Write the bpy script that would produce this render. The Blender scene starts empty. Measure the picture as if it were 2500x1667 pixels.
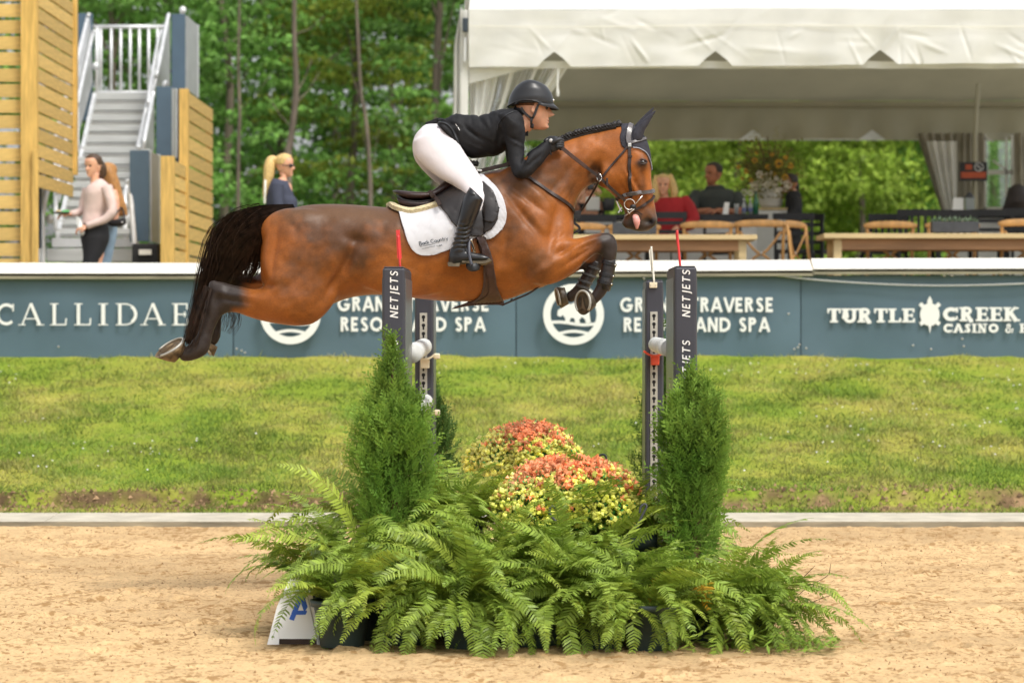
import bpy, math, random
import numpy as np
from mathutils import Vector, Matrix
from mathutils.bvhtree import BVHTree

# ---------------------------------------------------------------- camera, light, exposure
F = 7240.0                      # focal length in units of a 2500-wide picture
EYE = 1.45
sc = bpy.context.scene
cam_d = bpy.data.cameras.new('camera'); cam = bpy.data.objects.new('camera', cam_d)
sc.collection.objects.link(cam); sc.camera = cam
cam.location = (0, 0, EYE); cam.rotation_euler = (math.radians(90), 0, 0)
cam_d.sensor_width = 36; cam_d.lens = F/2500*36
cam_d.shift_x = -43/2500; cam_d.shift_y = -20.5/2500
cam_d.clip_start = 0.5; cam_d.clip_end = 3000
cam_d.dof.use_dof = True; cam_d.dof.focus_distance = 15.9; cam_d.dof.aperture_fstop = 3.5

SUN_EL, SUN_AZ = math.radians(58), math.radians(142)   # azimuth clockwise from +Y: high, from behind the camera and to its right
world = bpy.data.worlds.new('World'); sc.world = world; world.use_nodes = True
nt = world.node_tree
for n in list(nt.nodes): nt.nodes.remove(n)
wo = nt.nodes.new('ShaderNodeOutputWorld'); bg = nt.nodes.new('ShaderNodeBackground')
sky = nt.nodes.new('ShaderNodeTexSky'); sky.sky_type = 'NISHITA'; sky.sun_disc = False
sky.sun_elevation = SUN_EL; sky.sun_rotation = SUN_AZ
sky.dust_density = 4.0; sky.air_density = 1.0
hs = nt.nodes.new('ShaderNodeHueSaturation'); hs.inputs['Saturation'].default_value = 0.22
hs.inputs['Value'].default_value = 1.0
nt.links.new(sky.outputs[0], hs.inputs['Color']); nt.links.new(hs.outputs[0], bg.inputs[0])
bg.inputs[1].default_value = 0.15
nt.links.new(bg.outputs[0], wo.inputs[0])
sun_d = bpy.data.lights.new('sun', 'SUN'); sun_d.energy = 1.1; sun_d.angle = math.radians(12)
sun_d.color = (1.0, 0.95, 0.86)
sun = bpy.data.objects.new('sun', sun_d); sc.collection.objects.link(sun)
sd = Vector((math.sin(SUN_AZ)*math.cos(SUN_EL), math.cos(SUN_AZ)*math.cos(SUN_EL), math.sin(SUN_EL)))
sun.rotation_euler = sd.to_track_quat('Z', 'Y').to_euler(); sun.location = (0, 0, 30)
sc.view_settings.view_transform = 'Standard'; sc.view_settings.look = 'None'
sc.view_settings.gamma = 1.0; sc.view_settings.use_curve_mapping = False
sc.view_settings.exposure = 0.60
sc.cycles.use_denoising = True
sc.cycles.max_bounces = 8; sc.cycles.transparent_max_bounces = 12

# ---------------------------------------------------------------- helpers
rng = np.random.default_rng(7); random.seed(7)
ORG = {}
def P(px, py, d):
    """point at distance d from the camera plane, px/py measured in the 2500x1667 frame"""
    return np.array([(px-1293)*d/F, d, EYE+(813-py)*d/F])
def px2m(n, d): return n*d/F
def tag(o, label=None, cat=None, group=None, kind=None):
    if label: o['label'] = label
    if cat: o['category'] = cat
    if group: o['group'] = group
    if kind: o['kind'] = kind
    return o
def thing(name, loc, label, cat, group=None):
    o = bpy.data.objects.new(name, None); sc.collection.objects.link(o)
    o.location = loc; o.empty_display_size = 0.1; ORG[o.name] = np.array(loc, float)
    return tag(o, label, cat, group)
def org(o): return ORG.get(o.name, np.zeros(3)) if o is not None else np.zeros(3)
def copy_tree(o, parent=None):
    c = o.copy(); sc.collection.objects.link(c); c.parent = parent
    for ch in [x for x in bpy.data.objects if x.parent == o and x != c]: copy_tree(ch, c)
    return c
def unit(v):
    v = np.asarray(v, float); n = np.linalg.norm(v); return v/n if n > 1e-12 else v
def crom(pts, n):
    """Catmull-Rom resample of a list of k-dim rows"""
    p = np.asarray(pts, float); m = len(p)
    if m == 2: return p[0]+(p[1]-p[0])*np.linspace(0, 1, n)[:, None]
    q = np.vstack([2*p[0]-p[1], p, 2*p[-1]-p[-2]])
    t = np.linspace(0, m-1-1e-9, n); i = t.astype(int); u = (t-i)[:, None]
    a, b, c, d = q[i], q[i+1], q[i+2], q[i+3]
    return 0.5*((2*b)+(-a+c)*u+(2*a-5*b+4*c-d)*u**2+(-a+3*b-3*c+d)*u**3)
class MB:
    def __init__(s): s.v = []; s.f = []; s.n = 0; s.fa = []
    def add(s, v, f, val=None):
        v = np.asarray(v, float); s.v.append(v)
        s.f += [tuple(int(i)+s.n for i in q) for q in f]
        if val is not None: s.fa += [float(val)]*len(f) if np.isscalar(val) else [float(x) for x in val]
        s.n += len(v); return s
    def box(s, c, d, R=None, taper=1.0):
        c = np.asarray(c, float); h = np.asarray(d, float)/2
        b = np.array([[x, y, z] for z in (-1, 1) for y in (-1, 1) for x in (-1, 1)], float)*h
        b[4:, :2] *= taper
        if R is not None: b = b @ np.array(R).T
        return s.add(b+c, [(0,2,3,1),(4,5,7,6),(0,1,5,4),(2,6,7,3),(0,4,6,2),(1,3,7,5)])
    def beam(s, a, b, w, t, up=(0,0,1)):
        """rectangular bar a->b; w across 'side', t along 'up'"""
        a = np.asarray(a, float); b = np.asarray(b, float); z = unit(b-a); x = np.cross(z, up)
        if np.linalg.norm(x) < 1e-5: x = np.cross(z, (0, 1, 0))
        x = unit(x); y = np.cross(x, z)
        q = []
        for p in (a, b):
            for sx, sy in ((-1,-1),(1,-1),(1,1),(-1,1)): q.append(p+x*sx*w/2+y*sy*t/2)
        return s.add(q, [(0,1,2,3),(7,6,5,4),(0,4,5,1),(1,5,6,2),(2,6,7,3),(3,7,4,0)])
    def tube(s, pts, r, n=8, cap=True, flat=1.0, up=(0,1,0)):
        p = np.asarray(pts, float); m = len(p); r = np.broadcast_to(np.asarray(r, float), (m,))
        tg = np.gradient(p, axis=0); vs = []
        x = None
        for i in range(m):
            z = unit(tg[i])
            if x is None:
                x = np.cross(z, up); x = np.cross(z, (1,0,0.3)) if np.linalg.norm(x) < 1e-3 else x
            x = unit(x-z*np.dot(x, z)); y = np.cross(z, x)
            a = np.linspace(0, 2*math.pi, n, endpoint=False)
            vs.append(p[i]+r[i]*(np.cos(a)[:, None]*x+flat*np.sin(a)[:, None]*y))
        f = [(i*n+j, i*n+(j+1) % n, (i+1)*n+(j+1) % n, (i+1)*n+j) for i in range(m-1) for j in range(n)]
        if cap: f += [tuple(range(n))[::-1], tuple((m-1)*n+j for j in range(n))]
        return s.add(np.vstack(vs), f)
    def rings(s, R, cap=True):
        n = len(R[0]); m = len(R)
        f = [(i*n+j, i*n+(j+1) % n, (i+1)*n+(j+1) % n, (i+1)*n+j) for i in range(m-1) for j in range(n)]
        if cap: f += [tuple(range(n))[::-1], tuple((m-1)*n+j for j in range(n))]
        return s.add(np.vstack(R), f)
    def lathe(s, c, prof, n=20, axis='z', cap=True, squash=1.0):
        R = []
        a = np.linspace(0, 2*math.pi, n, endpoint=False)
        for r, z in prof:
            q = np.stack([r*np.cos(a), r*squash*np.sin(a), np.full(n, z)], 1)
            if axis == 'y': q = q[:, [0, 2, 1]]
            if axis == 'x': q = q[:, [2, 1, 0]]
            R.append(q+np.asarray(c, float))
        return s.rings(R, cap)
    def ball(s, c, r, n=12, m=8):
        r = np.broadcast_to(np.asarray(r, float), (3,)); R = []
        for k in range(m+1):
            t = math.pi*min(max(k/m, .02), .98); a = np.linspace(0, 2*math.pi, n, endpoint=False)
            R.append(np.stack([r[0]*math.sin(t)*np.cos(a), r[1]*math.sin(t)*np.sin(a), np.full(n, -r[2]*math.cos(t))], 1)+np.asarray(c, float))
        return s.rings(R)
    def prism(s, poly, n, t):
        """polygon (k,3) pushed by vector n*t, thin plate with sides"""
        poly = np.asarray(poly, float); k = len(poly); n = np.asarray(n, float)*t
        v = np.vstack([poly, poly+n])
        f = [tuple(range(k)), tuple(range(2*k-1, k-1, -1))]+[(i, i+k, (i+1) % k+k, (i+1) % k) for i in range(k)]
        return s.add(v, f)
    def ribbon(s, pts, nor, w, t):
        """strap: path with normals, width w, thickness t"""
        p = np.asarray(pts, float); nr = np.asarray(nor, float); m = len(p); tg = np.gradient(p, axis=0)
        w = np.broadcast_to(np.asarray(w, float), (m,)); R = []
        for i in range(m):
            z = unit(tg[i]); x = unit(np.cross(z, nr[i])); y = unit(np.cross(x, z))
            R.append(np.array([p[i]-x*w[i]/2, p[i]-x*w[i]/2*.85+y*t, p[i]+x*w[i]/2*.85+y*t, p[i]+x*w[i]/2]))
        return s.rings(R)
    def mesh(s, name, smooth=False, origin=None):
        me = bpy.data.meshes.new(name); v = np.vstack(s.v)
        if origin is not None: v = v-origin
        me.from_pydata(v.tolist(), [], s.f); me.validate(verbose=False)
        if s.fa and len(s.fa) == len(me.polygons):
            at = me.attributes.new('v', 'FLOAT', 'FACE'); at.data.foreach_set('value', np.array(s.fa, np.float32))
        if smooth: me.polygons.foreach_set('use_smooth', np.ones(len(me.polygons), bool))
        me.update(); return me
    def build(s, name, m, parent=None, smooth=False, bevel=0, label=None, cat=None, group=None, kind=None, fixn=True):
        o0 = org(parent); me = s.mesh(name, smooth, o0)
        return link(name, me, m, parent, bevel, label, cat, group, kind)
def link(name, me, m, parent=None, bevel=0, label=None, cat=None, group=None, kind=None):
    o = bpy.data.objects.new(name, me); sc.collection.objects.link(o)
    if m is not None and not me.materials: me.materials.append(m)
    if parent is not None: o.parent = parent
    ORG[o.name] = org(parent)
    if bevel:
        b = o.modifiers.new('bevel', 'BEVEL'); b.width = bevel; b.segments = 2; b.limit_method = 'ANGLE'
    return tag(o, label, cat, group, kind)
def organic(name, mb, m, parent, voxel=.012, smooth=6, factor=.5, post=None, label=None, cat=None):
    """fuse overlapping closed lofts into one continuous skin"""
    me = mb.mesh(name+'_raw', True)
    o = bpy.data.objects.new(name, me); sc.collection.objects.link(o)
    r = o.modifiers.new('r', 'REMESH'); r.mode = 'VOXEL'; r.voxel_size = voxel; r.use_smooth_shade = True
    if smooth:
        sm = o.modifiers.new('s', 'SMOOTH'); sm.iterations = smooth; sm.factor = factor
    dg = bpy.context.evaluated_depsgraph_get(); dg.update()
    ev = o.evaluated_get(dg); new = bpy.data.meshes.new_from_object(ev)
    o.modifiers.clear(); o.data = new; bpy.data.meshes.remove(me); new.name = name
    n = len(new.vertices); co = np.empty(n*3); new.vertices.foreach_get('co', co); co = co.reshape(-1, 3)
    if post: co = post(new, co)
    co2 = co-org(parent); new.vertices.foreach_set('co', co2.ravel())
    new.polygons.foreach_set('use_smooth', np.ones(len(new.polygons), bool)); new.update()
    new.materials.clear(); new.materials.append(m)
    if parent is not None: o.parent = parent
    ORG[o.name] = org(parent)
    tag(o, label, cat); return o, co
def normals_of(me, co):
    nn = np.empty(len(me.vertices)*3); me.vertices.foreach_get('normal', nn); return nn.reshape(-1, 3)
def set_col(me, rgb, name='Col'):
    a = me.color_attributes.new(name, 'FLOAT_COLOR', 'POINT')
    q = np.ones((len(rgb), 4), np.float32); q[:, :3] = rgb; a.data.foreach_set('color', q.ravel())
# tileable-enough value noise
_lat = np.random.default_rng(3).random((64, 64, 64)).astype(np.float32)
def vnoise(x, y, z=0.0):
    x, y, z = np.broadcast_arrays(np.asarray(x, float), np.asarray(y, float), np.asarray(z, float))
    i = np.floor(x).astype(int); j = np.floor(y).astype(int); k = np.floor(z).astype(int)
    u, v, w = x-i, y-j, z-k
    u = u*u*(3-2*u); v = v*v*(3-2*v); w = w*w*(3-2*w)
    g = lambda a, b, c: _lat[(i+a) % 64, (j+b) % 64, (k+c) % 64]
    r = 0
    for a in (0, 1):
        for b in (0, 1):
            for c in (0, 1):
                r = r+g(a, b, c)*(u if a else 1-u)*(v if b else 1-v)*(w if c else 1-w)
    return r
def fbm(x, y, z=0.0, o=4):
    r, a, s = 0, .5, 1.0
    for _ in range(o): r = r+a*(vnoise(x*s+7.3*_, y*s+3.1*_, z*s)-.5); a *= .5; s *= 2.03
    return r

# ---------------------------------------------------------------- materials
def pmat(name, col, rough=.6, var=.12, scale=12, bump=0.0, bscale=60, metal=0, spec=.5, stretch=(1,1,1), tint=None,
         coat=0, sheen=0, sss=0, detail=4, attr=None, attr_lo=.75, attr_hi=1.25, transl=0, alpha=1, trans=0):
    m = bpy.data.materials.new(name); m.use_nodes = True; t = m.node_tree; b = t.nodes['Principled BSDF']
    tc = t.nodes.new('ShaderNodeTexCoord'); mp = t.nodes.new('ShaderNodeMapping'); mp.inputs['Scale'].default_value = stretch
    t.links.new(tc.outputs['Object'], mp.inputs[0])
    nz = t.nodes.new('ShaderNodeTexNoise'); nz.inputs['Scale'].default_value = scale; nz.inputs['Detail'].default_value = detail
    t.links.new(mp.outputs[0], nz.inputs['Vector'])
    cr = t.nodes.new('ShaderNodeValToRGB'); c = np.array(col, float)
    lo = np.clip(c*(1-var*2), 0, 1); hi = np.clip(c*(1+var*2), 0, 1) if tint is None else np.array(tint, float)
    cr.color_ramp.elements[0].position = .3; cr.color_ramp.elements[1].position = .72
    cr.color_ramp.elements[0].color = (*lo, 1); cr.color_ramp.elements[1].color = (*hi, 1)
    t.links.new(nz.outputs['Fac'], cr.inputs[0]); out = cr.outputs[0]
    if attr:
        at = t.nodes.new('ShaderNodeAttribute'); at.attribute_name = attr
        mr = t.nodes.new('ShaderNodeMapRange'); mr.inputs[3].default_value = attr_lo; mr.inputs[4].default_value = attr_hi
        t.links.new(at.outputs['Fac'], mr.inputs[0])
        mx = t.nodes.new('ShaderNodeVectorMath'); mx.operation = 'SCALE'
        t.links.new(out, mx.inputs[0]); t.links.new(mr.outputs[0], mx.inputs['Scale']); out = mx.outputs[0]
    t.links.new(out, b.inputs['Base Color'])
    b.inputs['Roughness'].default_value = rough; b.inputs['Metallic'].default_value = metal
    b.inputs['Specular IOR Level'].default_value = spec
    if coat: b.inputs['Coat Weight'].default_value = coat; b.inputs['Coat Roughness'].default_value = .15
    if sheen: b.inputs['Sheen Weight'].default_value = sheen
    if sss: b.inputs['Subsurface Weight'].default_value = sss; b.inputs['Subsurface Scale'].default_value = .01
    if trans: b.inputs['Transmission Weight'].default_value = trans
    if alpha < 1: b.inputs['Alpha'].default_value = alpha
    if bump:
        n2 = t.nodes.new('ShaderNodeTexNoise'); n2.inputs['Scale'].default_value = bscale; n2.inputs['Detail'].default_value = 5
        t.links.new(mp.outputs[0], n2.inputs['Vector'])
        bp = t.nodes.new('ShaderNodeBump'); bp.inputs['Strength'].default_value = bump; bp.inputs['Distance'].default_value = .01
        t.links.new(n2.outputs['Fac'], bp.inputs['Height']); t.links.new(bp.outputs[0], b.inputs['Normal'])
    if transl:
        tr = t.nodes.new('ShaderNodeBsdfTranslucent'); t.links.new(out, tr.inputs['Color'])
        ms = t.nodes.new('ShaderNodeMixShader'); ms.inputs[0].default_value = transl
        t.links.new(b.outputs[0], ms.inputs[1]); t.links.new(tr.outputs[0], ms.inputs[2])
        t.links.new(ms.outputs[0], t.nodes['Material Output'].inputs['Surface'])
    return m
def vmat(name, rough=.5, spec=.5, nscale=30, namt=.15, bump=.1, bscale=80, stretch=(1,1,1), sheen=0, transl=0):
    """material coloured by the mesh's 'Col' attribute with fine noise"""
    m = bpy.data.materials.new(name); m.use_nodes = True; t = m.node_tree; b = t.nodes['Principled BSDF']
    at = t.nodes.new('ShaderNodeAttribute'); at.attribute_name = 'Col'
    tc = t.nodes.new('ShaderNodeTexCoord'); mp = t.nodes.new('ShaderNodeMapping'); mp.inputs['Scale'].default_value = stretch
    t.links.new(tc.outputs['Object'], mp.inputs[0])
    nz = t.nodes.new('ShaderNodeTexNoise'); nz.inputs['Scale'].default_value = nscale; nz.inputs['Detail'].default_value = 5
    t.links.new(mp.outputs[0], nz.inputs['Vector'])
    mr = t.nodes.new('ShaderNodeMapRange'); mr.inputs[1].default_value = .3; mr.inputs[2].default_value = .7
    mr.inputs[3].default_value = 1-namt; mr.inputs[4].default_value = 1+namt
    t.links.new(nz.outputs['Fac'], mr.inputs[0])
    mx = t.nodes.new('ShaderNodeVectorMath'); mx.operation = 'SCALE'
    t.links.new(at.outputs['Color'], mx.inputs[0]); t.links.new(mr.outputs[0], mx.inputs['Scale'])
    t.links.new(mx.outputs[0], b.inputs['Base Color'])
    b.inputs['Roughness'].default_value = rough; b.inputs['Specular IOR Level'].default_value = spec
    if sheen: b.inputs['Sheen Weight'].default_value = sheen
    n2 = t.nodes.new('ShaderNodeTexNoise'); n2.inputs['Scale'].default_value = bscale; n2.inputs['Detail'].default_value = 4
    t.links.new(mp.outputs[0], n2.inputs['Vector'])
    bp = t.nodes.new('ShaderNodeBump'); bp.inputs['Strength'].default_value = bump; bp.inputs['Distance'].default_value = .01
    t.links.new(n2.outputs['Fac'], bp.inputs['Height']); t.links.new(bp.outputs[0], b.inputs['Normal'])
    if transl:
        tr = t.nodes.new('ShaderNodeBsdfTranslucent'); t.links.new(mx.outputs[0], tr.inputs['Color'])
        ms = t.nodes.new('ShaderNodeMixShader'); ms.inputs[0].default_value = transl
        t.links.new(b.outputs[0], ms.inputs[1]); t.links.new(tr.outputs[0], ms.inputs[2])
        t.links.new(ms.outputs[0], t.nodes['Material Output'].inputs['Surface'])
    return m
MT = {}
MT['sand'] = vmat('sand', rough=.95, spec=.1, nscale=70, namt=.14, bump=.5, bscale=160)
def speckle(m, layers):
    """damp crumbs of footing: small brown flecks laid over the sand colour"""
    t = m.node_tree; b = t.nodes['Principled BSDF']; src = b.inputs['Base Color'].links[0].from_socket
    tc = t.nodes.new('ShaderNodeTexCoord')
    for sc_, lo, hi, amt, col, st in layers:
        mp = t.nodes.new('ShaderNodeMapping'); mp.inputs['Scale'].default_value = st; t.links.new(tc.outputs['Object'], mp.inputs[0])
        n = t.nodes.new('ShaderNodeTexNoise'); n.inputs['Scale'].default_value = sc_; n.inputs['Detail'].default_value = 3; t.links.new(mp.outputs[0], n.inputs['Vector'])
        n2 = t.nodes.new('ShaderNodeTexNoise'); n2.inputs['Scale'].default_value = 2.2; n2.inputs['Detail'].default_value = 3; t.links.new(tc.outputs['Object'], n2.inputs['Vector'])
        ad = t.nodes.new('ShaderNodeMath'); ad.operation = 'MULTIPLY_ADD'; ad.inputs[1].default_value = .35; t.links.new(n2.outputs['Fac'], ad.inputs[0]); t.links.new(n.outputs['Fac'], ad.inputs[2])
        r = t.nodes.new('ShaderNodeMapRange'); r.inputs[1].default_value = lo+.175; r.inputs[2].default_value = hi+.175; r.inputs[4].default_value = amt; t.links.new(ad.outputs[0], r.inputs[0])
        mx = t.nodes.new('ShaderNodeMix'); mx.data_type = 'RGBA'; t.links.new(r.outputs[0], mx.inputs[0]); t.links.new(src, mx.inputs[6]); mx.inputs[7].default_value = (*col, 1); src = mx.outputs[2]
    t.links.new(src, b.inputs['Base Color'])
speckle(MT['sand'], [(17, .56, .64, .80, (.30, .17, .065), (1, .8, 1)), (42, .55, .65, .70, (.34, .20, .085), (1, .7, 1)), (7, .60, .72, .45, (.36, .235, .11), (1, .8, 1))])
MT['earth'] = vmat('earth', rough=.95, spec=.1, nscale=25, namt=.2, bump=.4, bscale=60)
MT['grass'] = vmat('grass_blades', rough=.8, spec=.08, nscale=8, namt=.15, bump=0, transl=.3)
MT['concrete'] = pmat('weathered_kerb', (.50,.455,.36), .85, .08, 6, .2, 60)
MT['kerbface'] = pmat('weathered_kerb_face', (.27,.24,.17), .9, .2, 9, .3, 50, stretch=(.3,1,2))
MT['capwhite'] = pmat('white_painted_board', (.80,.78,.70), .6, .04, 5, .1, 40, stretch=(.3,1,1))
MT['capwood'] = pmat('weathered_board_edge', (.27,.245,.175), .85, .16, 14, .2, 60, stretch=(.2,1,3))
MT['banner'] = pmat('slate_blue_banner', (.092,.149,.188), .45, .06, 1.2, .05, 8, spec=.4)
MT['white'] = pmat('white_print', (.82,.82,.80), .6, .01, 5)
MT['pine'] = pmat('treated_pine', (.72,.49,.155), .7, .08, 5, .2, 30, stretch=(1,1,7), attr='v', attr_lo=.8, attr_hi=1.18)
MT['pinepost'] = pmat('treated_pine_post', (.64,.41,.11), .7, .12, 7, .2, 30, stretch=(5,5,.5))
MT['blue'] = pmat('slate_blue_panel', (.075,.125,.175), .5, .05, 3)
MT['navy'] = pmat('dark_navy_panel', (.03,.045,.06), .5, .05, 3)
MT['alu'] = pmat('aluminium', (.74,.75,.75), .34, .06, 6, .05, 30, metal=.3)
MT['alud'] = pmat('aluminium_panel', (.46,.47,.47), .45, .05, 4, metal=.3)
MT['tread'] = pmat('ribbed_aluminium_tread', (.56,.57,.55), .5, .06, 8, .2, 90, metal=.3, stretch=(.2,3,3))
MT['steeld'] = pmat('grey_riser', (.50,.50,.49), .55, .05, 5, metal=.2)
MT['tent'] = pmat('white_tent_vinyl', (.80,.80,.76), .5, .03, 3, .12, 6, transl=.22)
MT['tentin'] = pmat('shaded_tent_vinyl', (.42,.40,.29), .6, .04, 1.5, .15, 3, transl=.12)  # darker copy of the tent vinyl, shade under the roof put into its colour
MT['clear'] = pmat('clear_vinyl', (.75,.78,.78), .12, .1, 3, .6, 9, trans=.85, alpha=.45)
MT['curtain'] = pmat('gathered_curtain', (.42,.39,.32), .7, .2, 6, .2, 12, transl=.2, stretch=(5,5,.6))
MT['chairwood'] = pmat('honey_oak', (.62,.34,.12), .5, .12, 14, .08, 60, stretch=(1,1,.4))
MT['tabletop'] = pmat('oiled_tabletop', (.62,.47,.24), .55, .1, 6, .08, 40, stretch=(.25,2,2))
MT['apron'] = pmat('table_apron', (.36,.19,.085), .6, .18, 4, .08, 40, stretch=(.3,2,2))
MT['black'] = pmat('black_stained_wood', (.012,.013,.015), .5, .1, 10)
MT['blackfab'] = pmat('black_fabric', (.015,.015,.016), .8, .2, 10, .2, 50)
MT['leather'] = pmat('black_leather', (.012,.012,.013), .38, .2, 14, .25, 70, spec=.5)
MT['saddle'] = pmat('dark_brown_leather', (.032,.013,.010), .38, .25, 10, .15, 90, spec=.5)
MT['saddleflap'] = pmat('worn_black_leather', (.020,.016,.015), .38, .25, 10, .06, 60, spec=.5)
MT['strap'] = pmat('brown_strap_leather', (.028,.014,.010), .45, .2, 20, .1, 90)
MT['girth'] = pmat('brown_girth_leather', (.060,.028,.019), .5, .2, 14, .15, 80)
MT['chrome'] = pmat('polished_steel', (.75,.73,.68), .18, .03, 10, metal=1)
MT['gapshade'] = pmat('dark_hole', (.006,.006,.007), .8, .1, 10)  # near-black standing for the shade inside keyholes and along the closed mouth
MT['skin'] = pmat('skin', (.72,.38,.24), .5, .08, 18, .05, 90, sss=.15)
MT['skind'] = pmat('tanned_skin', (.38,.15,.075), .5, .1, 18, sss=.12)
MT['lip'] = pmat('lip', (.42,.11,.08), .5, .05, 10)
MT['eye'] = pmat('eye_dark', (.015,.008,.006), .08, .1, 10, spec=.8)
MT['post'] = pmat('slate_plastic_post', (.040,.042,.055), .42, .06, 5, .05, 50)
MT['postside'] = pmat('grey_plastic_side', (.12,.12,.125), .3, .1, 5, .05, 50)
MT['track'] = pmat('metal_track', (.42,.41,.36), .5, .08, 10, metal=.3)
MT['pole'] = pmat('white_pole', (.62,.63,.60), .5, .12, 9, .1, 40)
MT['cup'] = pmat('cream_plastic', (.70,.62,.45), .5, .05, 9)
MT['redcup'] = pmat('red_plastic', (.62,.075,.035), .45, .06, 9)
MT['redflag'] = pmat('red_flag', (.68,.045,.045), .5, .08, 9)
MT['whiteflag'] = pmat('white_flag', (.72,.70,.60), .5, .05, 9)
MT['potgreen'] = pmat('dark_green_plastic_pot', (.035,.058,.056), .5, .12, 6, .08, 30)
MT['potblack'] = pmat('black_plastic_pot', (.02,.018,.018), .5, .1, 6)
MT['soil'] = pmat('potting_soil', (.03,.02,.012), .95, .3, 40, .5, 60)
MT['stem'] = pmat('brown_stem', (.10,.065,.02), .7, .15, 40)
MT['bark'] = pmat('grey_bark', (.17,.135,.10), .9, .22, 3, .4, 10, stretch=(3,3,.5))
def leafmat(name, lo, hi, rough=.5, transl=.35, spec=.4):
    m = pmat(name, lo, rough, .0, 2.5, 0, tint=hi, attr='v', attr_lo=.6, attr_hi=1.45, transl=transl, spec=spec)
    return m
MT['fern'] = leafmat('fern_leaf', (.155,.27,.036), (.36,.46,.070), .42, .34, .35)
MT['fernlight'] = leafmat('young_fern_leaf', (.27,.38,.045), (.40,.47,.075), .42, .3)
MT['fernold'] = leafmat('yellowing_leaf', (.55,.36,.03), (.62,.30,.02), .5, .2)
MT['thuja'] = leafmat('cedar_sprays', (.11,.225,.035), (.27,.41,.07), .6, .34, .15)
MT['thujad'] = leafmat('dark_cedar_sprays', (.045,.11,.02), (.09,.17,.025), .6, .2)
MT['leafa'] = leafmat('maple_leaves', (.15,.33,.070), (.27,.46,.105), .5, .42, .2)
MT['leafb'] = leafmat('yellow_green_leaves', (.23,.36,.045), (.37,.48,.075), .5, .45, .2)
MT['leafc'] = leafmat('dark_leaves', (.09,.20,.04), (.16,.29,.055), .5, .35, .2)
MT['leafd'] = leafmat('bronze_tinged_leaves', (.21,.31,.045), (.36,.37,.06), .5, .42, .2)
# ================================================================ the setting
def grid_mesh(name, xs, ys, zf, colf, m, kind='structure', label=None, cat=None):
    X, Y = np.meshgrid(xs, ys); Z = zf(X, Y); n, k = X.shape
    v = np.stack([X, Y, Z], -1).reshape(-1, 3)
    idx = np.arange(n*k).reshape(n, k)
    f = np.stack([idx[:-1, :-1], idx[:-1, 1:], idx[1:, 1:], idx[1:, :-1]], -1).reshape(-1, 4)
    me = bpy.data.meshes.new(name); me.vertices.add(len(v)); me.vertices.foreach_set('co', v.ravel())
    me.loops.add(f.size); me.loops.foreach_set('vertex_index', f.ravel())
    me.polygons.add(len(f)); me.polygons.foreach_set('loop_start', np.arange(0, f.size, 4)); me.polygons.foreach_set('loop_total', np.full(len(f), 4))
    me.polygons.foreach_set('use_smooth', np.ones(len(f), bool)); me.update(); me.validate()
    set_col(me, colf(v[:, 0], v[:, 1], v[:, 2])); me.materials.append(m)
    o = bpy.data.objects.new(name, me); sc.collection.objects.link(o)
    return tag(o, label, cat, None, kind)

def soup(name, V, nv, m, parent=None, col=None, val=None, kind=None, label=None, cat=None, smooth=False):
    """V: (n, nv, 3) array of separate polygons"""
    V = np.asarray(V, float)-org(parent); n = len(V)
    me = bpy.data.meshes.new(name); me.vertices.add(n*nv); me.vertices.foreach_set('co', V.reshape(-1))
    me.loops.add(n*nv); me.loops.foreach_set('vertex_index', np.arange(n*nv))
    me.polygons.add(n); me.polygons.foreach_set('loop_start', np.arange(0, n*nv, nv)); me.polygons.foreach_set('loop_total', np.full(n, nv))
    me.update()
    if col is not None: set_col(me, np.repeat(col, nv, 0))
    if val is not None:
        at = me.attributes.new('v', 'FLOAT', 'FACE'); at.data.foreach_set('value', np.asarray(val, np.float32))
    return link(name, me, m, parent, label=label, cat=cat, kind=kind)

# --- sand arena
HOOF = [(rng.uniform(-3.8, 3.8), rng.uniform(12.2, 20.8), rng.uniform(.055, .085), rng.uniform(.012, .034)) for _ in range(210)]
def sand_z(X, Y):
    z = .030*fbm(X*1.6, Y*1.3, 0, 3)+.022*fbm(X*6, Y*5, 4, 3)
    c = np.clip(fbm(X*17, Y*14, 9, 3)+.02, 0, 1); z = z+.055*c*np.clip(.6+1.5*fbm(X*1.1, Y*.9, 2, 2), .1, 1.3)
    z = z+.010*fbm(X*40, Y*40, 5, 2)
    if z.ndim == 2:
        for hx, hy, hr, hd in HOOF:
            i0, i1 = np.searchsorted(X[0], (hx-.35, hx+.35)); j0, j1 = np.searchsorted(Y[:, 0], (hy-.35, hy+.35))
            r = np.hypot(X[j0:j1, i0:i1]-hx, (Y[j0:j1, i0:i1]-hy)*.8)/hr; z[j0:j1, i0:i1] += hd*(-np.exp(-(r/.8)**4)+.55*np.exp(-((r-1.15)/.25)**2))
    e = np.clip((Y-20.6)/.7, 0, 1); return z*(1-.4*e)+.052*e
def sand_c(x, y, z):
    n = fbm(x*1.3, y*1.1, 11, 3)[:, None]; n2 = fbm(x*9, y*7, 21, 3)[:, None]; w = fbm(x*.45, y*1.0, 31, 3)[:, None]
    c = np.array([.625, .43, .225])*(1+.20*n+.35*n2)
    damp = np.clip(w*3.2-.15, 0, .6)
    c = c*(1-damp*.30)
    k = np.clip(fbm(x*23, y*17, 41, 2)*4-1.1, 0, 1)[:, None]
    return np.clip(c*(1-.38*k), 0, 1)
sand = grid_mesh('sand_arena', np.arange(-4.05, 4.05, .0155), np.arange(11.6, 21.5, .019), sand_z, sand_c, MT['sand'])
xs = np.linspace(-60, 60, 60); ys = np.concatenate([np.linspace(-20, 11.6, 20), [11.7]])
grid_mesh('sand_ground_near', xs, ys, lambda X, Y: 0*X-.02, lambda x, y, z: np.tile([.56, .38, .205], (len(x), 1)), MT['sand'])
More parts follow.
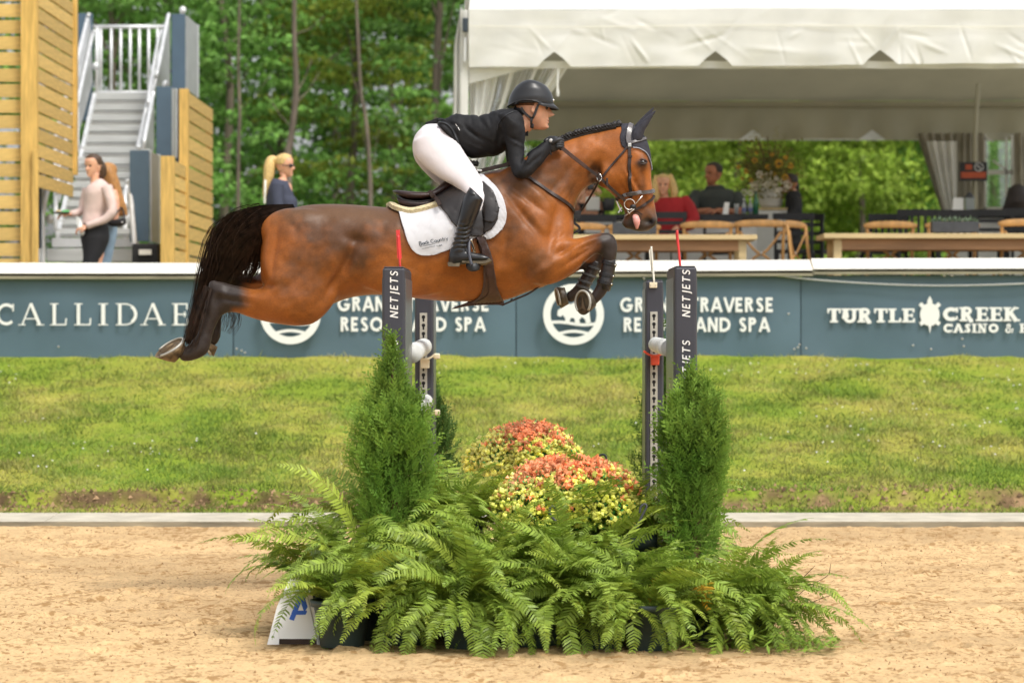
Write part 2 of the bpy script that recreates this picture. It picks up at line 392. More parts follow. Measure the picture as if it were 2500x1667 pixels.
for s in (-1, 1):
    grid_mesh('sand_ground_side', np.linspace(4.03, 60, 80) if s > 0 else -np.linspace(60, 4.03, 80), np.linspace(11.55, 21.5, 40), lambda X, Y: .025*fbm(X*2, Y*2), sand_c, MT['sand'])
# loose clods of damp footing
n = 15000
cx = rng.uniform(-3.9, 3.9, n); cy = rng.uniform(11.9, 21.3, n)
keep = (fbm(cx*1.2, cy*1.0, 2, 2)+.12 > rng.uniform(-.1, .35, n)); cx = cx[keep]; cy = cy[keep]; n = len(cx)
rr = np.minimum(rng.gamma(2.0, .0020, n)+.0015, .011)
tet = np.array([[1,0,-.3],[-.5,.9,-.3],[-.6,-.8,-.3],[.1,.1,.8]]); tf = [(0,1,3),(1,2,3),(2,0,3)]
ang = rng.uniform(0, 6.28, n); ca, sa = np.cos(ang), np.sin(ang)
q = tet[None]*rng.uniform(.6, 1.4, (n, 4, 1))*rr[:, None, None]
q = np.stack([q[..., 0]*ca[:, None]-q[..., 1]*sa[:, None], q[..., 0]*sa[:, None]+q[..., 1]*ca[:, None], q[..., 2]], -1)
cz = sand_z(cx, cy); q = q+np.stack([cx, cy, cz], -1)[:, None]
tri = q[:, np.array(tf)].reshape(-1, 3, 3); cc = np.repeat(np.array([.36, .225, .115])*rng.uniform(.6, 1.25, (n, 1)), 3, 0)
soup('sand_clods', tri, 3, MT['sand'], col=cc, kind='stuff', label='loose brown clods of damp footing strewn over the sand', cat='clods')

# --- kerb
kb = MB(); L = 60
for i in range(-10, 11):
    x0, x1 = i*2.4-1.1, (i+1)*2.4-1.106
    t = 0
    kb.add([(x0, 21.42, -.1), (x1, 21.42, -.1), (x1, 21.42, .095+t), (x0, 21.42, .095+t), (x0, 22.08, .115+t), (x1, 22.08, .115+t), (x0, 22.08, -.1), (x1, 22.08, -.1)],
           [(0,1,2,3), (3,2,5,4), (4,5,7,6), (0,3,4,6), (1,7,5,2)])
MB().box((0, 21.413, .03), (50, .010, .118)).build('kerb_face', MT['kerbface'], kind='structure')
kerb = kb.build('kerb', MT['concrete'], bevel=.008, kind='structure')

# --- grass bank
def wv(X): return .34*fbm(X*.8, 1.0, 3, 3)+.16*fbm(X*3.3, 2.0, 7, 3)
def bank_z(X, Y):
    Yc = Y+wv(X)
    z = np.interp(Yc, [22.0, 22.05, 22.45, 22.56, 22.62, 23.6, 26, 28.5, 29.9, 31], [.04, .085, .10, .15, .245, .36, .68, 1.02, 1.20, 1.22])
    return z+(.07*fbm(X*1.3, Y*1.2, 6, 3)+.05*fbm(X*3.7, Y*2.6, 16, 3))*np.clip((Y-22.2), 0, 1)
def bank_c(x, y, z):
    g = np.array([.20, .27, .028]); t = np.array([.38, .34, .07]); e = np.array([.12, .078, .042])
    n = fbm(x*1.4, y*.9, 13, 4)[:, None]; n2 = fbm(x*6, y*4, 17, 3)[:, None]
    k = np.clip(.32+n*1.9+n2*.8, 0, 1); c = g*(1-k)+t*k
    yc = y+wv(x); rt = np.clip((x-1.2)/1.0, 0, 1)
    b = (np.exp(-((yc-22.57+.03*rt)/(.080+.045*rt))**4)*np.clip(.50+4.5*fbm(x*3.2, y*9, 5, 3), 0, 1))[:, None]; e = e*(1+1.6*fbm(x*14, y*14, 55, 2))[:, None]*(1+.9*rt[:, None])
    return c*(1-b)+e*b
grid_mesh('grass_bank', np.linspace(-6.2, 6.2, 420), np.linspace(22.02, 30.1, 300), bank_z, bank_c, MT['earth'])
for s in (-1, 1):
    grid_mesh('grass_bank_side', (np.linspace(6.19, 60, 40) if s > 0 else np.linspace(-60, -6.19, 40)), np.linspace(22.02, 30.1, 40), bank_z, bank_c, MT['earth'])
grid_mesh('far_ground', np.linspace(-900, 900, 40), np.concatenate([np.linspace(30, 110, 20), np.linspace(120, 1800, 20)]), lambda X, Y: .6+0*X,
          lambda x, y, z: np.tile([.06, .085, .025], (len(x), 1)), MT['earth'])
n = 190000
gx = rng.uniform(-6.0, 6.0, n); gy = 22.05+7.9*rng.beta(1.0, 1.35, n)
yc = gy+wv(gx); rt = np.clip((gx-1.2)/1.0, 0, 1)
bare = np.exp(-((yc-22.56+.03*rt)/(.065+.045*rt))**4)*np.clip(.42+4.5*fbm(gx*3.2, gy*9, 5, 3), 0, .70)
dens = .95+.5*fbm(gx*2.2, gy*1.6, 19, 3)
kp = (rng.random(n) > bare*1.15) & (rng.random(n) < dens); gx, gy = gx[kp], gy[kp]; n = len(gx)
gz = bank_z(gx, gy); h = rng.gamma(5, .0050, n)*(1+2.2*fbm(gx*2.5, gy*2.0, 23, 3)); h = np.clip(h, .010, .08)
tall = rng.random(n) < .012; h[tall] *= 1.7
a = rng.uniform(0, 6.28, n); w = .0045+.004*rng.random(n); ln = h*rng.normal(.8, .7, n)
b0 = np.stack([gx, gy, gz-.004], -1); sx = np.stack([np.cos(a), np.sin(a), 0*a], -1)*w[:, None]
b = rng.uniform(0, 6.28, n); tip = b0+np.stack([np.cos(b)*ln, np.sin(b)*ln, h], -1)
V = np.stack([b0-sx, b0+sx, tip], 1)
k = np.clip(.38+2.4*fbm(gx*1.4, gy*.9, 13, 4)+1.6*fbm(gx*5, gy*3.4, 17, 3)+rng.normal(0, .16, n), 0, 1)[:, None]
c = (np.array([.185, .275, .052])*(1-k)+np.array([.415, .375, .135])*k)*rng.uniform(.75, 1.25, (n, 1)); c = c*(1+1.0*fbm(gx*3.1, gy*2.2, 33, 3))[:, None]
dk = (rng.random(n) < .06)[:, None]; c = np.where(dk, c*np.array([.72, .85, .7]), c)
soup('bank_grass', V, 3, MT['grass'], col=c, kind='stuff', label='short uneven yellow-green turf growing on the sloping bank', cat='grass')
n = 4200; ex = rng.uniform(-5.9, 5.9, n); ey = 22.55-wv(ex)+rng.normal(0, .07, n)*(1+1.3*np.clip((ex-1.2), 0, 1)); er = np.minimum(rng.gamma(2.0, .0042, n)+.003, .028)
q = tet[None]*rng.uniform(.6, 1.4, (n, 4, 1))*er[:, None, None]+np.stack([ex, ey, bank_z(ex, ey)+.004], -1)[:, None]
soup('soil_crumbs', q[:, np.array(tf)].reshape(-1, 3, 3), 3, MT['earth'], col=np.repeat(np.array([.26, .17, .095])*rng.uniform(.35, 1.5, (n, 1)), 3, 0), kind='stuff', label='crumbs of brown soil along the worn foot of the bank', cat='soil')
# clover heads
n = 900; cxs = rng.uniform(-5.8, 5.8, n); cys = rng.uniform(22.9, 29.7, n)
kp = fbm(cxs*.9, cys*.8, 37, 2) > .10; kp |= ((cxs > 1.6) & (cys < 25.5) & (cys > 23.3) & (rng.random(n) < .35)); cxs, cys = cxs[kp], cys[kp]; n = len(cxs)
oc = np.array([[1,0,0],[0,1,0],[-1,0,0],[0,-1,0],[0,0,1]])*.010; of = np.array([(0,1,4),(1,2,4),(2,3,4),(3,0,4)])
q = oc[None]*rng.uniform(.5, 1.1, (n, 1, 1))+np.stack([cxs, cys, bank_z(cxs, cys)+rng.uniform(.02, .045, n)], -1)[:, None]
soup('clover_heads', q[:, of].reshape(-1, 3, 3), 3, MT['white'], kind='stuff', label='small white clover heads dotted through the bank turf', cat='clover')
# deck behind the wall
MB().box((0, 39, 1.25), (60, 17.6, .8)).build('deck_ground', MT['capwood'], kind='structure')

# ================================================================ lettering
def arc(cx, cy, r, a0, a1, n=14, sy=1.0):
    t = np.radians(np.linspace(a0, a1, n)); return [(cx+r*math.cos(q), cy+r*sy*math.sin(q)) for q in t]
def glyph(ch, st):
    """returns (strokes, advance); a stroke is (points, width). st: 'sans','slab','serif','thin'"""
    if st == 'sans': W = Wt = .21; sf = None
    elif st == 'slab': W = .27; Wt = .13; sf = (.11, .13)
    elif st == 'serif': W = .135; Wt = .06; sf = (.10, .045)
    else: W = Wt = .15; sf = None
    h = Wt/2; v = W/2
    S = []
    def s(p, w=W): S.append((p, w))
    def ser(x, z, l=None, r=None):
        if sf is None: return
        l = sf[0] if l is None else l; r = sf[0] if r is None else r; t = sf[1]
        zz = t/2 if z < .5 else 1-t/2
        S.append(([(x-v-l, zz), (x+v+r, zz)], t))
    x0 = .1+(sf[0] if sf else 0)
    if ch == 'G': s(arc(.5, .5, .5-v, 42, 335, 20)); s([(.52, .44), (.5+.5-v*.4, .44)], W*.9); return S, 1.04
    if ch == 'C':
        s(arc(.48, .5, .5-v, 48, 312, 20)); 
        if sf: s([(.82, .64), (.82, .98)], Wt*1.2)
        if sf and st == 'slab': s([(.82, .36), (.82, .10)], Wt*.8)
        return S, .92+(.04 if sf else 0)
    if ch == 'O': s(arc(.5, .5, .5-v, 0, 352, 26)+[(1-v, .5)]); return S, 1.04
    if ch in 'RP':
        ser(x0, 0); ser(x0, 1, r=0)
        s([(x0, 0), (x0, 1)]); s([(x0, 1-h)]+arc(x0+.22, .745, .255-h, 90, -90, 12)+[(x0, .49+h)], (W+Wt)/2)
        if ch == 'R': s([(x0+.22, .5), (x0+.44, h*.6)]+([(x0+.58, h)] if sf else []), W*.95)
        return S, x0+.60+(.12 if sf else 0)
    if ch == 'A':
        s([(.06, 0), (.41, 1)], Wt if st == 'serif' else W*.95); s([(.41, 1), (.78, 0)], W*.98); s([(.17, .30), (.66, .30)], Wt*.8)
        if sf: ser(.06, 0, .08, .08); ser(.78, 0, .08, .10)
        return S, .86+(.08 if sf else 0)
    if ch == 'V': s([(.05, 1), (.40, 0)], W*.95); s([(.40, 0), (.75, 1)], W*.95); return S, .78
    if ch == 'N':
        s([(x0, 0), (x0, 1)], Wt if sf else W); s([(x0, 1), (x0+.56, 0)], W*1.0); s([(x0+.56, 0), (x0+.56, 1)], Wt if sf else W)
        if sf: ser(x0, 1, .1, 0); ser(x0, 0); ser(x0+.56, 1)
        return S, x0+.70+(.12 if sf else 0)
    if ch == 'D':
        ser(x0, 0, r=0); ser(x0, 1, r=0)
        s([(x0, 0), (x0, 1)]); s([(x0, 1-h)]+arc(x0+.22, .5, .5-h, 90, 52, 5), Wt if sf else W); s(arc(x0+.22, .5, .5-v*.8, 52, -52, 12), W); s(arc(x0+.22, .5, .5-h, -52, -90, 5)+[(x0, h)], Wt if sf else W)
        return S, x0+.80
    if ch == 'T':
        c = .34 if not sf else .40; s([(c, 0), (c, 1)]); s([(0.02, 1-h), (2*c-.02, 1-h)], Wt)
        if sf: ser(c, 0); s([(.05, .66), (.05, 1)], Wt*.8); s([(2*c-.05, .66), (2*c-.05, 1)], Wt*.8)
        return S, 2*c+.03
    if ch == 'E':
        ser(x0, 0, r=0); ser(x0, 1, r=0)
        s([(x0, 0), (x0, 1)]); e = x0+(.42 if not sf else .48)
        for z, k in ((1-h, 0), (.5, .06), (h, -.02)): s([(x0, z), (e-k, z)], Wt)
        if sf: s([(e-.03, .72), (e-.03, 1)], Wt*.9); s([(e, 0), (e, .30)], Wt*.9); s([(e-.12, .37), (e-.12, .63)], Wt*.8)
        return S, x0+.52+(.06 if sf else 0)
    if ch == 'L':
        ser(x0, 0, r=0); ser(x0, 1); s([(x0, 0), (x0, 1)]); e = x0+.46; s([(x0, h), (e, h)], Wt)
        if sf: s([(e, 0), (e+.02, .32)], Wt*.9)
        return S, x0+.56
    if ch == 'I': ser(x0, 0); ser(x0, 1); s([(x0, 0), (x0, 1)]); return S, x0*2
    if ch == 'H':
        for x in (x0, x0+.56): ser(x, 0); ser(x, 1); s([(x, 0), (x, 1)])
        s([(x0, .5), (x0+.56, .5)], Wt); return S, x0+.72
    if ch == 'U':
        ser(x0, 1); ser(x0+.52, 1); s([(x0, 1), (x0, .33)]+arc(x0+.26, .33, .26, 180, 360, 12, 1.0)+[(x0+.52, 1)], W if not sf else W*.82); return S, x0+.70
    if ch == 'K':
        ser(x0, 0); ser(x0, 1); s([(x0, 0), (x0, 1)]); s([(x0, .42), (x0+.50, 1)], Wt*1.2); s([(x0+.20, .60), (x0+.56, 0)], W)
        if sf: ser(x0+.50, 1, 0, .05); ser(x0+.56, 0, .05, .08)
        return S, x0+.78
    if ch == 'S':
        k = W*.9; s(arc(.32, .73, .27-k/2, 20, 270, 12)+arc(.32, .275, .275-k/2, 90, -160, 12), k)
        if sf and st == 'slab': s([(.53, .68), (.53, .98)], Wt*.7); s([(.07, .02), (.07, .34)], Wt*.7)
        return S, .66
    if ch == 'J': s([(.34, 1), (.34, .05)]+arc(.18, -.02, .16, 0, -80, 6), W); return S, .48
    if ch == '&':
        s([(.85, .45), (.60, .12)]+arc(.36, .26, .22, -40, -240, 9)+[(.50, .62)]+arc(.40, .78, .14, -30, 210, 9)+[(.36, .58), (.82, .02)], W*.62); return S, .95
    return S, .38
def strokes_to(mb, S, fx, cnt):
    """fx(x, z, k) -> 3D; each stroke a flat mitred ribbon, lifted a hair above the last"""
    for pts, w in S:
        p = np.array(pts, float); m = len(p); 
        d = np.diff(p, axis=0); d /= np.maximum(np.linalg.norm(d, axis=1), 1e-9)[:, None]
        nn = np.stack([-d[:, 1], d[:, 0]], 1); L = []
        for i in range(m):
            if i == 0: q = nn[0]
            elif i == m-1: q = nn[-1]
            else:
                q = nn[i-1]+nn[i]; q = q/max(np.dot(q, q)/2, .35)
            L.append(q*w/2)
        L = np.array(L); cnt[0] += 1
        v = [fx(*a, cnt[0]) for a in p+L]+[fx(*a, cnt[0]) for a in p-L]
        mb.add(v, [(i, i+1, m+i+1, m+i) for i in range(m-1)])
def word(mb, text, st, fx, gap=.06, cnt=None, widths=None):
    cnt = cnt if cnt is not None else [0]; x = 0; tot = []
    for ch in text:
        S, adv = glyph(ch, st)
        strokes_to(mb, S, lambda a, b, k, x=x: fx(a+x, b, k), cnt); x += adv+gap
    return x
def word_len(text, st, gap): return sum(glyph(c, st)[1]+gap for c in text)-gap
def text_line(mb, text, st, d, x0, x1, ytop, ybot, gap=.08, cnt=None):
    """lettering on a vertical face at distance d, between frame columns x0..x1"""
    L = word_len(text, st, gap); sx = (x1-x0)/L
    def fx(a, b, k): q = P(x0+a*sx, ybot+(ytop-ybot)*b, d); q[1] -= .0004*k; return q
    word(mb, text, st, fx, gap, cnt)

# ================================================================ wall with banners
WD = 30.0
wall = thing('arena_wall', P(1293, 868, WD), 'long low boarded wall capped with white boards along the top of the grass bank', 'wall')
MB().box((P(1293, 0, WD)[0]-.3, WD+.16, 1.54), (26, .16, .94)).build('wall_core', MT['navy'], wall)
capx = [-700, 620, 1985, 3300]; capy = [(641, 642), (641, 634), (631, 628)]
for i in range(3):
    xa, xb = capx[i]+(2 if i else 0), capx[i+1]; ya, yb = capy[i]
    t = MB(); A = P(xa, ya+26, WD-.05); B = P(xb, yb+26, WD-.05); A2 = P(xa, ya, WD+.26); B2 = P(xb, yb, WD+.26)
    if i == 2: A2[0] -= .03
    if i == 1: B2[0] -= .035
    dn = np.array([0, 0, -.03])
    t.add([A, B, B2, A2, A+dn, B+dn, B2+dn, A2+dn], [(0,1,2,3), (4,7,6,5), (0,4,5,1), (3,2,6,7), (0,3,7,4), (1,5,6,2)])
    t.build('cap_board', MT['capwhite'], wall, bevel=.004)
    t = MB(); A = P(xa, ya+32.5, WD-.035); B = P(xb, yb+32.5, WD-.035)
    t.beam(A, B, .03, .058); t.build('edge_board', MT['capwood'], wall, label='weathered grey edge board')
seams = [-650, 569, 1260, 1956, 3300]
labs = ['slate blue banner reading CALLIDAE in white serif capitals, below the wooden fences', 'slate blue banner with a round bear emblem and white resort lettering behind the left post',
        'slate blue banner with a round bear emblem and white resort lettering under the tent tables', 'slate blue banner with a white turtle and slab lettering, at the right end']
ban = []
for i in range(4):
    xa, xb = seams[i]+1.2, seams[i+1]-1.2
    b = thing('banner', P((max(xa, -50)+min(xb, 2550))/2, 868, WD), labs[i], 'banner', 'sponsor banners along the wall'); ban.append(b)
    m = MB(); n = 24; rows = []
    for z in (672, 720, 770, 820, 878):
        r = []
        for k in range(n+1):
            x = xa+(xb-xa)*k/n; q = P(x, z, WD); q[1] += .032+.014*math.sin(x*.021+z*.02+i)*math.sin(z*.035+x*.004) ; r.append(q)
        rows.append(r)
    v = [q for r in rows for q in r]; f = [(r*(n+1)+k, r*(n+1)+k+1, (r+1)*(n+1)+k+1, (r+1)*(n+1)+k) for r in range(4) for k in range(n)]
    m.add(v, f); m.build('cloth', MT['banner'], b, smooth=True)
def letters(parent, name, items, mat='white'):
    m = MB(); c = [0]
    for it in items: text_line(m, *it, cnt=c)
    return m.build(name, MT[mat], parent)
LD = WD-.0
m = MB(); c = [0]
for ch, xa, xb in (('C', -25, 125), ('A', 168, 355), ('L', 405, 555), ('L', 603, 755), ('I', 800, 890), ('D', 945, 1135), ('A', 1170, 1355), ('E', 1405, 1555)):
    text_line(m, ch, 'serif', LD, xa/3.36, xb/3.36+1.5, 740.5, 794, 0.0, c)
m.build('lettering', MT['white'], ban[0])
letters(ban[1], 'lettering', [('GRAND TRAVERSE', 'sans', LD, 824, 1195, 724, 760, .10)]); letters(ban[1], 'lettering', [('RESORT AND SPA', 'sans', LD, 832, 1186, 774, 809, .10)])
letters(ban[2], 'lettering', [('GRAND TRAVERSE', 'sans', LD, 1514, 1889, 726, 762, .10)]); letters(ban[2], 'lettering', [('RESORT AND SPA', 'sans', LD, 1523, 1880, 775, 810, .10)])
for it in (('TURTLE', 'slab', LD, 2020, 2235, 753, 787, .05), ('CREEK', 'slab', LD, 2303, 2490, 750, 784, .05), ('CASINO & H', 'slab', LD, 2304, 2512, 790, 812, .10)): letters(ban[3], 'lettering', [it])
def emblem(parent, cx, cy):
    m = MB(); c = [200]
    def fx(a, b, k): q = P(cx+a, cy-b, LD); q[1] -= .0004*k; return q
    strokes_to(m, [(arc(0, 0, 65, 0, 356, 60)+[(65, 0)], 18)], fx, c)
    wv = lambda z, x0, x1, a, w: ([(x, z+a*math.sin((x-x0)/(x1-x0)*2*math.pi*.9+.6)) for x in np.linspace(x0, x1, 16)], w)
    strokes_to(m, [wv(-22, -58, 58, 3.5, 7), ([(x, -50+9*math.cos(x/40*1.4)) for x in np.linspace(-48, 46, 14)], 7)], fx, c)
    m.build('emblem_ring', MT['white'], parent)
    bear = [(-40, -2), (-38, 10), (-30, 16), (-22, 20), (-18, 27), (-12, 26), (-8, 24), (4, 30), (18, 28), (30, 22), (38, 8), (40, -8), (42, -20), (30, -22), (28, -12), (20, -6), (14, -14), (16, -22), (4, -22), (2, -10), (-6, -8), (-12, -22), (-22, -24), (-20, -10), (-26, -2), (-32, -6)]
    q = [fx(a, b, 206) for a, b in bear]; MB().add(q, [tuple(range(len(q)))]).build('bear_emblem', MT['white'], parent)
emblem(ban[1], 710.6, 766); emblem(ban[2], 1400, 767.5)
m = MB(); cx, cy = 2270, 768
def fx(a, b, k): q = P(cx+a, cy-b, LD); q[1] -= .0004*k; return q
el = [(24*math.cos(t), 28*math.sin(t)) for t in np.linspace(0, 2*math.pi, 28, endpoint=False)]
m.add([fx(a, b, 2) for a, b in el], [tuple(range(28))])
m.add([fx(a, b, 3) for a, b in [(-6, 24), (-6, 34), (0, 46), (6, 34), (6, 24)]], [(0,1,2,3,4)]); m.add([fx(a, b, 3) for a, b in [(-4, -24), (4, -24), (.5, -46)]], [(0,1,2)])
for k, (sx, sz) in enumerate(((1, 1), (-1, 1), (1, -1), (-1, -1))):
    strokes_to(m, [([(sx*14, sz*17), (sx*24, sz*27 if sz > 0 else sz*23)], 10)], fx, [4+k])
m.build('turtle_emblem', MT['white'], ban[3])
gp = {0: [(296, 676), (453, 674), (143, 846)], 1: [(578, 851), (590, 856), (598, 861), (1180, 700)], 2: [(1572, 680), (1925, 766), (1948, 848), (1939, 852), (1952, 841)],
      3: [(1950, 672), (1973, 681), (2305, 673), (2324, 673), (1968, 850), (2229, 843), (2273, 852), (2353, 845), (2349, 827)]}
for i, pts in gp.items():
    for x, y in pts:
        q = P(x, y, WD-.004); MB().lathe(q, [(.012, 0), (.010, -.006), (.004, -.007)], 8, 'y').build('grommet', MT['chrome'], ban[i])
rope = [(1850, 668), (1900, 673), (1990, 683), (2120, 692), (2240, 696.5), (2330, 697), (2430, 695), (2560, 690)]
MB().tube(crom([P(x, y, WD-.03) for x, y in rope], 50), .008, 6).build('rope', MT['steeld'], label='thin grey rope sagging across the turtle banner', cat='rope')
# ================================================================ people helpers
def PL(mb, pairs, d, hw, n=18, p=2.4, cap=True, yoff=0):
    """loft: every ring is drawn between two silhouette points (x1,y1,x2,y2) at distance d with half-width hw along depth"""
    R = []; m = len(pairs)
    d = np.broadcast_to(np.asarray(d, float), (m,)); hw = np.broadcast_to(np.asarray(hw, float), (m,))
    a = np.linspace(0, 2*math.pi, n, endpoint=False)
    ca, sa = np.cos(a), np.sin(a); ca = np.sign(ca)*np.abs(ca)**(2/p); sa = np.sign(sa)*np.abs(sa)**(2/p)
    for i, (x1, y1, x2, y2) in enumerate(pairs):
        A, B = P(x1, y1, d[i]), P(x2, y2, d[i]); c = (A+B)/2; u = (B-A)/2
        R.append(c+ca[:, None]*u+sa[:, None]*np.array([0, hw[i], 0])+np.array([0, yoff, 0]))
    mb.rings(R, cap); return mb
def fine_pairs(pairs, k):
    q = crom(pairs, k); return [tuple(r) for r in q]
def head(root, c, H, yaw, pitch, skin='skin', hair=None, hairstyle=None, features=True, voxel=.006):
    """c: centre of the head; yaw degrees (0 looks to +x, -90 at the camera)"""
    Rz = Matrix.Rotation(math.radians(yaw), 3, 'Z') @ Matrix.Rotation(math.radians(pitch), 3, 'Y')
    Rm = np.array(Rz); c = np.asarray(c, float)
    T = lambda q: (np.asarray(q, float)*H) @ Rm.T + c
    prof = [(-.50,.25,.02,.09),(-.45,.325,-.04,.15),(-.36,.325,-.12,.215),(-.25,.325,-.28,.27),(-.10,.335,-.38,.30),(0,.325,-.42,.325),(.10,.355,-.44,.335),(.26,.35,-.43,.33),(.38,.26,-.36,.28),(.46,.13,-.22,.18),(.5,.02,-.08,.06)]
    pr = crom(prof, 64); n = 56; a = np.linspace(0, 2*math.pi, n, endpoint=False); R = []
    for z, f, b, w in pr:
        ca, sa = np.cos(a), np.sin(a)
        x = np.where(ca > 0, f*np.abs(ca)**.85, -abs(b)*np.abs(ca)**.9 if b < 0 else b*ca); y = w*np.sign(sa)*np.abs(sa)**.9
        front = ca > 0
        nose = .115*np.exp(-((z+.155)/.045)**2)+.085*np.clip(1-abs(z+.075)/.13, 0, 1)
        x = x+front*nose*np.exp(-(y/.050)**2)
        x = x+front*(.036*np.exp(-((z+.262)/.020)**2)+.036*np.exp(-((z+.325)/.022)**2)-.022*np.exp(-((z+.297)/.010)**2))*np.exp(-(y/.085)**2)
        x = x-front*.042*np.exp(-((z-.0)/.045)**2)*(np.exp(-((np.abs(y)-.13)/.06)**2))
        x = x+front*.018*np.exp(-((z-.075)/.03)**2)*np.exp(-((np.abs(y)-.12)/.08)**2)
        x = x+front*.02*np.exp(-((z+.44)/.05)**2)*np.exp(-(y/.07)**2)
        R.append(T(np.stack([x, y, np.full(n, z)], 1)))
    mb = MB(); mb.rings(R)
    for s in (-1, 1): mb.ball(T((-.02, s*.335, -.07)), np.array([.055, .03, .085])*H if abs(pitch) < 30 else .055*H, 8, 6)
    hd = mb.build('head', MT[skin], root, smooth=True)
    if features:
        for s in (-1, 1):
            MB().ball(T((.285, s*.125, 0)), .048*H, 10, 8).build('eye', MT['eye'], hd, smooth=True)
            q = [T((.335-.02*k, s*(.06+.045*k), .062+.012*math.sin(k*1.2))) for k in range(4)]
            MB().tube(q, .012*H, 5).build('eyebrow', MT[hair or 'strap'], hd)
        q = [T((.345-.05*abs(t), t*.075, -.297)) for t in np.linspace(-1, 1, 7)]
        MB().tube(q, [.006*H, .014*H, .017*H, .016*H, .017*H, .014*H, .006*H], 6).build('mouth', MT['lip'], hd)
    return T, hd
def hair_cap(root, T, m, back=.10, low=-.05, top=.06, fr=.30, name='hair'):
    """hair shell over the skull: fr = how far forward the hairline comes"""
    R = []; n = 26; a = np.linspace(0, 2*math.pi, n, endpoint=False)
    for z, f, b, w in crom([(low,-.15,-.30,.22),(low+.08,-.06,-.44,.33),(.05,.02,-.47,.37),(.16,fr*.6,-.48,.375),(.28,fr,-.47,.37),(.40,.30,-.40,.31),(.49,.17,-.25,.20),(.54,.02,-.08,.06)], 16):
        ca, sa = np.cos(a), np.sin(a); x = np.where(ca > 0, f*ca, -abs(b)*np.abs(ca)); R.append(T(np.stack([x, w*sa, np.full(n, z)], 1)))
    return MB().rings(R).build(name, m, root, smooth=True)
def strands(mb, guides, n, spread, r, seg=12, seed=1, taper=.25, wav=.3):
    """hair: many thin 3-sided strands following a guide path [(x,y,z,radius)]"""
    rg = np.random.default_rng(seed); g = crom(guides, seg)
    p, R = g[:, :3], g[:, 3]
    tg = np.gradient(p, axis=0); tg /= np.maximum(np.linalg.norm(tg, axis=1), 1e-9)[:, None]
    X = np.cross(tg, (0, 1, .01)); X /= np.maximum(np.linalg.norm(X, axis=1), 1e-9)[:, None]; Y = np.cross(tg, X)
    t = np.linspace(0, 1, seg)
    for i in range(n):
        a, q = rg.uniform(0, 2*math.pi), math.sqrt(rg.random())*spread
        da = rg.normal(0, wav); dq = rg.normal(0, .25)
        A = a+da*t*2; Q = q*(1+dq*t)
        c = p+(np.cos(A)*Q*R)[:, None]*X+(np.sin(A)*Q*R)[:, None]*Y
        e = int(seg*(1-.35*rg.random()**2)); e = max(4, e); c = c[:e]
        rr = r*np.linspace(1, taper, e)*rg.uniform(.6, 1.3)
        mb.tube(c, rr, 3, cap=False)
    return mb
def hand(mb, c, fwd, up, L=.17, curl=.5, side=1):
    """palm and five separate bent fingers; fwd = direction of the fingers, up = back of the hand"""
    f = unit(fwd); u = np.asarray(up, float); u = unit(u-f*np.dot(u, f)); s = np.cross(f, u)*side; c = np.asarray(c, float)
    k = L/.17
    mb.rings([c+f*a*k+np.array([s*w*math.cos(t)*k+u*h*math.sin(t)*k for t in np.linspace(0, 2*math.pi, 10, endpoint=False)]) for a, w, h in ((-.02, .024, .018), (.01, .032, .017), (.05, .038, .015), (.075, .036, .012))])
    for i, (o, l) in enumerate(((-.028, .062), (-.0095, .072), (.0095, .068), (.027, .054))):
        p = c+f*.068*k+s*o*k; q = [p-f*.02*k, p]; ang = 0
        for j in range(3):
            ang += curl*(.9 if j else .7); p = p+(f*math.cos(ang)-u*math.sin(ang))*l/3*1.15*k; q.append(p)
        mb.tube(q, np.array([.0095, .0095, .009, .008, .0065])*k, 7)
    p = c+f*.005*k-s*.028*k; mb.tube([p, p+(-s*.02+f*.02-u*.008)*k, p+(-s*.026+f*.045-u*.02)*k, p+(-s*.018+f*.065-u*.03)*k], np.array([.013, .012, .010, .007])*k, 7)
    return mb

# ================================================================ timber fences and stairs on the left
Z = lambda x, y, d: P(x/2.375, y/2.375, d)
ft = thing('slatted_fence', (P(50, 0, 33)[0], 33, 1.65), 'tall slatted pine screen with horizontal boards at the far left edge', 'fence')
bd = MB().box((0, 0, 0), (.56, .028, .142)).mesh('slat'); bd.materials.append(MT['pine'])
tops = [-68, 25, 120, 213, 305, 400, 490, 580, 670, 765, 860, 950, 1045, 1135, 1228, 1320, 1410, 1500]
def slat_obj(parent, me, loc, rot=(0, 0, 0), name='slat'):
    o = bpy.data.objects.new(name, me); sc.collection.objects.link(o); o.parent = parent
    o.location = np.asarray(loc, float)-org(parent); o.rotation_euler = rot; ORG[o.name] = org(parent); return o
def slat_meshes(size, k=6):
    out = []
    for i in range(k):
        mb = MB().box((0, 0, 0), size); mb.fa = [random.random()]*6; me = mb.mesh('slat'); me.materials.append(MT['pine']); out.append(me)
    return out
sm = slat_meshes((.56, .028, .145))
for y in tops: slat_obj(ft, random.choice(sm), P(-12, (y+38)/2.375, 33.02))
def vpost(parent, xa, xb, ya, yb, d, depth, m='pinepost', name='post', label=None):
    A, B = P(xa, ya, d), P(xb, yb, d)
    return MB().box(((A[0]+B[0])/2, d+depth/2, (A[2]+B[2])/2), (B[0]-A[0], depth, A[2]-B[2])).build(name, MT[m], parent, bevel=.004, label=label)
vpost(ft, 50, 90, -40, 700, 32.9, .12)
vpost(ft, 78, 93, 366, 700, 32.85, .03, 'pinepost', 'trim_board')
fs = thing('slatted_fence', (P(92, 0, 33)[0], 34, 1.65), 'slatted pine screen running back beside the metal stairs, ending in a yellow post', 'fence')
X = P(92, 0, 33.05)[0]; d2 = X*7240/(176-1293)
sm = slat_meshes((.028, d2-33.05, .142)); z0 = P(0, 130/2.375, 33.05)[2]
for k in range(-2, 12):
    slat_obj(fs, random.choice(sm), (X-.0, (33.05+d2)/2, z0-.168*k+.084))
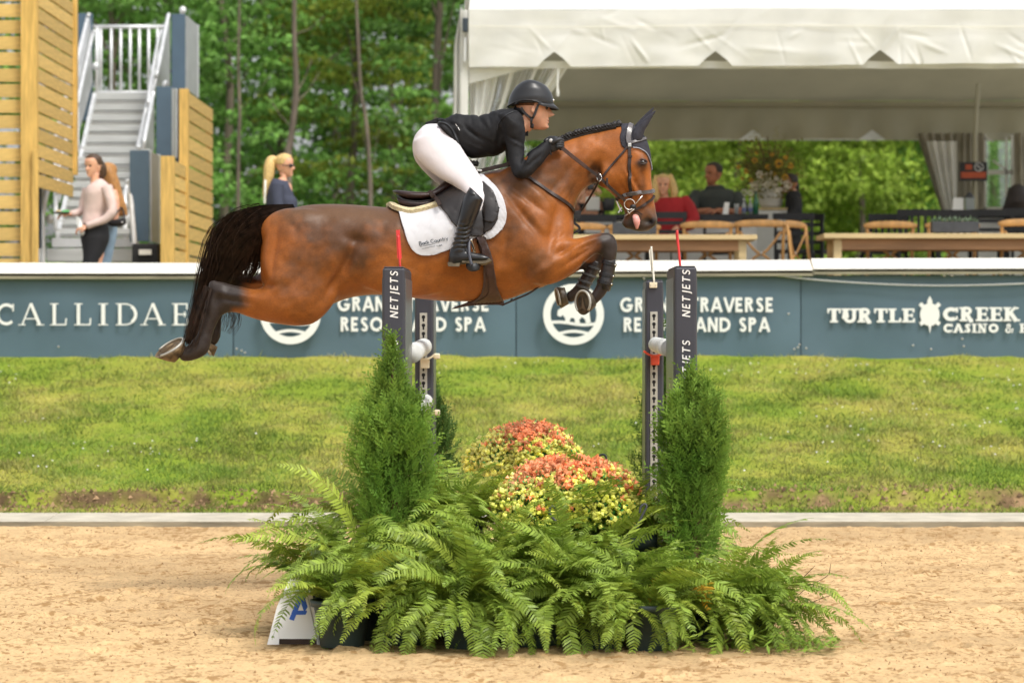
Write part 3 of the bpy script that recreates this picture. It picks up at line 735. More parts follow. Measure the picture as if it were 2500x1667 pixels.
vpost(fs, 176, 187, -40, 427, d2, .12)
# right-hand screens of the stairs
def deep_fence(label, xa, da, xb, px0, px1, top, ztop_near, pitch, n):
    X = P(xa, 0, da)[0]; db = X*7240/(xb-1293)
    t = thing('slatted_fence', (X, (da+db)/2, 1.65), label, 'fence')
    vpost(t, px0, px1, top, 700, da-.12, .14)
    sm = slat_meshes((.028, db-da, pitch-.028)); 
    for k in range(n): slat_obj(t, random.choice(sm), (X, (da+db)/2, ztop_near-pitch*(k+.5)))
    for dd in (da+.08, db-.05): MB().box((X-.04, dd, (ztop_near+1.65)/2), (.05, .09, ztop_near-1.65-.06)).build('upright', MT['pinepost'], t)
    return t
deep_fence('taller slatted pine screen stepping back on the right side of the metal stairs', 459, 34.2, 517, 437, 459, 217, P(0, 224, 34.2)[2], .172, 16)
deep_fence('lower slatted pine screen with a thick yellow post, right of the metal stairs', 424, 33.0, 457, 392, 424, 381, P(0, 390, 33.0)[2], .165, 9)
st = thing('metal_staircase', P(225, 640, 36), 'aluminium staircase climbing between the pine screens to a railed platform', 'stairs')
def step(zl, zr, ya, yb, d, name='tread', m='tread'):
    A, B = Z(zl, ya, d), Z(zr, yb, d); dep = .30
    MB().box(((A[0]+B[0])/2, d+dep/2, (A[2]+B[2])/2), (B[0]-A[0], dep, A[2]-B[2]-.012)).build(name, MT[m], st, bevel=.006)
ys = [535, 600, 660, 720, 782, 846, 908, 972]
for k in range(7):
    t = k/6.; step(545-90*t, 868-35*t+40*t, ys[k], ys[k+1]-16, 42.2-2.9*t)
    step(545-90*t, 868+5*t, ys[k+1]-15, ys[k+1], 42.19-2.9*t, 'riser', 'steeld')
step(452, 770, 975, 992, 39.1, 'landing', 'steeld'); 
ys = [994, 1050, 1105, 1160, 1215, 1270, 1322, 1375]
for k in range(7):
    t = k/6.; step(430-110*t, 760+20*t, ys[k], ys[k+1]-13, 38.9-2.4*t)
    step(430-110*t, 760+20*t, ys[k+1]-12, ys[k+1], 38.89-2.4*t, 'riser', 'steeld')
step(300, 790, 1378, 1436, 36.2, 'riser', 'steeld'); step(270, 800, 1440, 1520, 35.9)
# platform rail
MB().tube([Z(540, 157, 42.4), Z(955, 157, 42.4)], .028, 8).build('top_rail', MT['alu'], st, smooth=True)
for x in (563, 585, 645, 700, 755, 808, 862, 914): MB().tube([Z(x, 160, 42.4), Z(x, 535, 42.4)], .021 if x > 570 else .03, 8).build('baluster', MT['alu'], st, smooth=True)
MB().tube([Z(545, 535, 42.4), Z(868, 535, 42.4)], .02, 8).build('lower_rail', MT['alu'], st, smooth=True)
def rail(pts, r=.027): MB().tube(crom(pts, len(pts)*5), r, 8).build('handrail', MT['alu'], st, smooth=True)
rail([Z(515, 85, 42), Z(505, 120, 42), Z(450, 340, 40.5), Z(443, 400, 40.3), Z(443, 700, 40)])
rail([Z(547, 180, 42), Z(530, 230, 41.8), Z(455, 570, 39.3), Z(447, 620, 39.2), Z(450, 880, 39)])
rail([Z(388, 545, 38.8), Z(375, 590, 38.6), Z(322, 790, 36.9), Z(320, 850, 36.8), Z(325, 1330, 36.5)])
rail([Z(425, 640, 38.8), Z(410, 700, 38.5), Z(345, 950, 36.7), Z(338, 1010, 36.6), Z(335, 1130, 36.5)])
rail([Z(252, 925, 35.6), Z(240, 960, 35.5), Z(220, 1100, 34.9), Z(220, 1180, 34.8), Z(225, 1560, 34.8)])
rail([Z(293, 1040, 35.6), Z(280, 1090, 35.5), Z(250, 1230, 34.9), Z(247, 1300, 34.8), Z(252, 1560, 34.8)])
rail([Z(978, 85, 42), Z(968, 130, 41.8), Z(915, 400, 40.6), Z(900, 470, 40.5), Z(862, 620, 40)])
rail([Z(937, 178, 42), Z(915, 260, 41.6), Z(872, 500, 40), Z(860, 600, 39.6)])
rail([Z(890, 535, 39.4), Z(880, 590, 39.2), Z(842, 780, 38), Z(834, 860, 37.9)])
rail([Z(848, 632, 39.2), Z(835, 690, 39), Z(805, 860, 38)])
rail([Z(782, 928, 35.9), Z(776, 980, 35.8), Z(760, 1100, 35.3), Z(762, 1180, 35.2), Z(792, 1560, 35)], .032)
rail([Z(738, 1040, 37), Z(732, 1090, 37), Z(725, 1160, 36.8), Z(728, 1400, 36.6)])
for a, b in ((Z(548, 560, 42), Z(458, 965, 39.3)), (Z(412, 1030, 38.8), Z(335, 1370, 36.5)), (Z(868, 560, 42), Z(800, 870, 39.6))):
    MB().beam(a, b, .05, .10).build('stringer', MT['alu'], st)
def plate(pts, m='alud', t=.02, name='guard_plate'): MB().prism(pts, (0, 1, 0), t).build(name, MT[m], st)
plate([Z(522, 110, 42.05), Z(538, 470, 42.05), Z(460, 760, 39.6), Z(446, 560, 39.6), Z(448, 370, 40.4)])
plate([Z(388, 560, 38.7), Z(398, 1000, 38.7), Z(345, 1180, 36.8), Z(322, 1100, 36.8), Z(320, 820, 36.9)])
plate([Z(255, 940, 35.6), Z(272, 1100, 35.6), Z(245, 1500, 34.9), Z(222, 1500, 34.9), Z(224, 1120, 34.9)])
plate([Z(985, 110, 41.9), Z(985, 500, 41.9), Z(910, 500, 40.6), Z(915, 420, 40.6)])
plate([Z(892, 560, 39.3), Z(893, 870, 39.3), Z(836, 860, 38), Z(845, 790, 38)])
plate([Z(783, 960, 35.8), Z(800, 1520, 35.8), Z(770, 1520, 35.3), Z(763, 1130, 35.3)])
for (x, y, d) in ((435, 850, 39), (555, 385, 41.9), (290, 1270, 35.2), (750, 1265, 36.8), (960, 492, 40.4), (1060, 62, 41.7)):
    MB().ball(Z(x, y, d), (.05, .05, .06), 8, 6).build('rail_clamp', MT['alu'], st, smooth=True)
# slate screens
def screen(label, za, zb, yt, yb, d, side, m='blue', sm='alud', xs=None):
    t = thing('screen_panel', (Z((za+zb)/2, 0, d)[0], d, 1.65), label, 'panel')
    A, B = Z(za, yt, d), Z(zb, yb, d)
    MB().box(((A[0]+B[0])/2, d+.03, (A[2]+B[2])/2), (B[0]-A[0], .06, A[2]-B[2])).build('face_panel', MT[m], t, bevel=.004)
    if side:
        X = B[0]+.012; db = X*7240/(side/2.375-1293)
        MB().box((X, (d+.06+db)/2, (A[2]-.01+B[2])/2), (.02, db-d-.06, A[2]-.02-B[2])).build('side_panel', MT[sm], t)
        MB().tube([(X, db, A[2]), (X, db, B[2])], .02, 6).build('edge_tube', MT['alu'], t)
    return t
screen('tall slate blue panel with a pale grey side, highest right of the stairs', 994, 1072, 82, 520, 39.8, 1145)
screen('slate blue panel with grey edge behind the taller pine screen', 905, 992, 502, 906, 36.8, 1018)
screen('dark navy gap panel beside the taller pine screen post', 1018, 1040, 520, 960, 37.4, None, 'navy')
screen('lowest slate blue panel, right of the two walking women', 752, 864, 872, 1400, 35.2, 920)
screen('slate blue panel top left of the stairs beside the pine screen post', 452, 536, 78, 700, 42.6, None)
screen('dark grey panel post at the foot of the stairs, left of the handrails', 180, 238, 870, 1440, 34.4, None, 'navy')
# gear under the stairs
t = thing('equipment_case', Z(845, 1500, 34), 'small dark equipment case with a pale lid under the lowest slate panel', 'case')
MB().box(Z(850, 1500, 34), (.30, .3, .34)).build('body', MT['blackfab'], t, bevel=.02)
MB().box(Z(842, 1462, 33.83), (.14, .03, .06)).build('lid_label', MT['capwhite'], t)

# ================================================================ marquee
TD, TB = 31.5, 43.9
tent = thing('marquee_tent', (0, 37.7, 1.65), 'large white frame marquee with scalloped valance covering the dining terrace', 'tent')
xl, xr = P(1145, 0, TD)[0], 9.2
ze = P(0, 24, TD)[2]; zv = P(0, 163, TD)[2]; zr = ze+2.3; mid = (TD+TB)/2
def sheet(fn, nu, nv, name, m, parent=tent, lab=None, t=0):
    v = [fn(i/nu, j/nv) for j in range(nv+1) for i in range(nu+1)]
    f = [(j*(nu+1)+i, j*(nu+1)+i+1, (j+1)*(nu+1)+i+1, (j+1)*(nu+1)+i) for j in range(nv) for i in range(nu)]
    o = MB().add(v, f).build(name, MT[m], parent, smooth=True, label=lab)
    if t: s = o.modifiers.new('t', 'SOLIDIFY'); s.thickness = t
    return o
def roof(front):
    def fn(u, v):
        x = xl+(xr-xl)*u; y = TD+(mid-TD)*v if front else TB-(TB-mid)*v
        return (x, y, ze+(zr-ze)*v-.10*math.sin(math.pi*v)*abs(math.sin(u*math.pi*3))*.6)
    return fn
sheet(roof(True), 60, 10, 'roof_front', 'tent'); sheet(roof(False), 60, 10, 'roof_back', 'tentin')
notch = [1353, 1746, 2148, 2545]
def val_bottom(px, depth_=1.0):
    b = np.interp(px, [1145, 1383, 1713, 1946, 2100, 2350, 2560], [164, 164, 162, 162, 159, 156, 156])
    for n_ in notch:
        q = abs(px-n_); b -= 36*max(0, 1-q/ (40 if q < 40 else 1e9))**.8 if q < 40 else 0
        b += 0
    return b
crg = random.Random(4); CREASE = []
for k_ in range(46):
    x_ = crg.uniform(1150, 2500); y_ = crg.uniform(35, 120); a_ = crg.choice([.25, .5, 1.1, -.4, -.9, .1, 1.5])+crg.uniform(-.2, .2); l_ = crg.uniform(50, 170)
    CREASE.append((x_, y_, x_+l_*math.cos(a_), y_+l_*math.sin(a_), crg.uniform(-.022, .022)))
for n_x in (1353, 1746, 2148): CREASE += [(n_x-4, 128, n_x-70, 60, .012), (n_x+5, 128, n_x+60, 50, .012)]
def vfn(u, v):
    px = 1145+(2560-1145)*u; yb = val_bottom(px); yt = 24+2*math.sin(u*9); yy = yt+(yb-yt)*v
    q = P(px, yy, TD)
    w = fbm(px*.006+3, yy*.018, 2, 2)*.07+.02*math.sin(px*.045+yy*.02)*v
    
    for x0_, y0_, x1_, y1_, s_ in CREASE:
        L_ = math.hypot(x1_-x0_, y1_-y0_); t_ = ((px-x0_)*(x1_-x0_)+(yy-y0_)*(y1_-y0_))/L_**2; n_ = ((px-x0_)*(y1_-y0_)-(yy-y0_)*(x1_-x0_))/L_
        if -.1 < t_ < 1.1 and abs(n_) < 14: w += s_*math.exp(-(n_/4.5)**2)*max(0, math.sin(math.pi*min(max(t_, 0), 1)))
    q[1] -= .04+w*(.3+.7*v); return q
sheet(vfn, 560, 26, 'valance', 'tent')
def vfn2(u, v):
    px = 1145+(2560-1145)*u; q = P(px, 150+18*v, TD+.12); q[1] += .03*math.sin(px*.05); return q
sheet(vfn2, 120, 2, 'inner_flap', 'tent')
for yy_, hh_ in ((63, 2.2), (150, 1.5)):
    pass
sheet(lambda u, v: P(1146+1414*u, 62+2.6*v+2*math.sin(u*9), TD-.055-.02), 60, 1, 'seam', 'capwhite')
# back valance seen from inside, with lighter flap behind the notches
bnotch = [1545, 1838, 2130]
def bvf(u, v):
    x = xl+(xr-xl)*u; px = 1293+x*F/TB; yb = 341
    for n_ in bnotch:
        q = abs(px-n_)
        if q < 34: yb -= 26*(1-q/34)
    q = P(px, 249+(yb-249)*v+2.5*math.sin(px*.021), TB); q[1] += .05*math.sin(px*.06)*v; return q
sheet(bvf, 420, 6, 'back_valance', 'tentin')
sheet(lambda u, v: P(1293+(xl+(xr-xl)*u)*F/TB, 305+v*38, TB+.14), 60, 1, 'back_flap', 'tent')
# frame: legs and eave beams
for x, d in ((P(1133, 0, TD)[0], TD+.1), (P(1133, 0, TD)[0], TB), ):
    MB().box((x, d, (1.65+ze)/2), (.085, .085, ze-1.65)).build('leg', MT['tent'], tent, bevel=.01)
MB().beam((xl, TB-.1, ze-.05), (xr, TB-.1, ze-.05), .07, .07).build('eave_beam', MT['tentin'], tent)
for x in (xl+.1, 2.6, ): MB().beam((x, TD+.1, ze-.06), (x, mid, zr-.08), .06, .06).build('rafter', MT['alud'], tent)
MB().box(P(1136, 62, TD-.02), (.06, .05, .15)).build('corner_bracket', MT['navy'], tent, bevel=.01)
MB().tube([P(1136, 92, TD), P(1134, 150, TD)], .012, 6).build('corner_rod', MT['alu'], tent)
gable = MB(); gable.add([(xl-.05, TD, ze), (xl-.05, mid, zr), (xl-.05, TB, ze), (xl-.05, TB, zv), (xl-.05, TD, zv)], [(0,1,2,3,4)]); gable.build('gable', MT['tent'], tent)
def cfn(u, v):   # outer curtain hanging left of the leg
    xa = np.interp(v, [0, .2, .55, 1], [1124, 1108, 1106, 1088]); xb = np.interp(v, [0, 1], [1130, 1138])
    q = P(xa+(xb-xa)*u, 20+v*460, TD+.12); q[1] += .05*math.sin(u*17+v*2); return q
sheet(cfn, 30, 24, 'side_curtain', 'tent')
def dfn(u, v):   # front wall pulled back to the leg: white hem, clear window, white leading edge
    xa = 1146; top = np.interp(u, [0, 1], [166, 164]); xb = np.interp(v, [0, .25, .5, .75, 1], [1388, 1335, 1262, 1222, 1210])
    yy = top+v*(320+0*u); yy += 26*u*(1-v)*0
    q = P(xa+(xb-xa)*u, yy, TD+.22); q[1] += .10*math.sin(u*26+v*3)*(.35+.65*v)+.04*math.sin(u*61); return q
def part_sheet(u0, u1, name, m, n): sheet(lambda u, v: dfn(u0+(u1-u0)*u, v), n, 30, name, m)
part_sheet(0, .30, 'tied_curtain', 'tent', 20); part_sheet(.30, .42, 'clear_window', 'clear', 10); part_sheet(.42, .47, 'window_seam', 'tent', 4)
part_sheet(.47, .66, 'clear_window', 'clear', 14); part_sheet(.66, .70, 'window_seam', 'tent', 4); part_sheet(.70, .86, 'clear_window', 'clear', 12); part_sheet(.86, 1, 'curtain_edge', 'tent', 10)
sheet(lambda u, v: P(1146+160*u*(1-.2*v), 168+v*(34*(1-u)+3), TD+.1), 20, 4, 'tied_curtain', 'tent')
MB().tube(crom([P(1363, 170, TD), P(1361, 200, TD), P(1362, 236, TD)], 12), [.012]*9+[.017, .018, .012], 6).build('tie_cord', MT['tent'], tent)
# curtains, window wall and pole towards the right end
def rc(xa0, xa1, xb0, xb1, y0, y1, d, name, m, fr=20, amp=.07):
    def fn(u, v):
        xa = xa0+(xa1-xa0)*v; xb = xb0+(xb1-xb0)*v; q = P(xa+(xb-xa)*u, y0+(y1-y0)*v, d); q[1] += amp*math.sin(u*fr); return q
    return sheet(fn, 50, 12, name, m)
rc(2237, 2312, 2342, 2342, 325, 560, 43.2, 'back_curtain', 'curtain', 30)
rc(2262, 2318, 2336, 2338, 345, 560, 43.0, 'back_curtain', 'tent', 22, .05)
rc(2340, 2342, 2402, 2402, 325, 560, 43.3, 'back_curtain', 'curtain', 24, .05)
rc(2474, 2478, 2620, 2620, 325, 600, 42.6, 'back_curtain', 'curtain', 40)
rc(2400, 2400, 2476, 2476, 325, 512, 43.5, 'clear_window', 'clear', 9, .01)
for a, b, w in (((2402, 330), (2402, 512), .07), ((2472, 330), (2472, 512), .05), ((2457, 335), (2457, 512), .035), ((2402, 421), (2472, 421), .07), ((2402, 511), (2472, 511), .06), ((2424, 392), (2455, 414), .03), ((2402, 338), (2424, 345), .03)):
    MB().beam(P(*a, 43.44), P(*b, 43.44), w, .02, up=(0, 1, 0)).build('window_bar', MT['tent'], tent)
MB().tube([P(2389, 205, 38.5), P(2380, 330, 38.5), P(2378, 640, 38.5)], .03, 8).build('inner_pole', MT['tentin'], tent, smooth=True)
# hanging sign
sg = thing('notice_sign', P(2376, 419, 38.3), 'small black and orange sign with a ring mark, hanging by the tent pole', 'sign')
A, B = P(2342, 396, 38.3), P(2410, 442, 38.3)
MB().box(((A[0]+B[0])/2, 38.3, (A[2]+B[2])/2), (B[0]-A[0], .012, A[2]-B[2])).build('board', MT['black'], sg)
MT['orange'] = pmat('orange_print', (.42, .075, .025), .6, .1, 9)
def rect(mb, xa, ya, xb, yb, d): mb.add([P(xa, yb, d), P(xb, yb, d), P(xb, ya, d), P(xa, ya, d)], [(0,1,2,3)])
m = MB(); rect(m, 2357, 402, 2373, 415, 38.29); m.build('orange_block', MT['orange'], sg)
m = MB(); rect(m, 2346, 420, 2407, 435, 38.29); m.build('orange_band', MT['orange'], sg)
m = MB(); strokes_to(m, [(arc(0, 0, 10, 0, 350, 20)+[(10, 0)], 1.5), ([(-5, 4), (5, -4)], 2)], lambda a, b, k: P(2390+a, 408-b, 38.289-.001*k), [0]); m.build('ring_mark', MT['white'], sg)

# ================================================================ dining terrace
DK = 1.65
def cross_chair():
    t = thing('crossback_chair', (0, 0, 0), 'x', 'chair', 'natural oak cross-back chairs on the terrace')
    W = .22; m = MT['chairwood']
    for s in (-1, 1):
        MB().tube(crom([(s*(W+.005), .20, 0), (s*W, .20, .45), (s*(W-.0), .23, .70), (s*(W+.01), .25, .86)], 12), [.017]*12, 8).build('leg', m, t, smooth=True)
        MB().tube([(s*.20, -.20, 0), (s*.19, -.18, .44)], .016, 8).build('leg', m, t, smooth=True)
        MB().beam((s*.18, -.17, .20), (s*.20, .20, .20), .02, .02).build('stretcher', m, t)
    MB().box((0, 0, .455), (.43, .42, .03)).build('seat', MT['chairwood'], t, bevel=.01)
    R = []
    for u in np.linspace(-1, 1, 15):
        y = .262-.035*(1-u*u)*-1; z = .865+.012*(1-u*u); hh = .036*(1-.55*abs(u)**6); a = np.linspace(0, 2*math.pi, 10, endpoint=False)
        R.append(np.stack([np.full(10, u*.265), y+.013*np.cos(a), z+hh*np.sin(a)], 1))
    MB().rings(R).build('top_rail', m, t, smooth=True)
    for s in (-1, 1):
        MB().tube(crom([(s*.20, .235, .80), (s*.06, .262, .62), (-s*.06, .255, .55), (-s*.19, .215, .40)], 14), .013, 6, flat=.7).build('cross_slat', m, t, smooth=True)
    MB().ball((0, .262, .59), (.02, .012, .02), 8, 6).build('rosette', MT['alud'], t)
    return t
chair0 = cross_chair(); used = False
def place(px, ytop, d, rz, label, scale=1.0, z=DK):
    global used
    o = chair0 if not used else copy_tree(chair0); used = True
    x = P(px, 0, d)[0]; zt = P(0, ytop, d)[2]; k = (zt-z)/.90
    o.location = (x, d, z); o.rotation_euler = (0, 0, math.radians(rz)); o.scale = (k*scale, k*scale, k); o['label'] = label; return o
place(1412, 549, 33.1, 182, "oak cross-back chair showing between the horse's chest and raised knee")
place(1548, 549, 33.1, 178, "oak cross-back chair mostly hidden by the grey planter below the horse's muzzle")
place(1729, 545, 33.2, 175, 'oak cross-back chair below the man in the dark polo shirt')
place(1848, 542, 33.3, 184, 'oak cross-back chair with its whole cross showing, at the end of the near table')
place(2003, 540, 32.5, 62, 'oak cross-back chair turned sideways between the two farm tables')
place(2166, 545, 33.2, 180, 'oak cross-back chair behind the right table, beneath the black slatted bar chairs', .98)
place(2318, 545, 33.2, 178, 'oak cross-back chair half hidden by the succulent trough')
place(2486, 540, 33.1, 186, 'oak cross-back chair at the right edge of the photo')
def farm_table(xa, xb, yt, d, label):
    A, B = P(xa, yt, d), P(xb, yt, d); t = thing('farm_table', ((A[0]+B[0])/2, d+.45, DK), label, 'table', 'long wooden farm tables on the terrace')
    cx, L = (A[0]+B[0])/2, B[0]-A[0]; z = A[2]
    for k in range(5):
        MB().box((cx, d+.09+.182*k, z-.03), (L, .176, .052)).build('plank', MT['tabletop'], t, bevel=.004)
    MB().box((cx, d+.10, z-.117), (L-.22, .03, .115)).build('apron', MT['apron'], t); MB().box((cx, d+.80, z-.117), (L-.22, .03, .115)).build('apron', MT['apron'], t)
    for sx in (-1, 1):
        for yy in (.11, .79): MB().box((cx+sx*(L/2-.155), d+yy+.01, (z-.06+DK)/2), (.085, .085, z-.062-DK), taper=1).build('leg', MT['tabletop'], t, bevel=.005)
    return z
zt1 = farm_table(1385, 1849, 572, 31.9, "long farm table with pale top and brown apron behind the horse's forelegs")
zt2 = farm_table(2012, 2575, 569, 31.9, 'long farm table with pale top and brown apron at the right edge')
MT['grey'] = pmat('charcoal_planter', (.055, .058, .062), .7, .1, 10)
MT['succ'] = leafmat('succulent', (.12, .20, .12), (.25, .30, .20), .5, .1)
def trough(xa, xb, yt, yb, d, label, plants=True):
    A, B = P(xa, yt, d), P(xb, yb, d); t = thing('planter_trough', ((A[0]+B[0])/2, d+.1, B[2]), label, 'planter'); cx = (A[0]+B[0])/2
    w, h = B[0]-A[0], A[2]-B[2]
    for s in (-1, 1):
        MB().box((cx, d+.1+s*.085, (A[2]+B[2])/2), (w, .015, h)).build('side_board', MT['grey'], t, bevel=.003)
        MB().box((cx+s*(w/2-.008), d+.1, (A[2]+B[2])/2), (.015, .152, h-.004)).build('end_board', MT['grey'], t)
    MB().box((cx, d+.1, A[2]-.03), (w-.035, .15, .02)).build('soil', MT['soil'], t)
    if plants:
        for k in range(9):
            m = MB(); c = np.array([cx-w*.44+w*.11*k, d+.1+.03*random.uniform(-1, 1), A[2]-.01]); r = random.uniform(.04, .065)
            for j in range(16):
                a = j*2.4; e = .2+1.2*(1-j/16); q = np.array([math.cos(a)*math.sin(e), math.sin(a)*math.sin(e), math.cos(e)]); l = r*(.7+.6*random.random()); sd_ = np.array([-math.sin(a), math.cos(a), 0])*.012
                m.add([c, c+q*l*.6-sd_, c+q*l*1.3, c+q*l*.6+sd_], [(0,1,2,3)], .2+.8*random.random())
            m.build('succulent', MT['succ'], t)
    return t
trough(1496, 1603, 543, 571, 31.95, 'charcoal planter trough standing on the near farm table', False)
trough(2277, 2391, 541, 567, 31.95, 'charcoal planter trough filled with green succulents on the right farm table')
# bar counters (black top, white body)
def bar(xa, xb, yt, d, label, body=True):
    A, B = P(xa, yt, d), P(xb, yt, d); t = thing('bar_counter', ((A[0]+B[0])/2, d+.3, DK), label, 'bar table'); cx, L, z = (A[0]+B[0])/2, B[0]-A[0], A[2]
    MB().box((cx, d+.3, z-.028), (L, .62, .055)).build('top', MT['black'], t, bevel=.01)
    if body:
        n = max(2, int(L/.8))
        for k in range(n):
            MB().box((cx-L/2+.12+(L-.24)*(k+.5)/n, d+.3, (DK+z)/2-.03), ((L-.24)/n-.02, .45, z-DK-.075)).build('front_panel', MT['tent'], t, bevel=.004)
    return z
zb1 = bar(1402, 1876, 523, 34.4, 'white counter with a thick black top, the red-clad woman and the man leaning on it')
zb2 = bar(2300, 2700, 518, 36.4, 'white counter with a black top behind the succulent trough')
def bar_stool(kind):
    t = thing('bar_stool', (0, 0, 0), 'x', 'bar stool', 'black high-backed bar stools'); W = .21; m = MT['black']
    for s in (-1, 1):
        MB().beam((s*W, .20, 0), (s*W, .23, 1.16), .035, .035, up=(0, 1, 0)).build('leg', m, t); MB().beam((s*W, -.19, 0), (s*W, -.19, .73), .035, .035, up=(0, 1, 0)).build('leg', m, t)
        MB().beam((s*W, -.17, .3), (s*W, .18, .3), .025, .03).build('foot_rail', m, t)
    MB().box((0, 0, .75), (.44, .42, .04)).build('seat', m, t, bevel=.01)
    MB().beam((-.24, .235, 1.15), (.24, .235, 1.15), .03, .075).build('top_rail', m, t)
    for z in (.25, .5): MB().beam((-.19, -.19, z), (.19, -.19, z), .025, .03).build('foot_rail', m, t)
    if kind == 'ladder':
        for z in (.86, .96, 1.06): MB().beam((-.19, .23, z), (.19, .23, z), .025, .04).build('back_slat', m, t)
    else:
        MB().beam((-.19, .23, .84), (.19, .23, .84), .025, .03).build('back_slat', m, t)
        for x in np.linspace(-.15, .15, 5): MB().beam((x, .232, .85), (x, .232, 1.12), .03, .018, up=(0, 1, 0)).build('spindle', m, t)
    return t
sA, sB = bar_stool('ladder'), bar_stool('spindle'); usd = {'A': 0, 'B': 0}
def stool(k, px, ytop, d, rz, label):
    src = sA if k == 'A' else sB; o = src if not usd[k] else copy_tree(src); usd[k] = 1
    z = P(0, ytop, d)[2]; s = (z-DK)/1.19; o.location = (P(px, 0, d)[0], d, DK); o.rotation_euler = (0, 0, math.radians(rz)); o.scale = (s, s, s); o['label'] = label
stool('A', 1624, 519, 33.45, 180, 'black bar stool whose back stands in front of the woman in red')
stool('A', 1940, 522, 34.6, 172, 'black ladder-back bar stool beside the white flower pedestal')
stool('A', 1452, 528, 33.9, 184, "black ladder-back bar stool seen behind the horse's throat and chest")
stool('A', 1762, 528, 33.9, 178, 'black ladder-back bar stool below the man in the dark polo shirt')
stool('A', 1986, 524, 36.5, 150, 'black bar stool turned away, right of the stool by the pedestal')
stool('B', 2157, 524, 35.6, 188, 'black bar stool at the left end of the row over the right table')
stool('B', 2236, 513, 35.2, 180, 'black spindle-back bar stool, second in the row over the right table')
stool('B', 2330, 514, 35.2, 182, 'black bar stool directly behind the succulent trough')
stool('A', 2420, 513, 35.2, 178, 'black bar stool in front of the white counter, right of the succulents')
stool('A', 2492, 510, 35.3, 181, 'black bar stool at the right edge below the long-haired woman')
# flower pedestal and vase
pd = thing('pedestal', P(1884, 640, 35.6), 'square white pedestal with a wooden top carrying the sunflower vase', 'pedestal')
A, B = P(1846, 513, 35.5), P(1923, 640, 35.5)
MB().box(((A[0]+B[0])/2, 35.7, (A[2]+DK)/2), (B[0]-A[0], .4, A[2]-DK)).build('body', MT['tent'], pd, bevel=.01)
MB().box(((A[0]+B[0])/2, 35.7, A[2]+.014), (B[0]-A[0]+.03, .43, .024)).build('top', MT['tabletop'], pd, bevel=.004)
vs = thing('flower_vase', P(1882, 508, 35.7), 'white pot holding a tall arrangement of sunflowers, gladioli and white blooms', 'flower arrangement')
c = P(1882, 507, 35.7); MB().lathe(c, [(.11, .0), (.135, .03), (.15, .12), (.155, .22), (.145, .235), (.12, .225)], 24).build('pot', MT['tent'], vs, smooth=True)
MT['sunfl'] = leafmat('sunflower_petals', (.50, .25, .02), (.62, .42, .04), .6, .2); MT['whitefl'] = leafmat('white_petals', (.62, .58, .45), (.75, .70, .60), .5, .3)
def flower(mb, c, nrm, r, k, wid, val=(.3, .9)):
    nrm = unit(nrm); x = unit(np.cross(nrm, (0, .3, 1))); y = np.cross(nrm, x)
    for j in range(k):
        a = 2*math.pi*j/k; dd = x*math.cos(a)+y*math.sin(a); s_ = (-x*math.sin(a)+y*math.cos(a))*wid*r
        mb.add([c+dd*r*.2, c+dd*r*.65-s_+nrm*r*.12, c+dd*r+nrm*r*.05, c+dd*r*.65+s_+nrm*r*.12], [(0,1,2,3)], random.uniform(*val))
MT['bouq'] = leafmat('dry_gold_foliage', (.10, .115, .02), (.30, .24, .03), .6, .2); gr = MB(); base = c+np.array([0, 0, .22])
for k in range(46):
    x, y = random.uniform(-80, 62), random.uniform(330, 470); e = P(1882+x, y+abs(x)*.3, 35.7+random.uniform(-.25, .25)); 
    gr.tube([base, (base+e)/2+np.array([0, 0, .06]), e], .006, 4, cap=False)
gr.fa = []
gr.build('stems', MT['stem'], vs)
lv = MB()
for k in range(900):
    x, y = random.gauss(-5, 36), random.gauss(425, 34)
    e = P(1882+x, min(max(y, 335), 482), 35.7+random.uniform(-.3, .25)); flower(lv, e, (random.uniform(-1, 1), -1, random.uniform(-.5, 1)), random.uniform(.02, .055), 2, .3, (0, .8))
for (gx, gy) in ((1842, 318), (1893, 312), (1917, 330), (1868, 345), (1902, 350), (1795, 398), (1938, 385)):
    tp = P(gx, gy, 35.6); lv.fa = lv.fa
    for s in np.linspace(0, 1, 22):
        q = tp*(1-s)+base*s; flower(lv, q+np.array([random.uniform(-.02, .02), 0, 0]), (random.uniform(-1, 1), -.6, .6), .028+.02*s, 2, .4, (0, .9))
lv.build('foliage', MT['bouq'], vs, kind='stuff')
sf, wf = [], []
for (x, y, r) in ((1901, 400, .060), (1842, 392, .042), (1875, 408, .038), (1917, 433, .045), (1930, 405, .04), (1822, 418, .036), (1860, 430, .03), (1803, 408, .028), (1918, 385, .03), (1885, 378, .028), (1848, 374, .026), (1812, 436, .026), (1834, 440, .03), (1890, 425, .03)):
    q = P(x, y, 35.45); m = MB(); flower(m, q, (random.uniform(-.4, .4), -1, .2), r, 14, .22); f_ = m.build('sunflower', MT['sunfl'], vs)
    MB().ball(q+np.array([0, -.012, 0]), (r*.32, r*.18, r*.32), 10, 6).build('flower_centre', MT['stem'], f_, smooth=True)
for k in range(30):
    x, y = random.choice([(1840, 455), (1865, 448), (1905, 460), (1915, 448), (1890, 440)]); q = P(x+random.gauss(0, 12), y+random.gauss(0, 11), 35.42+random.uniform(0, .1))
    m = MB(); flower(m, q, (random.uniform(-.6, .6), -1, random.uniform(-.4, .5)), random.uniform(.03, .055), 6, .32); m.build('white_bloom', MT['whitefl'], vs)
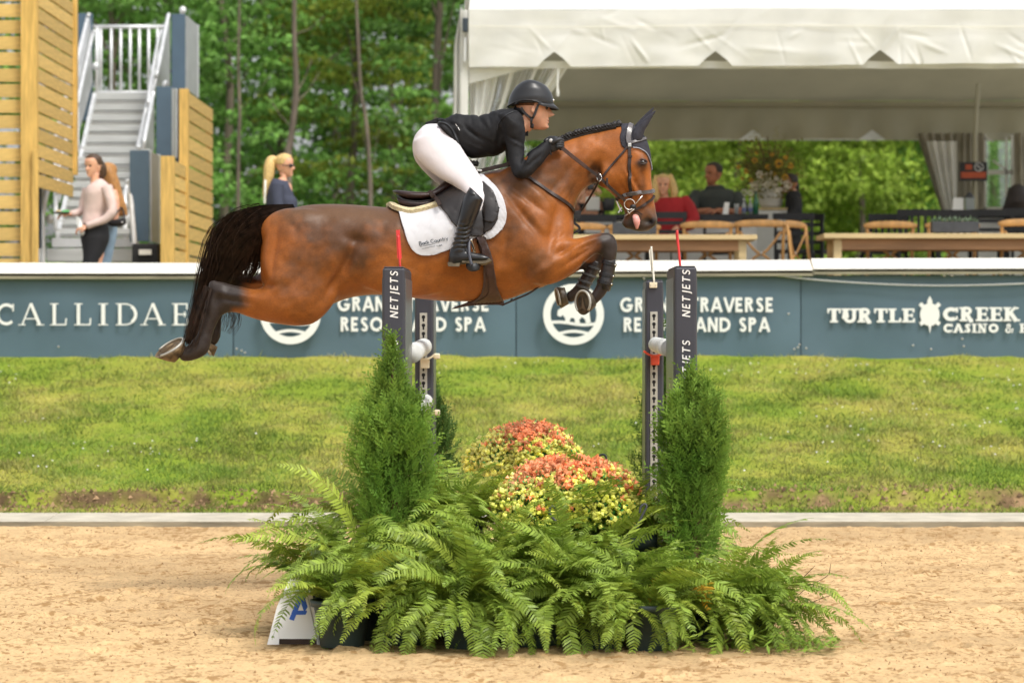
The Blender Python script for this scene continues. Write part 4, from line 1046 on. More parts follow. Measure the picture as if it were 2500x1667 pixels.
# bottles, glasses, pots and cards on the bar
MT['glassg'] = pmat('green_glass', (.05, .25, .14), .1, .1, 5, trans=.6); MT['glassc'] = pmat('clear_glass', (.55, .60, .60), .1, .05, 5, trans=.5); MT['bluelab'] = pmat('blue_bottle_label', (.10, .13, .30), .5, .1, 9)
def bottle(px, yb, h, r, m, label, name='bottle', lab=None):
    c = P(px, yb, 34.5); t = thing(name, c, label, name)
    prof = [(r, 0), (r, h*.55), (r*.85, h*.66), (r*.4, h*.78), (r*.36, h)] if name == 'bottle' else [(r*.75, 0), (r*.95, h*.6), (r, h)]
    MB().lathe(c, prof, 14).build('body', MT[m], t, smooth=True)
    if name == 'bottle': MB().lathe(c+np.array([0, 0, h]), [(r*.42, 0), (r*.42, h*.07)], 12).build('cap', MT['potgreen' if m == 'glassg' else 'white'], t)
    if lab: MB().lathe(c, [(r*1.02, h*.2), (r*1.02, h*.42)], 14, cap=False).build('label_band', MT[lab], t)
bottle(1845, 523, .25, .033, 'glassg', 'tall green glass bottle on the bar beside the sunflower vase')
bottle(1816, 523, .17, .028, 'glassc', 'clear water bottle with a blue band, left one of the two beside the green bottle', lab='bluelab'); bottle(1832, 523, .17, .028, 'glassc', 'clear water bottle with a blue band standing right against the green bottle', lab='bluelab')
bottle(1798, 523, .12, .03, 'glassc', 'clear drinking glass on the bar left of the water bottles', 'glass')
t = thing('menu_card', P(1774, 523, 34.5), 'white folded menu card standing on the bar before the man', 'menu card')
MB().prism([P(1764, 523, 34.45), P(1778, 523, 34.45), P(1781, 494, 34.5), P(1769, 494, 34.5)], (0, 1, 0), .004).build('card', MT['white'], t)
t = thing('menu_card', P(2338, 518, 36.4), 'white square card standing on the counter below the hanging sign', 'menu card')
MB().prism([P(2325, 516, 36.4), P(2352, 516, 36.4), P(2352, 483, 36.5), P(2327, 483, 36.5)], (0, 1, 0), .006).build('card', MT['white'], t)
t = thing('glass_lantern', P(2372, 518, 36.4), 'glass lantern with dark frame beside the white card under the sign', 'lantern')
MB().box(P(2367, 498, 36.5), (.11, .11, .16)).build('glass_body', MT['glassc'], t, bevel=.01); MB().lathe(P(2367, 483, 36.5), [(.07, 0), (.03, .05), (.01, .07)], 10).build('lid', MT['grey'], t)
t = thing('flower_pot', P(1447, 515, 34.5), "pale square flower pot on the bar, framed between the horse's neck and rein", 'pot')
MB().box(P(1447, 498, 34.6), (.16, .16, .16)).build('pot', MT['tent'], t, bevel=.01)
t = thing('flower_pot', P(1485, 515, 34.5), 'grey-green pot with low foliage on the bar just right of the pale square pot', 'pot')
MB().lathe(P(1485, 515, 34.6), [(.06, 0), (.085, .14), (.08, .145)], 14).build('pot', MT['grey'], t, smooth=True)
m = MB()
for k in range(90): flower(m, P(1485+random.gauss(0, 11), 478+random.gauss(0, 6), 34.6+random.gauss(0, .05)), (random.uniform(-1, 1), -1, random.uniform(-.5, 1)), .03, 3, .35)
m.build('foliage', MT['leafb'], t, kind='stuff')
# ================================================================ the jump
MT['trackdark'] = MT['gapshade']
def standard(xa, xb, ytop, d, depth, label, texts, track, base):
    A, B = P(xa, ytop, d), P(xb, ytop, d); W = B[0]-A[0]; cx = (A[0]+B[0])/2; H = A[2]
    t = thing('jump_standard', (cx, d+depth/2, 0), label, 'jump standard', 'grey upright standards of the jump')
    m = MB(); m.box((cx, d+depth/2, H/2+.02), (W, depth, H-.04)); m.build('upright', MT['post'], t, bevel=.010)
    for s in (-1, 1): MB().box((cx+s*(W/2+.002), d+depth/2+.01, H/2), (.004, depth-.05, H-.10)).build('side_plate', MT['postside'], t)
    MB().box((cx, d+depth/2, H+.003), (W-.012, depth-.012, .006)).build('top_cap', MT['post'], t, bevel=.002)
    MB().box((cx, d+depth/2, .04), (W+.34, .09, .06)).build('foot', MT['post'], t, bevel=.01)
    MB().box((cx, d+.08, .04), (W+.34, .09, .06)).build('foot', MT['post'], t, bevel=.01)
    for (ya, yb) in texts:
        m = MB(); L = word_len('NETJETS', 'thin', .16); s = px2m(yb-ya, d)/L; z0 = P(0, yb, d)[2]; xx = cx+W*.20; c = [0]
        hgt = W*.36
        def fx(a, b, k): return np.array([xx-hgt*b-.0*a, d-.0012-.0003*k, z0+a*s+b*s*.16])
        word(m, 'NETJETS', 'thin', fx, .16, c); m.build('lettering', MT['white'], t)
    if track:
        y0, y1 = track; za, zb = P(0, y1, d)[2], P(0, y0, d)[2]; w = W*.42
        MB().box((cx-.004, d-.004, (za+zb)/2), (w, .008, zb-za)).build('keyhole_track', MT['track'], t, bevel=.001)
        pitch = .0505; z = zb-.025; hm = None
        while z > max(za, .3):
            if hm is None:
                m = MB(); k = 14; a = np.linspace(0, 2*math.pi, k, endpoint=False)
                m.add([(0+.0115*math.cos(q), 0, .0115*math.sin(q)) for q in a], [tuple(range(k))]); m.add([(-.0055, 0, -.028), (.0055, 0, -.028), (.0055, 0, 0), (-.0055, 0, 0)], [(0,1,2,3)])
                hm = m.mesh('keyhole'); hm.materials.append(MT['gapshade'])
            o = bpy.data.objects.new('keyhole', hm); sc.collection.objects.link(o); o.parent = t; o.location = np.array([cx-.004, d-.0085, z])-org(t); z -= pitch
            ORG[o.name] = org(t)
    return t, cx, H
D1, D2 = 14.4, 18.15
s1, x1, H1 = standard(934, 988, 654, D1, .82, 'left near standard lettered NETJETS in front of the horse belly, cedar at its foot', [(662, 777), (830, 945)], None, 0)
s2, x2, H2 = standard(1647, 1701, 652, D1, .82, 'right near standard lettered NETJETS twice with the red flag, cedar at its foot', [(659, 775), (831, 948)], None, 0)
s3, x3, H3 = standard(1014, 1057, 685, D2, .5, 'left far standard with a keyhole track, half hidden behind the near post', [], (764, 1260), 0)
s4, x4, H4 = standard(1577, 1619, 685, D2, .5, 'right far standard with a keyhole track and the white flag', [], (761, 1260), 0)
def pole(xn, yn, dn, xf, yf, df, r, label, mc):
    a, b = P(xn, yn, dn), P(xf, yf, df); t = thing('jump_pole', (a+b)/2, label, 'jump pole', 'poles of the jump')
    MB().tube([a, a+(b-a)*.96, b-(b-a)*.012, b], [r, r, r, r*.9], 24).build('pole', MT['pole'], t, smooth=True)
    k = [a+(b-a)*s for s in (.22, .42)]; MB().tube(k, r*1.01, 24, cap=False).build('pole_band', MT[mc], t, smooth=True); return t
pole(1006, 863, D1+.84, 1035, 846, D2-.06, .050, 'white pole on the left post pair, its far end in a cream cup', 'pole')
pole(1006, 1003, D1+.84, 1038, 981, D2-.06, .050, 'lower white pole on the left post pair, poking out of the cedar', 'pole')
pole(1636, 851, D1+.84, 1601, 841, D2-.06, .046, 'white pole on the right post pair resting in a red cup', 'pole')
def cup(px, py, d, m, label):
    c = P(px, py, d); t = thing('pole_cup', c, label, 'pole cup')
    R = []
    for u in np.linspace(-1, 1, 9):
        R.append([c+np.array([u*.062, -.09+k*.08, .028*u*u+.0]) for k in (0, 1)])
    v = [q for r in R for q in r]; f = [(i*2, i*2+2, i*2+3, i*2+1) for i in range(8)]
    o = MB().add(v, f).build('cup', MT[m], t); s = o.modifiers.new('t', 'SOLIDIFY'); s.thickness = .012
    MB().box(c+np.array([.004, -.03, -.035]), (.05, .07, .055), taper=1.1).build('bracket', MT[m], t, bevel=.006)
    MB().box(c+np.array([.075, -.05, .012]), (.04, .04, .035)).build('lug', MT[m], t, bevel=.008)
    return t
cup(1037, 874, D2-.01, 'cup', 'upper cream plastic cup under the left pole'); cup(1037, 1011, D2-.01, 'cup', 'lower cream plastic cup under the left pole inside the cedar')
cup(1597, 866, D2-.01, 'redcup', 'red plastic cup holding the right pole')
def flag(pts, m, label, name='jump_flag', bracket=None, w=.012, leafw=None):
    d = pts[0][2]; c = P(*pts[-1][:2], d); t = thing('jump_flag', c, label, 'jump flag', 'flags on top of the jump standards')
    MB().tube(crom([P(*q) for q in pts], 14), w*.5, 8).build('stick', MT[m], t, smooth=True)
    if leafw: MB().prism([P(*q) for q in leafw], (0, 1, 0), .004).build('flag_blade', MT[m], t)
    if bracket: 
        MB().box(P(*bracket), (.047, .012, .034)).build('bracket', MT['cup'], t, bevel=.003)
        for s in (-6, 6): MB().ball(P(bracket[0]+s, bracket[1], bracket[2]-.008), .0035, 6, 4).build('screw', MT['steeld'], t)
flag([(972, 575, D1+.06), (974, 610, D1+.06), (977, 655, D1+.06)], 'redflag', 'red flag blade bent over the left near standard', leafw=[(967, 562, D1+.06), (976, 561, D1+.06), (981, 631, D1+.06), (970, 631, D1+.06)])
flag([(1653, 562, D1+.06), (1655, 590, D1+.06), (1658, 620, D1+.06), (1661, 654, D1+.06)], 'redflag', 'thin red flag stick leaning on the right near standard', leafw=[(1649, 569, D1+.06), (1655, 562, D1+.06), (1660, 615, D1+.06), (1655, 618, D1+.06)])
flag([(1590, 602, D2+.03), (1593, 640, D2+.02), (1597, 690, D2-.01)], 'whiteflag', 'white flag blade screwed to the right far standard', bracket=(1595, 696, D2-.012), leafw=[(1584, 612, D2+.03), (1592, 601, D2+.03), (1597, 665, D2+.02), (1590, 666, D2+.02)])

# ================================================================ ferns
def frond_mesh(i):
    rg = np.random.default_rng(100+i); L = rg.uniform(.50, .80); wd = rg.uniform(.066, .088); arch = rg.uniform(.55, 1.25); rise = rg.uniform(.75, 1.25)
    n = int(L/.0185); t = np.linspace(0, 1, n+1)
    a0 = math.radians(rg.uniform(62, 80)); ang = a0-arch*2.0*t**1.25
    dx = np.cos(ang); dz = np.sin(ang); x = np.concatenate([[0], np.cumsum((dx[1:]+dx[:-1])/2)])*L/n; z = np.concatenate([[0], np.cumsum((dz[1:]+dz[:-1])/2)])*L/n
    y = .05*np.sin(t*rg.uniform(1, 4)+rg.uniform(0, 3))*t
    p = np.stack([x, y, z], 1); tg = np.gradient(p, axis=0); tg /= np.linalg.norm(tg, axis=1)[:, None]
    mb = MB(); val = []; roll = rg.uniform(-.5, .5)
    for k in range(1, n):
        s = t[k]
        if s < .10: continue
        prof = min(1, (s-.08)/.22)**.6*(1-max(0, (s-.35)/.65)**1.7)**.8
        l = wd*prof*rg.uniform(.85, 1.12)+.004
        sd0 = np.array([0, 1.0, 0]); up0 = np.cross(tg[k], sd0); up0 *= -1 if up0[2] < 0 and s < .5 else 1
        up0 = unit(np.cross(sd0, -tg[k])) if False else unit(np.cross(tg[k], sd0))*(-1)
        rr = roll+.7*math.sin(s*3+i)*.4
        for sg_ in (-1, 1):
            if rg.random() < .05: continue
            sd = unit(sd0*sg_*math.cos(rr)+up0*math.sin(rr)*sg_); q0 = p[k]+tg[k]*rg.uniform(-.002, .002)
            fw = tg[k]*(.20+.45*s)+up0*rg.uniform(-.10, .26); dr = unit(sd+fw); w = min(.0175, .007+.13*l)*rg.uniform(.8, 1.12)
            drp = np.array([0, 0, -1])*rg.uniform(.05, .5)
            ws = tg[k]*w*.5+up0*rg.uniform(-.25, .25)*w
            q1 = q0+dr*l*.66+drp*l*.10; q2 = q0+dr*l+drp*l*.26+tg[k]*l*.10
            mid_ = up0*(-.0015)
            mb.add([q0-ws*.8, q0+ws*1.0, q1+ws*.92, q1-ws*.92, q2], [(0,1,2,3), (3,2,4)], [rg.uniform(.15, .85)+.25*(s-.5)]*2)
    nf = len(mb.fa); mb.tube(p, np.linspace(.0026, .0008, n+1), 3, cap=False); mb.fa += [.25]*(len(mb.f)-nf)
    me = mb.mesh('frond'); return me
FR = [frond_mesh(i) for i in range(14)]; FRL = []
for me in FR: me.materials.append(MT['fern'])
for me in FR[:6]:
    q = me.copy(); q.materials.clear(); q.materials.append(MT['fernlight']); FRL.append(q)
FRY = FR[2].copy(); FRY.materials.clear(); FRY.materials.append(MT['fernold'])
def fern(px, py, d, pot, nf, label, sc_=1.0, lean=(0, 0), tmin=0, tmax=1, z0=None, light=.22, seed=0, azc=None, azw=None, droop=.35, skirt=0):
    """pot base shown at px,py; nf fronds"""
    rg = random.Random(seed*7+3); base = P(px, py, d); base[2] = 0 if z0 is None else z0
    t = thing('potted_fern', base, label, 'fern', 'potted ferns massed under the jump')
    h, r = .235*pot, .150*min(pot, 1.0)
    if pot:
        o = MB().lathe(base, [(r*.72, 0), (r*.75, .01), (r*.95, h*.86), (r*1.06, h*.865), (r*1.08, h), (r*.98, h), (r*.94, h*.88)], 28, cap=False).build('pot', MT['potgreen'] , t, smooth=True)
        MB().lathe(base+np.array([0, 0, h*.90]), [(.01, .0), (r*.94, 0)], 20, cap=False).build('soil', MT['soil'], t)
    for k in range(nf):
        az = rg.uniform(-math.pi, math.pi) if azc is None else azc+rg.gauss(0, azw)
        me = rg.choice(FRL) if rg.random() < light else rg.choice(FR)
        if rg.random() < .006: me = FRY
        o = bpy.data.objects.new('frond', me); sc.collection.objects.link(o); o.parent = t
        s = sc_*rg.uniform(.72, 1.08); u = rg.random()
        tilt = rg.uniform(-.25, .25)+(.55 if rg.random() < droop else 0)+rg.uniform(0, .35)
        o.rotation_euler = (rg.gauss(0, .18), tilt+lean[0]*math.cos(az), az); o.scale = (s, s, s)
        rr = r*.5*rg.random() if pot else .06*rg.random(); o.location = (rr*math.cos(az), rr*math.sin(az), h*.88 if pot else .05)
        ORG[o.name] = base
    for k in range(skirt):     # low fronds hanging over the rim down to the sand, towards the open front
        az = rg.uniform(-math.pi, 0) if rg.random() < .8 else rg.uniform(-math.pi, math.pi)
        o = bpy.data.objects.new('frond', rg.choice(FR)); sc.collection.objects.link(o); o.parent = t; s = sc_*rg.uniform(.65, .95)
        o.rotation_euler = (rg.gauss(0, .15), rg.uniform(.75, 1.15), az); o.scale = (s, s, s); o.location = (r*.6*math.cos(az), r*.6*math.sin(az), h*.98 if pot else .08); ORG[o.name] = base
    return t
fern(835, 1571, 13.75, .92, 38, 'leftmost fern, its dark green pot fully in view beside the white letter board', .72, seed=1, light=.3, skirt=2, droop=.0)
fern(790, 1530, 14.35, 1.1, 44, 'fern behind the leftmost pot, spilling over the white letter board', .82, seed=2, light=.35, droop=.0)
fern(990, 1582, 13.85, .9, 52, 'fern in front of the left cedar, second along the front row', .86, seed=3, skirt=20)
fern(1140, 1590, 13.65, .9, 52, 'front-row fern in the middle, its dark pot just visible below the coral flowers', .84, seed=4, light=.15, skirt=20)
fern(1310, 1592, 13.7, .9, 52, 'fern directly below the nearer flower mound at the front', .86, seed=5, light=.12, skirt=24)
fern(1470, 1590, 13.7, .9, 52, 'fern at the front right of the middle, broad fronds hanging to the sand', .86, seed=6, light=.12, skirt=22)
fern(1585, 1590, 13.6, .9, 40, 'front fern with a dark pot showing just left of the right cedar', .78, seed=7, light=.1, skirt=12)
fern(1725, 1585, 13.9, .7, 54, 'low fern at the foot of the right cedar', .88, seed=8, light=.3, skirt=22)
fern(1850, 1588, 13.95, .55, 60, 'rightmost sprawling fern reaching out over the bare sand', .76, seed=9, light=.25, skirt=24)
fern(955, 1530, 14.75, 2.0, 50, 'tall fern rising behind the left cedar trunk', 1.0, seed=10, light=.3, droop=.15)
fern(1100, 1520, 14.5, 2.2, 54, 'tall fern left of the flower mounds in the second row', .98, seed=11, light=.45, droop=.15)
fern(1525, 1525, 14.5, 2.0, 50, 'tall fern between the near flower mound and the right cedar', .92, seed=12, light=.35, droop=.15)
fern(1650, 1520, 14.8, 1.1, 40, 'fern tucked behind the right cedar', .85, seed=13, light=.3)
fern(1250, 1535, 14.05, 1.25, 50, 'fern whose bright fronds overlap the coral and yellow mound', .90, seed=14, light=.4, droop=.2)
fern(1400, 1535, 14.0, 1.15, 50, 'fern standing right in front of the near flower mound pot', .90, seed=15, light=.3, droop=.2)
fern(885, 1545, 14.1, 1.6, 50, 'fern between the leftmost ferns and the left cedar', .9, seed=16, light=.25)
fern(1180, 1560, 13.95, 1.3, 44, 'fern filling the gap between the two middle front pots', .88, seed=19, light=.25)
fern(1130, 1450, 17.6, 1, 26, 'distant fern at the foot of the left far standard', .75, seed=17, light=.5)
fern(1490, 1440, 17.8, 1, 26, 'distant fern at the foot of the right far standard', .75, seed=18, light=.3)
# trailing low leaves and fallen bits at the right
m = MB()
for k in range(500):
    x = random.uniform(1610, 2040); w = (2050-x)/430; y = 1600-random.random()*(20+55*w); d = 7240*EYE/(y-813); c = P(x, y, d); c[2] = random.uniform(.012, .05+.10*w)
    a = random.uniform(0, 6.28); l = random.uniform(.02, .05); q = np.array([math.cos(a)*l, math.sin(a)*l, random.uniform(-.2, .6)*l]); s_ = np.array([-math.sin(a), math.cos(a), .2])*l*.2
    m.add([c-q, c-s_, c+q, c+s_], [(0,1,2,3)], random.random())
m.build('trailing_leaves', MT['fern'], kind='stuff', label='low trailing leaves spilling over the sand right of the ferns', cat='leaves')
tw = thing('dry_stalks', P(1930, 1450, 14.2), 'thin dry stalks sticking out right of the ferns', 'dry stalks')
for pts in ([(1900, 1470), (1940, 1430), (1990, 1380)], [(1930, 1470), (1975, 1430), (2020, 1405), (2028, 1375)], [(1960, 1480), (2000, 1462), (2035, 1450)], [(1780, 1530), (1850, 1470), (1930, 1440)]):
    MB().tube(crom([P(x, y, 14.2) for x, y in pts], 10), [.0018]*9+[.001], 4).build('stalk', MT['stem'], tw)

# ================================================================ cedars
def cedar(px, ytop, ybase, d, rad, label, seed=1, mat='thuja', n=2600, prof=None, spindle=1.0):
    rg = np.random.default_rng(seed); top = P(px, ytop, d); base = P(px, ybase, d); H = top[2]-base[2]; c0 = np.array([base[0], d, base[2]])
    t = thing('cedar_shrub', c0, label, 'cedar', 'upright cedars beside the jump standards')
    MB().tube(crom([c0, c0+[.01, 0, H*.3], c0+[-.01, 0, H*.6], c0+[0, 0, H*.92]], 10), np.linspace(.035, .006, 10), 8).build('trunk', MT['stem'], t, smooth=True)
    V, val, dark = [], [], []
    prof = prof or [(0, .25), (.15, .55), (.32, 1.0), (.50, 1.25), (.66, 1.15), (.80, .75), (.92, .45), (1, .25)]
    px_, pr_ = zip(*prof)
    def spray(b, o, side, L, nl, v0):
        up = np.cross(o, side)
        for j in range(nl):
            s = (j+.5)/nl; q = b+o*L*s; sg = 1 if j % 2 else -1; l = L*.42*(1-.65*s)*rg.uniform(.7, 1.2)
            dr = unit(o*.9+side*sg*rg.uniform(.7, 1.1)+up*rg.uniform(-.2, .2)); w = side*sg*-.0+np.cross(dr, up); w = unit(w)*.0050*rg.uniform(.7, 1.3)
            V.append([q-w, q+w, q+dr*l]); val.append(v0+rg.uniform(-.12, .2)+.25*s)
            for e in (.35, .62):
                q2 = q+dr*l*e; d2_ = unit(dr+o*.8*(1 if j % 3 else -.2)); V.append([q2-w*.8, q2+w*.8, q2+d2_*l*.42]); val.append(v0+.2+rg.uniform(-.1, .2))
        V.append([b-side*.002, b+side*.002, b+o*L]); val.append(v0)
    npl = 20; per = n//npl
    for q in range(npl):
        ring = q/npl; a = q*2.39996+rg.uniform(-.3, .3); rf = math.sqrt(ring)*.95+.02
        hb = rg.uniform(0, .55)*(1-.25*(q % 3)); ht = min(1.0, np.interp(rf, [0, .5, 1], [1.0, .92, .78])*rg.uniform(.80, 1.05)) if q > 1 else 1.0
        if q % 4 == 0: hb = 0.0
        pr = rad*rg.uniform(.24, .42); v0p = rg.uniform(-.28, .20)
        for k in range(per):
            u = rg.random()**.8; h = hb+(ht-hb)*u; R = rad*np.interp(h, px_, pr_); ax = c0+np.array([math.cos(a)*(R*rf*.85), math.sin(a)*(R*rf*.85), h*H])
            b_ = rg.uniform(0, 2*math.pi); w_ = pr*math.sin(math.pi*min(1, .12+.9*u))**.6*(.35+.65*rg.random()**.5); out_ = np.array([math.cos(b_), math.sin(b_), 0]); o_ = out_*.6+np.array([math.cos(a), math.sin(a), 0])*.5*rf
            p_ = ax+out_*w_; o = unit(o_*rg.uniform(.3, .9)+np.array([0, 0, 1])*rg.uniform(.55, 1.15)+rg.normal(0, .14, 3)); side = unit(np.cross(o, unit(rg.normal(0, 1, 3))))
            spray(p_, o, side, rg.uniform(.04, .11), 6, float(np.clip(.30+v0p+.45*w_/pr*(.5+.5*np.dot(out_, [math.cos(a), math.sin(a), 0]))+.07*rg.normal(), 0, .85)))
        tip = c0+np.array([math.cos(a)*rad*np.interp(ht, px_, pr_)*rf*.85, math.sin(a)*rad*np.interp(ht, px_, pr_)*rf*.85, ht*H])
        for k in range(6): spray(tip+rg.normal(0, .006, 3)-[0, 0, .02*k], unit(np.array([0, 0, 1])+rg.normal(0, .16, 3)), unit(rg.normal(0, 1, 3)*[1, 1, .1]), rg.uniform(.06, .10), 8, .75)
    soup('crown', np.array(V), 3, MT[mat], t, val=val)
    return t
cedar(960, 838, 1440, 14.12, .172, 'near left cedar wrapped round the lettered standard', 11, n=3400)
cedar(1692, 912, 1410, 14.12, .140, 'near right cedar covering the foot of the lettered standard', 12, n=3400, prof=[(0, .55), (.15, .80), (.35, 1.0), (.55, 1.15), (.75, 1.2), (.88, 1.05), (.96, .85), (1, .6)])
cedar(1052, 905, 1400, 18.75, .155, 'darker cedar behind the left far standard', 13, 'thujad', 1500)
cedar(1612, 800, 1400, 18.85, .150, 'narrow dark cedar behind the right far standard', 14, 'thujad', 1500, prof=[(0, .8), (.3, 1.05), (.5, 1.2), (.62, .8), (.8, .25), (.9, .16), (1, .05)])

# ================================================================ flower mounds
MT['coral'] = leafmat('coral_flowers', (.92, .26, .08), (.95, .50, .28), .55, .25); MT['yell'] = leafmat('yellow_flowers', (.84, .83, .10), (.92, .92, .36), .55, .25)
MT['fgreen'] = leafmat('artificial_green', (.06, .38, .07), (.22, .55, .22), .45, .25)
def mound(px, py, d, R, Hh, label, seed, stand, mix):
    rg = np.random.default_rng(seed); c = P(px, py, d); t = thing('flower_planter', (c[0], d, 0), label, 'flower planter', 'round flower planters in the middle of the jump')
    MB().lathe((c[0], d, 0), [(.11, 0), (.12, .02), (.15, c[2]-.02), (.165, c[2]-.015), (.165, c[2]+.02), (.14, c[2]+.02)], 24).build('pot', MT['potblack'], t, smooth=True)
    def pt(lo=0, hi=1, rr=None):
        a = rg.uniform(0, 2*math.pi); e = math.asin(rg.uniform(lo, hi)); k = (.86+.2*rg.random()) if rr is None else rr
        lum = 1+.10*math.sin(a*4+seed)+.07*math.sin(a*7)+.55*fbm(math.cos(a)*2.2+seed, math.sin(a)*2.2+e*2, seed, 3)
        return c+np.array([math.cos(a)*math.cos(e)*R*lum, math.sin(a)*math.cos(e)*R*lum, math.sin(e)*Hh])*k, e, a
    V, val = [], []
    for k in range(5200):
        q, e, a = pt(-.42, 1, rg.uniform(.45, .99)); o = unit(rg.normal(0, 1, 3)+np.array([math.cos(a), math.sin(a), .6])); s = unit(np.cross(o, rg.normal(0, 1, 3)))*.007; l = rg.uniform(.015, .035)
        V.append([q, q+o*l*.5-s, q+o*l]); V.append([q, q+o*l, q+o*l*.5+s]); v = rg.random(); val += [v, v]
    soup('foliage', np.array(V), 3, MT['fgreen'], t, val=val, kind='stuff')
    for name, m, frac in (('coral_blossoms', 'coral', 0), ('yellow_blossoms', 'yell', 1)):
        V, val = [], []
        for k in range(2400 if not frac else 4200):
            q, e, a = pt(-.30 if frac else 0, 1)
            h = e/(math.pi/2)+1.3*fbm(a*1.1+seed*3, e*2.2, seed, 2)+rg.normal(0, .13)+mix*math.cos(a+.3)
            if (frac == 0 and h < .50) or (frac == 1 and (h > .58 or rg.random() < .22)): continue
            r = rg.uniform(.008, .0175); x = unit(rg.normal(0, 1, 3)); y = unit(np.cross(x, rg.normal(0, 1, 3))); z = np.cross(x, y)
            o6 = [q+x*r, q-x*r, q+y*r, q-y*r, q+z*r, q-z*r]; v = rg.random()
            for f in ((0,2,4), (2,1,4), (1,3,4), (3,0,4), (2,0,5), (1,2,5), (3,1,5), (0,3,5)): V.append([o6[i] for i in f]); val.append(v)
            if frac == 0 and rg.random() < .7:
                for j in range(4):
                    o = unit(x*math.cos(j*1.57)+y*math.sin(j*1.57)); V.append([q+o*r*.6, q+o*r*2+z*r*.7, q+o*r*1.5-z*r*.6]); val.append(v+.1)
        soup(name, np.array(V), 3, MT[m], t, val=val, kind='stuff')
    return t
mound(1290, 1128, 16.9, .292, .225, 'farther flower planter, coral above yellow, with its dark pot showing', 3, .7, -.02)
mound(1392, 1240, 14.55, .355, .245, 'nearer flower planter, a coral and yellow dome rising out of the ferns', 5, .5, .0)
def hook(pts, d, label):
    t = thing('wire_hook', P(pts[0][0], pts[0][1], d), label, 'hook'); MB().tube(crom([P(x, y, d) for x, y in pts], 22), .006, 6).build('hook', MT['grey'], t, smooth=True)
hook([(1464, 1155), (1461, 1130), (1464, 1113), (1472, 1109), (1479, 1114), (1480, 1130), (1475, 1142)], 15.4, 'grey hook loop standing up right of the farther flower planter')
hook([(1555, 1290), (1566, 1262), (1578, 1238), (1574, 1230), (1564, 1238), (1562, 1252)], 14.0, 'pale grey strap hook beside the nearer flower planter')
hook([(1360, 1275), (1345, 1258), (1342, 1243), (1348, 1236), (1356, 1240)], 14.0, 'small grey hook among the fronds below the nearer flower planter')
# letter board
lb = thing('letter_board', P(715, 1550, 14.05), 'white trapezoid letter board with a blue A, half hidden by the leftmost ferns', 'sign board')
dl = 13.82
B0 = [P(652, 1552, dl), P(681, 1552, dl), P(681.5, 1538, dl), P(773, 1538, dl), P(774, 1552, dl), P(781, 1552, dl), P(757, 1395, dl+.10), P(735, 1368, dl+.12), P(710, 1385, dl+.11), P(676, 1460, dl+.06)]
zmin = min(q[2] for q in B0)
B0 = [q-np.array([0, 0, zmin-.0]) for q in B0]
MB().prism(B0, (0, 1, 0), .014).build('board', MT['white'], lb)
MB().prism([B0[1]+[0, .015, 0], B0[2]+[0, .015, 0], B0[3]+[0, .015, 0], B0[4]+[0, .015, 0]], (0, 1, 0), .01).build('base_bar', MT['saddle'], lb)
MT['bluepaint'] = pmat('blue_letter', (.03, .12, .55), .5, .05, 9)
m = MB(); c = [0]
def fx(a, b, k):
    q = P(708+a*62, 1492-b*58, dl+.035+.0265*b*0); q[2] -= zmin; q[1] = dl+(q[2]/max(B0[7][2], .1))*.12-.004-.0004*k; return q
S, adv = glyph('A', 'sans'); strokes_to(m, S, fx, c); m.build('letter_a', MT['bluepaint'], lb)
# ================================================================ the horse
HD = 16.3; HN = HD-.135; HF = HD+.135
horse = thing('horse', P(1000, 735, HD), 'bay horse jumping with a braided black mane, black tail and dark legs', 'horse')
hb = MB()
tor = [(638,598,638,688,.07),(646,572,646,705,.13),(662,548,662,728,.185),(690,523,690,752,.225),(720,507,720,766,.25),(755,500,755,770,.265),(800,498,800,748,.27),(850,499,850,728,.272),(905,503,905,720,.282),(960,507,960,722,.292),(1020,505,1020,729,.30),(1080,478,1080,735,.298),(1130,447,1130,736,.288),(1180,424,1180,737,.272),(1235,415,1235,733,.258),(1290,430,1290,712,.24),(1335,465,1335,697,.205),(1370,498,1370,672,.165),(1392,520,1390,630,.115),(1401,540,1399,600,.06)]
tp = crom([q[:4] for q in tor], 60); tw_ = crom([[q[4]] for q in tor], 60)[:, 0]
PL(hb, [tuple(q) for q in tp], HD, tw_, 36, 2.35)
nk = [(1150,430,1290,700,.20),(1195,418,1345,655,.20),(1240,408,1385,600,.18),(1280,385,1398,553,.152),(1325,362,1402,518,.128),(1370,343,1410,486,.108),(1412,330,1424,464,.094),(1450,320,1448,450,.086),(1485,312,1470,446,.084),(1512,306,1488,440,.08),(1532,304,1510,420,.06)]
tp = crom([q[:4] for q in nk], 34); tw_ = crom([[q[4]] for q in nk], 34)[:, 0]
PL(hb, [tuple(q) for q in tp], HD, tw_, 30, 2.15)
hdp = [(1503,306,1478,352,.055),(1535,304,1462,398,.078),(1562,322,1458,432,.094),(1578,346,1464,450,.102),(1586,372,1471,457,.104),(1589.5,402,1481,464,.098),(1590.5,430,1492,473,.084),(1593,455,1504,486,.070),(1596,480,1514,500,.062),(1600,503,1522,513,.057),(1604,524,1527,528,.058),(1606.5,540,1532,545,.060),(1602,551,1543,555,.050),(1590,557,1556,562,.034)]
tp = crom([q[:4] for q in hdp], 44); tw_ = crom([[q[4]] for q in hdp], 44)[:, 0]
PL(hb, [tuple(q) for q in tp], HD, tw_, 30, 2.3)
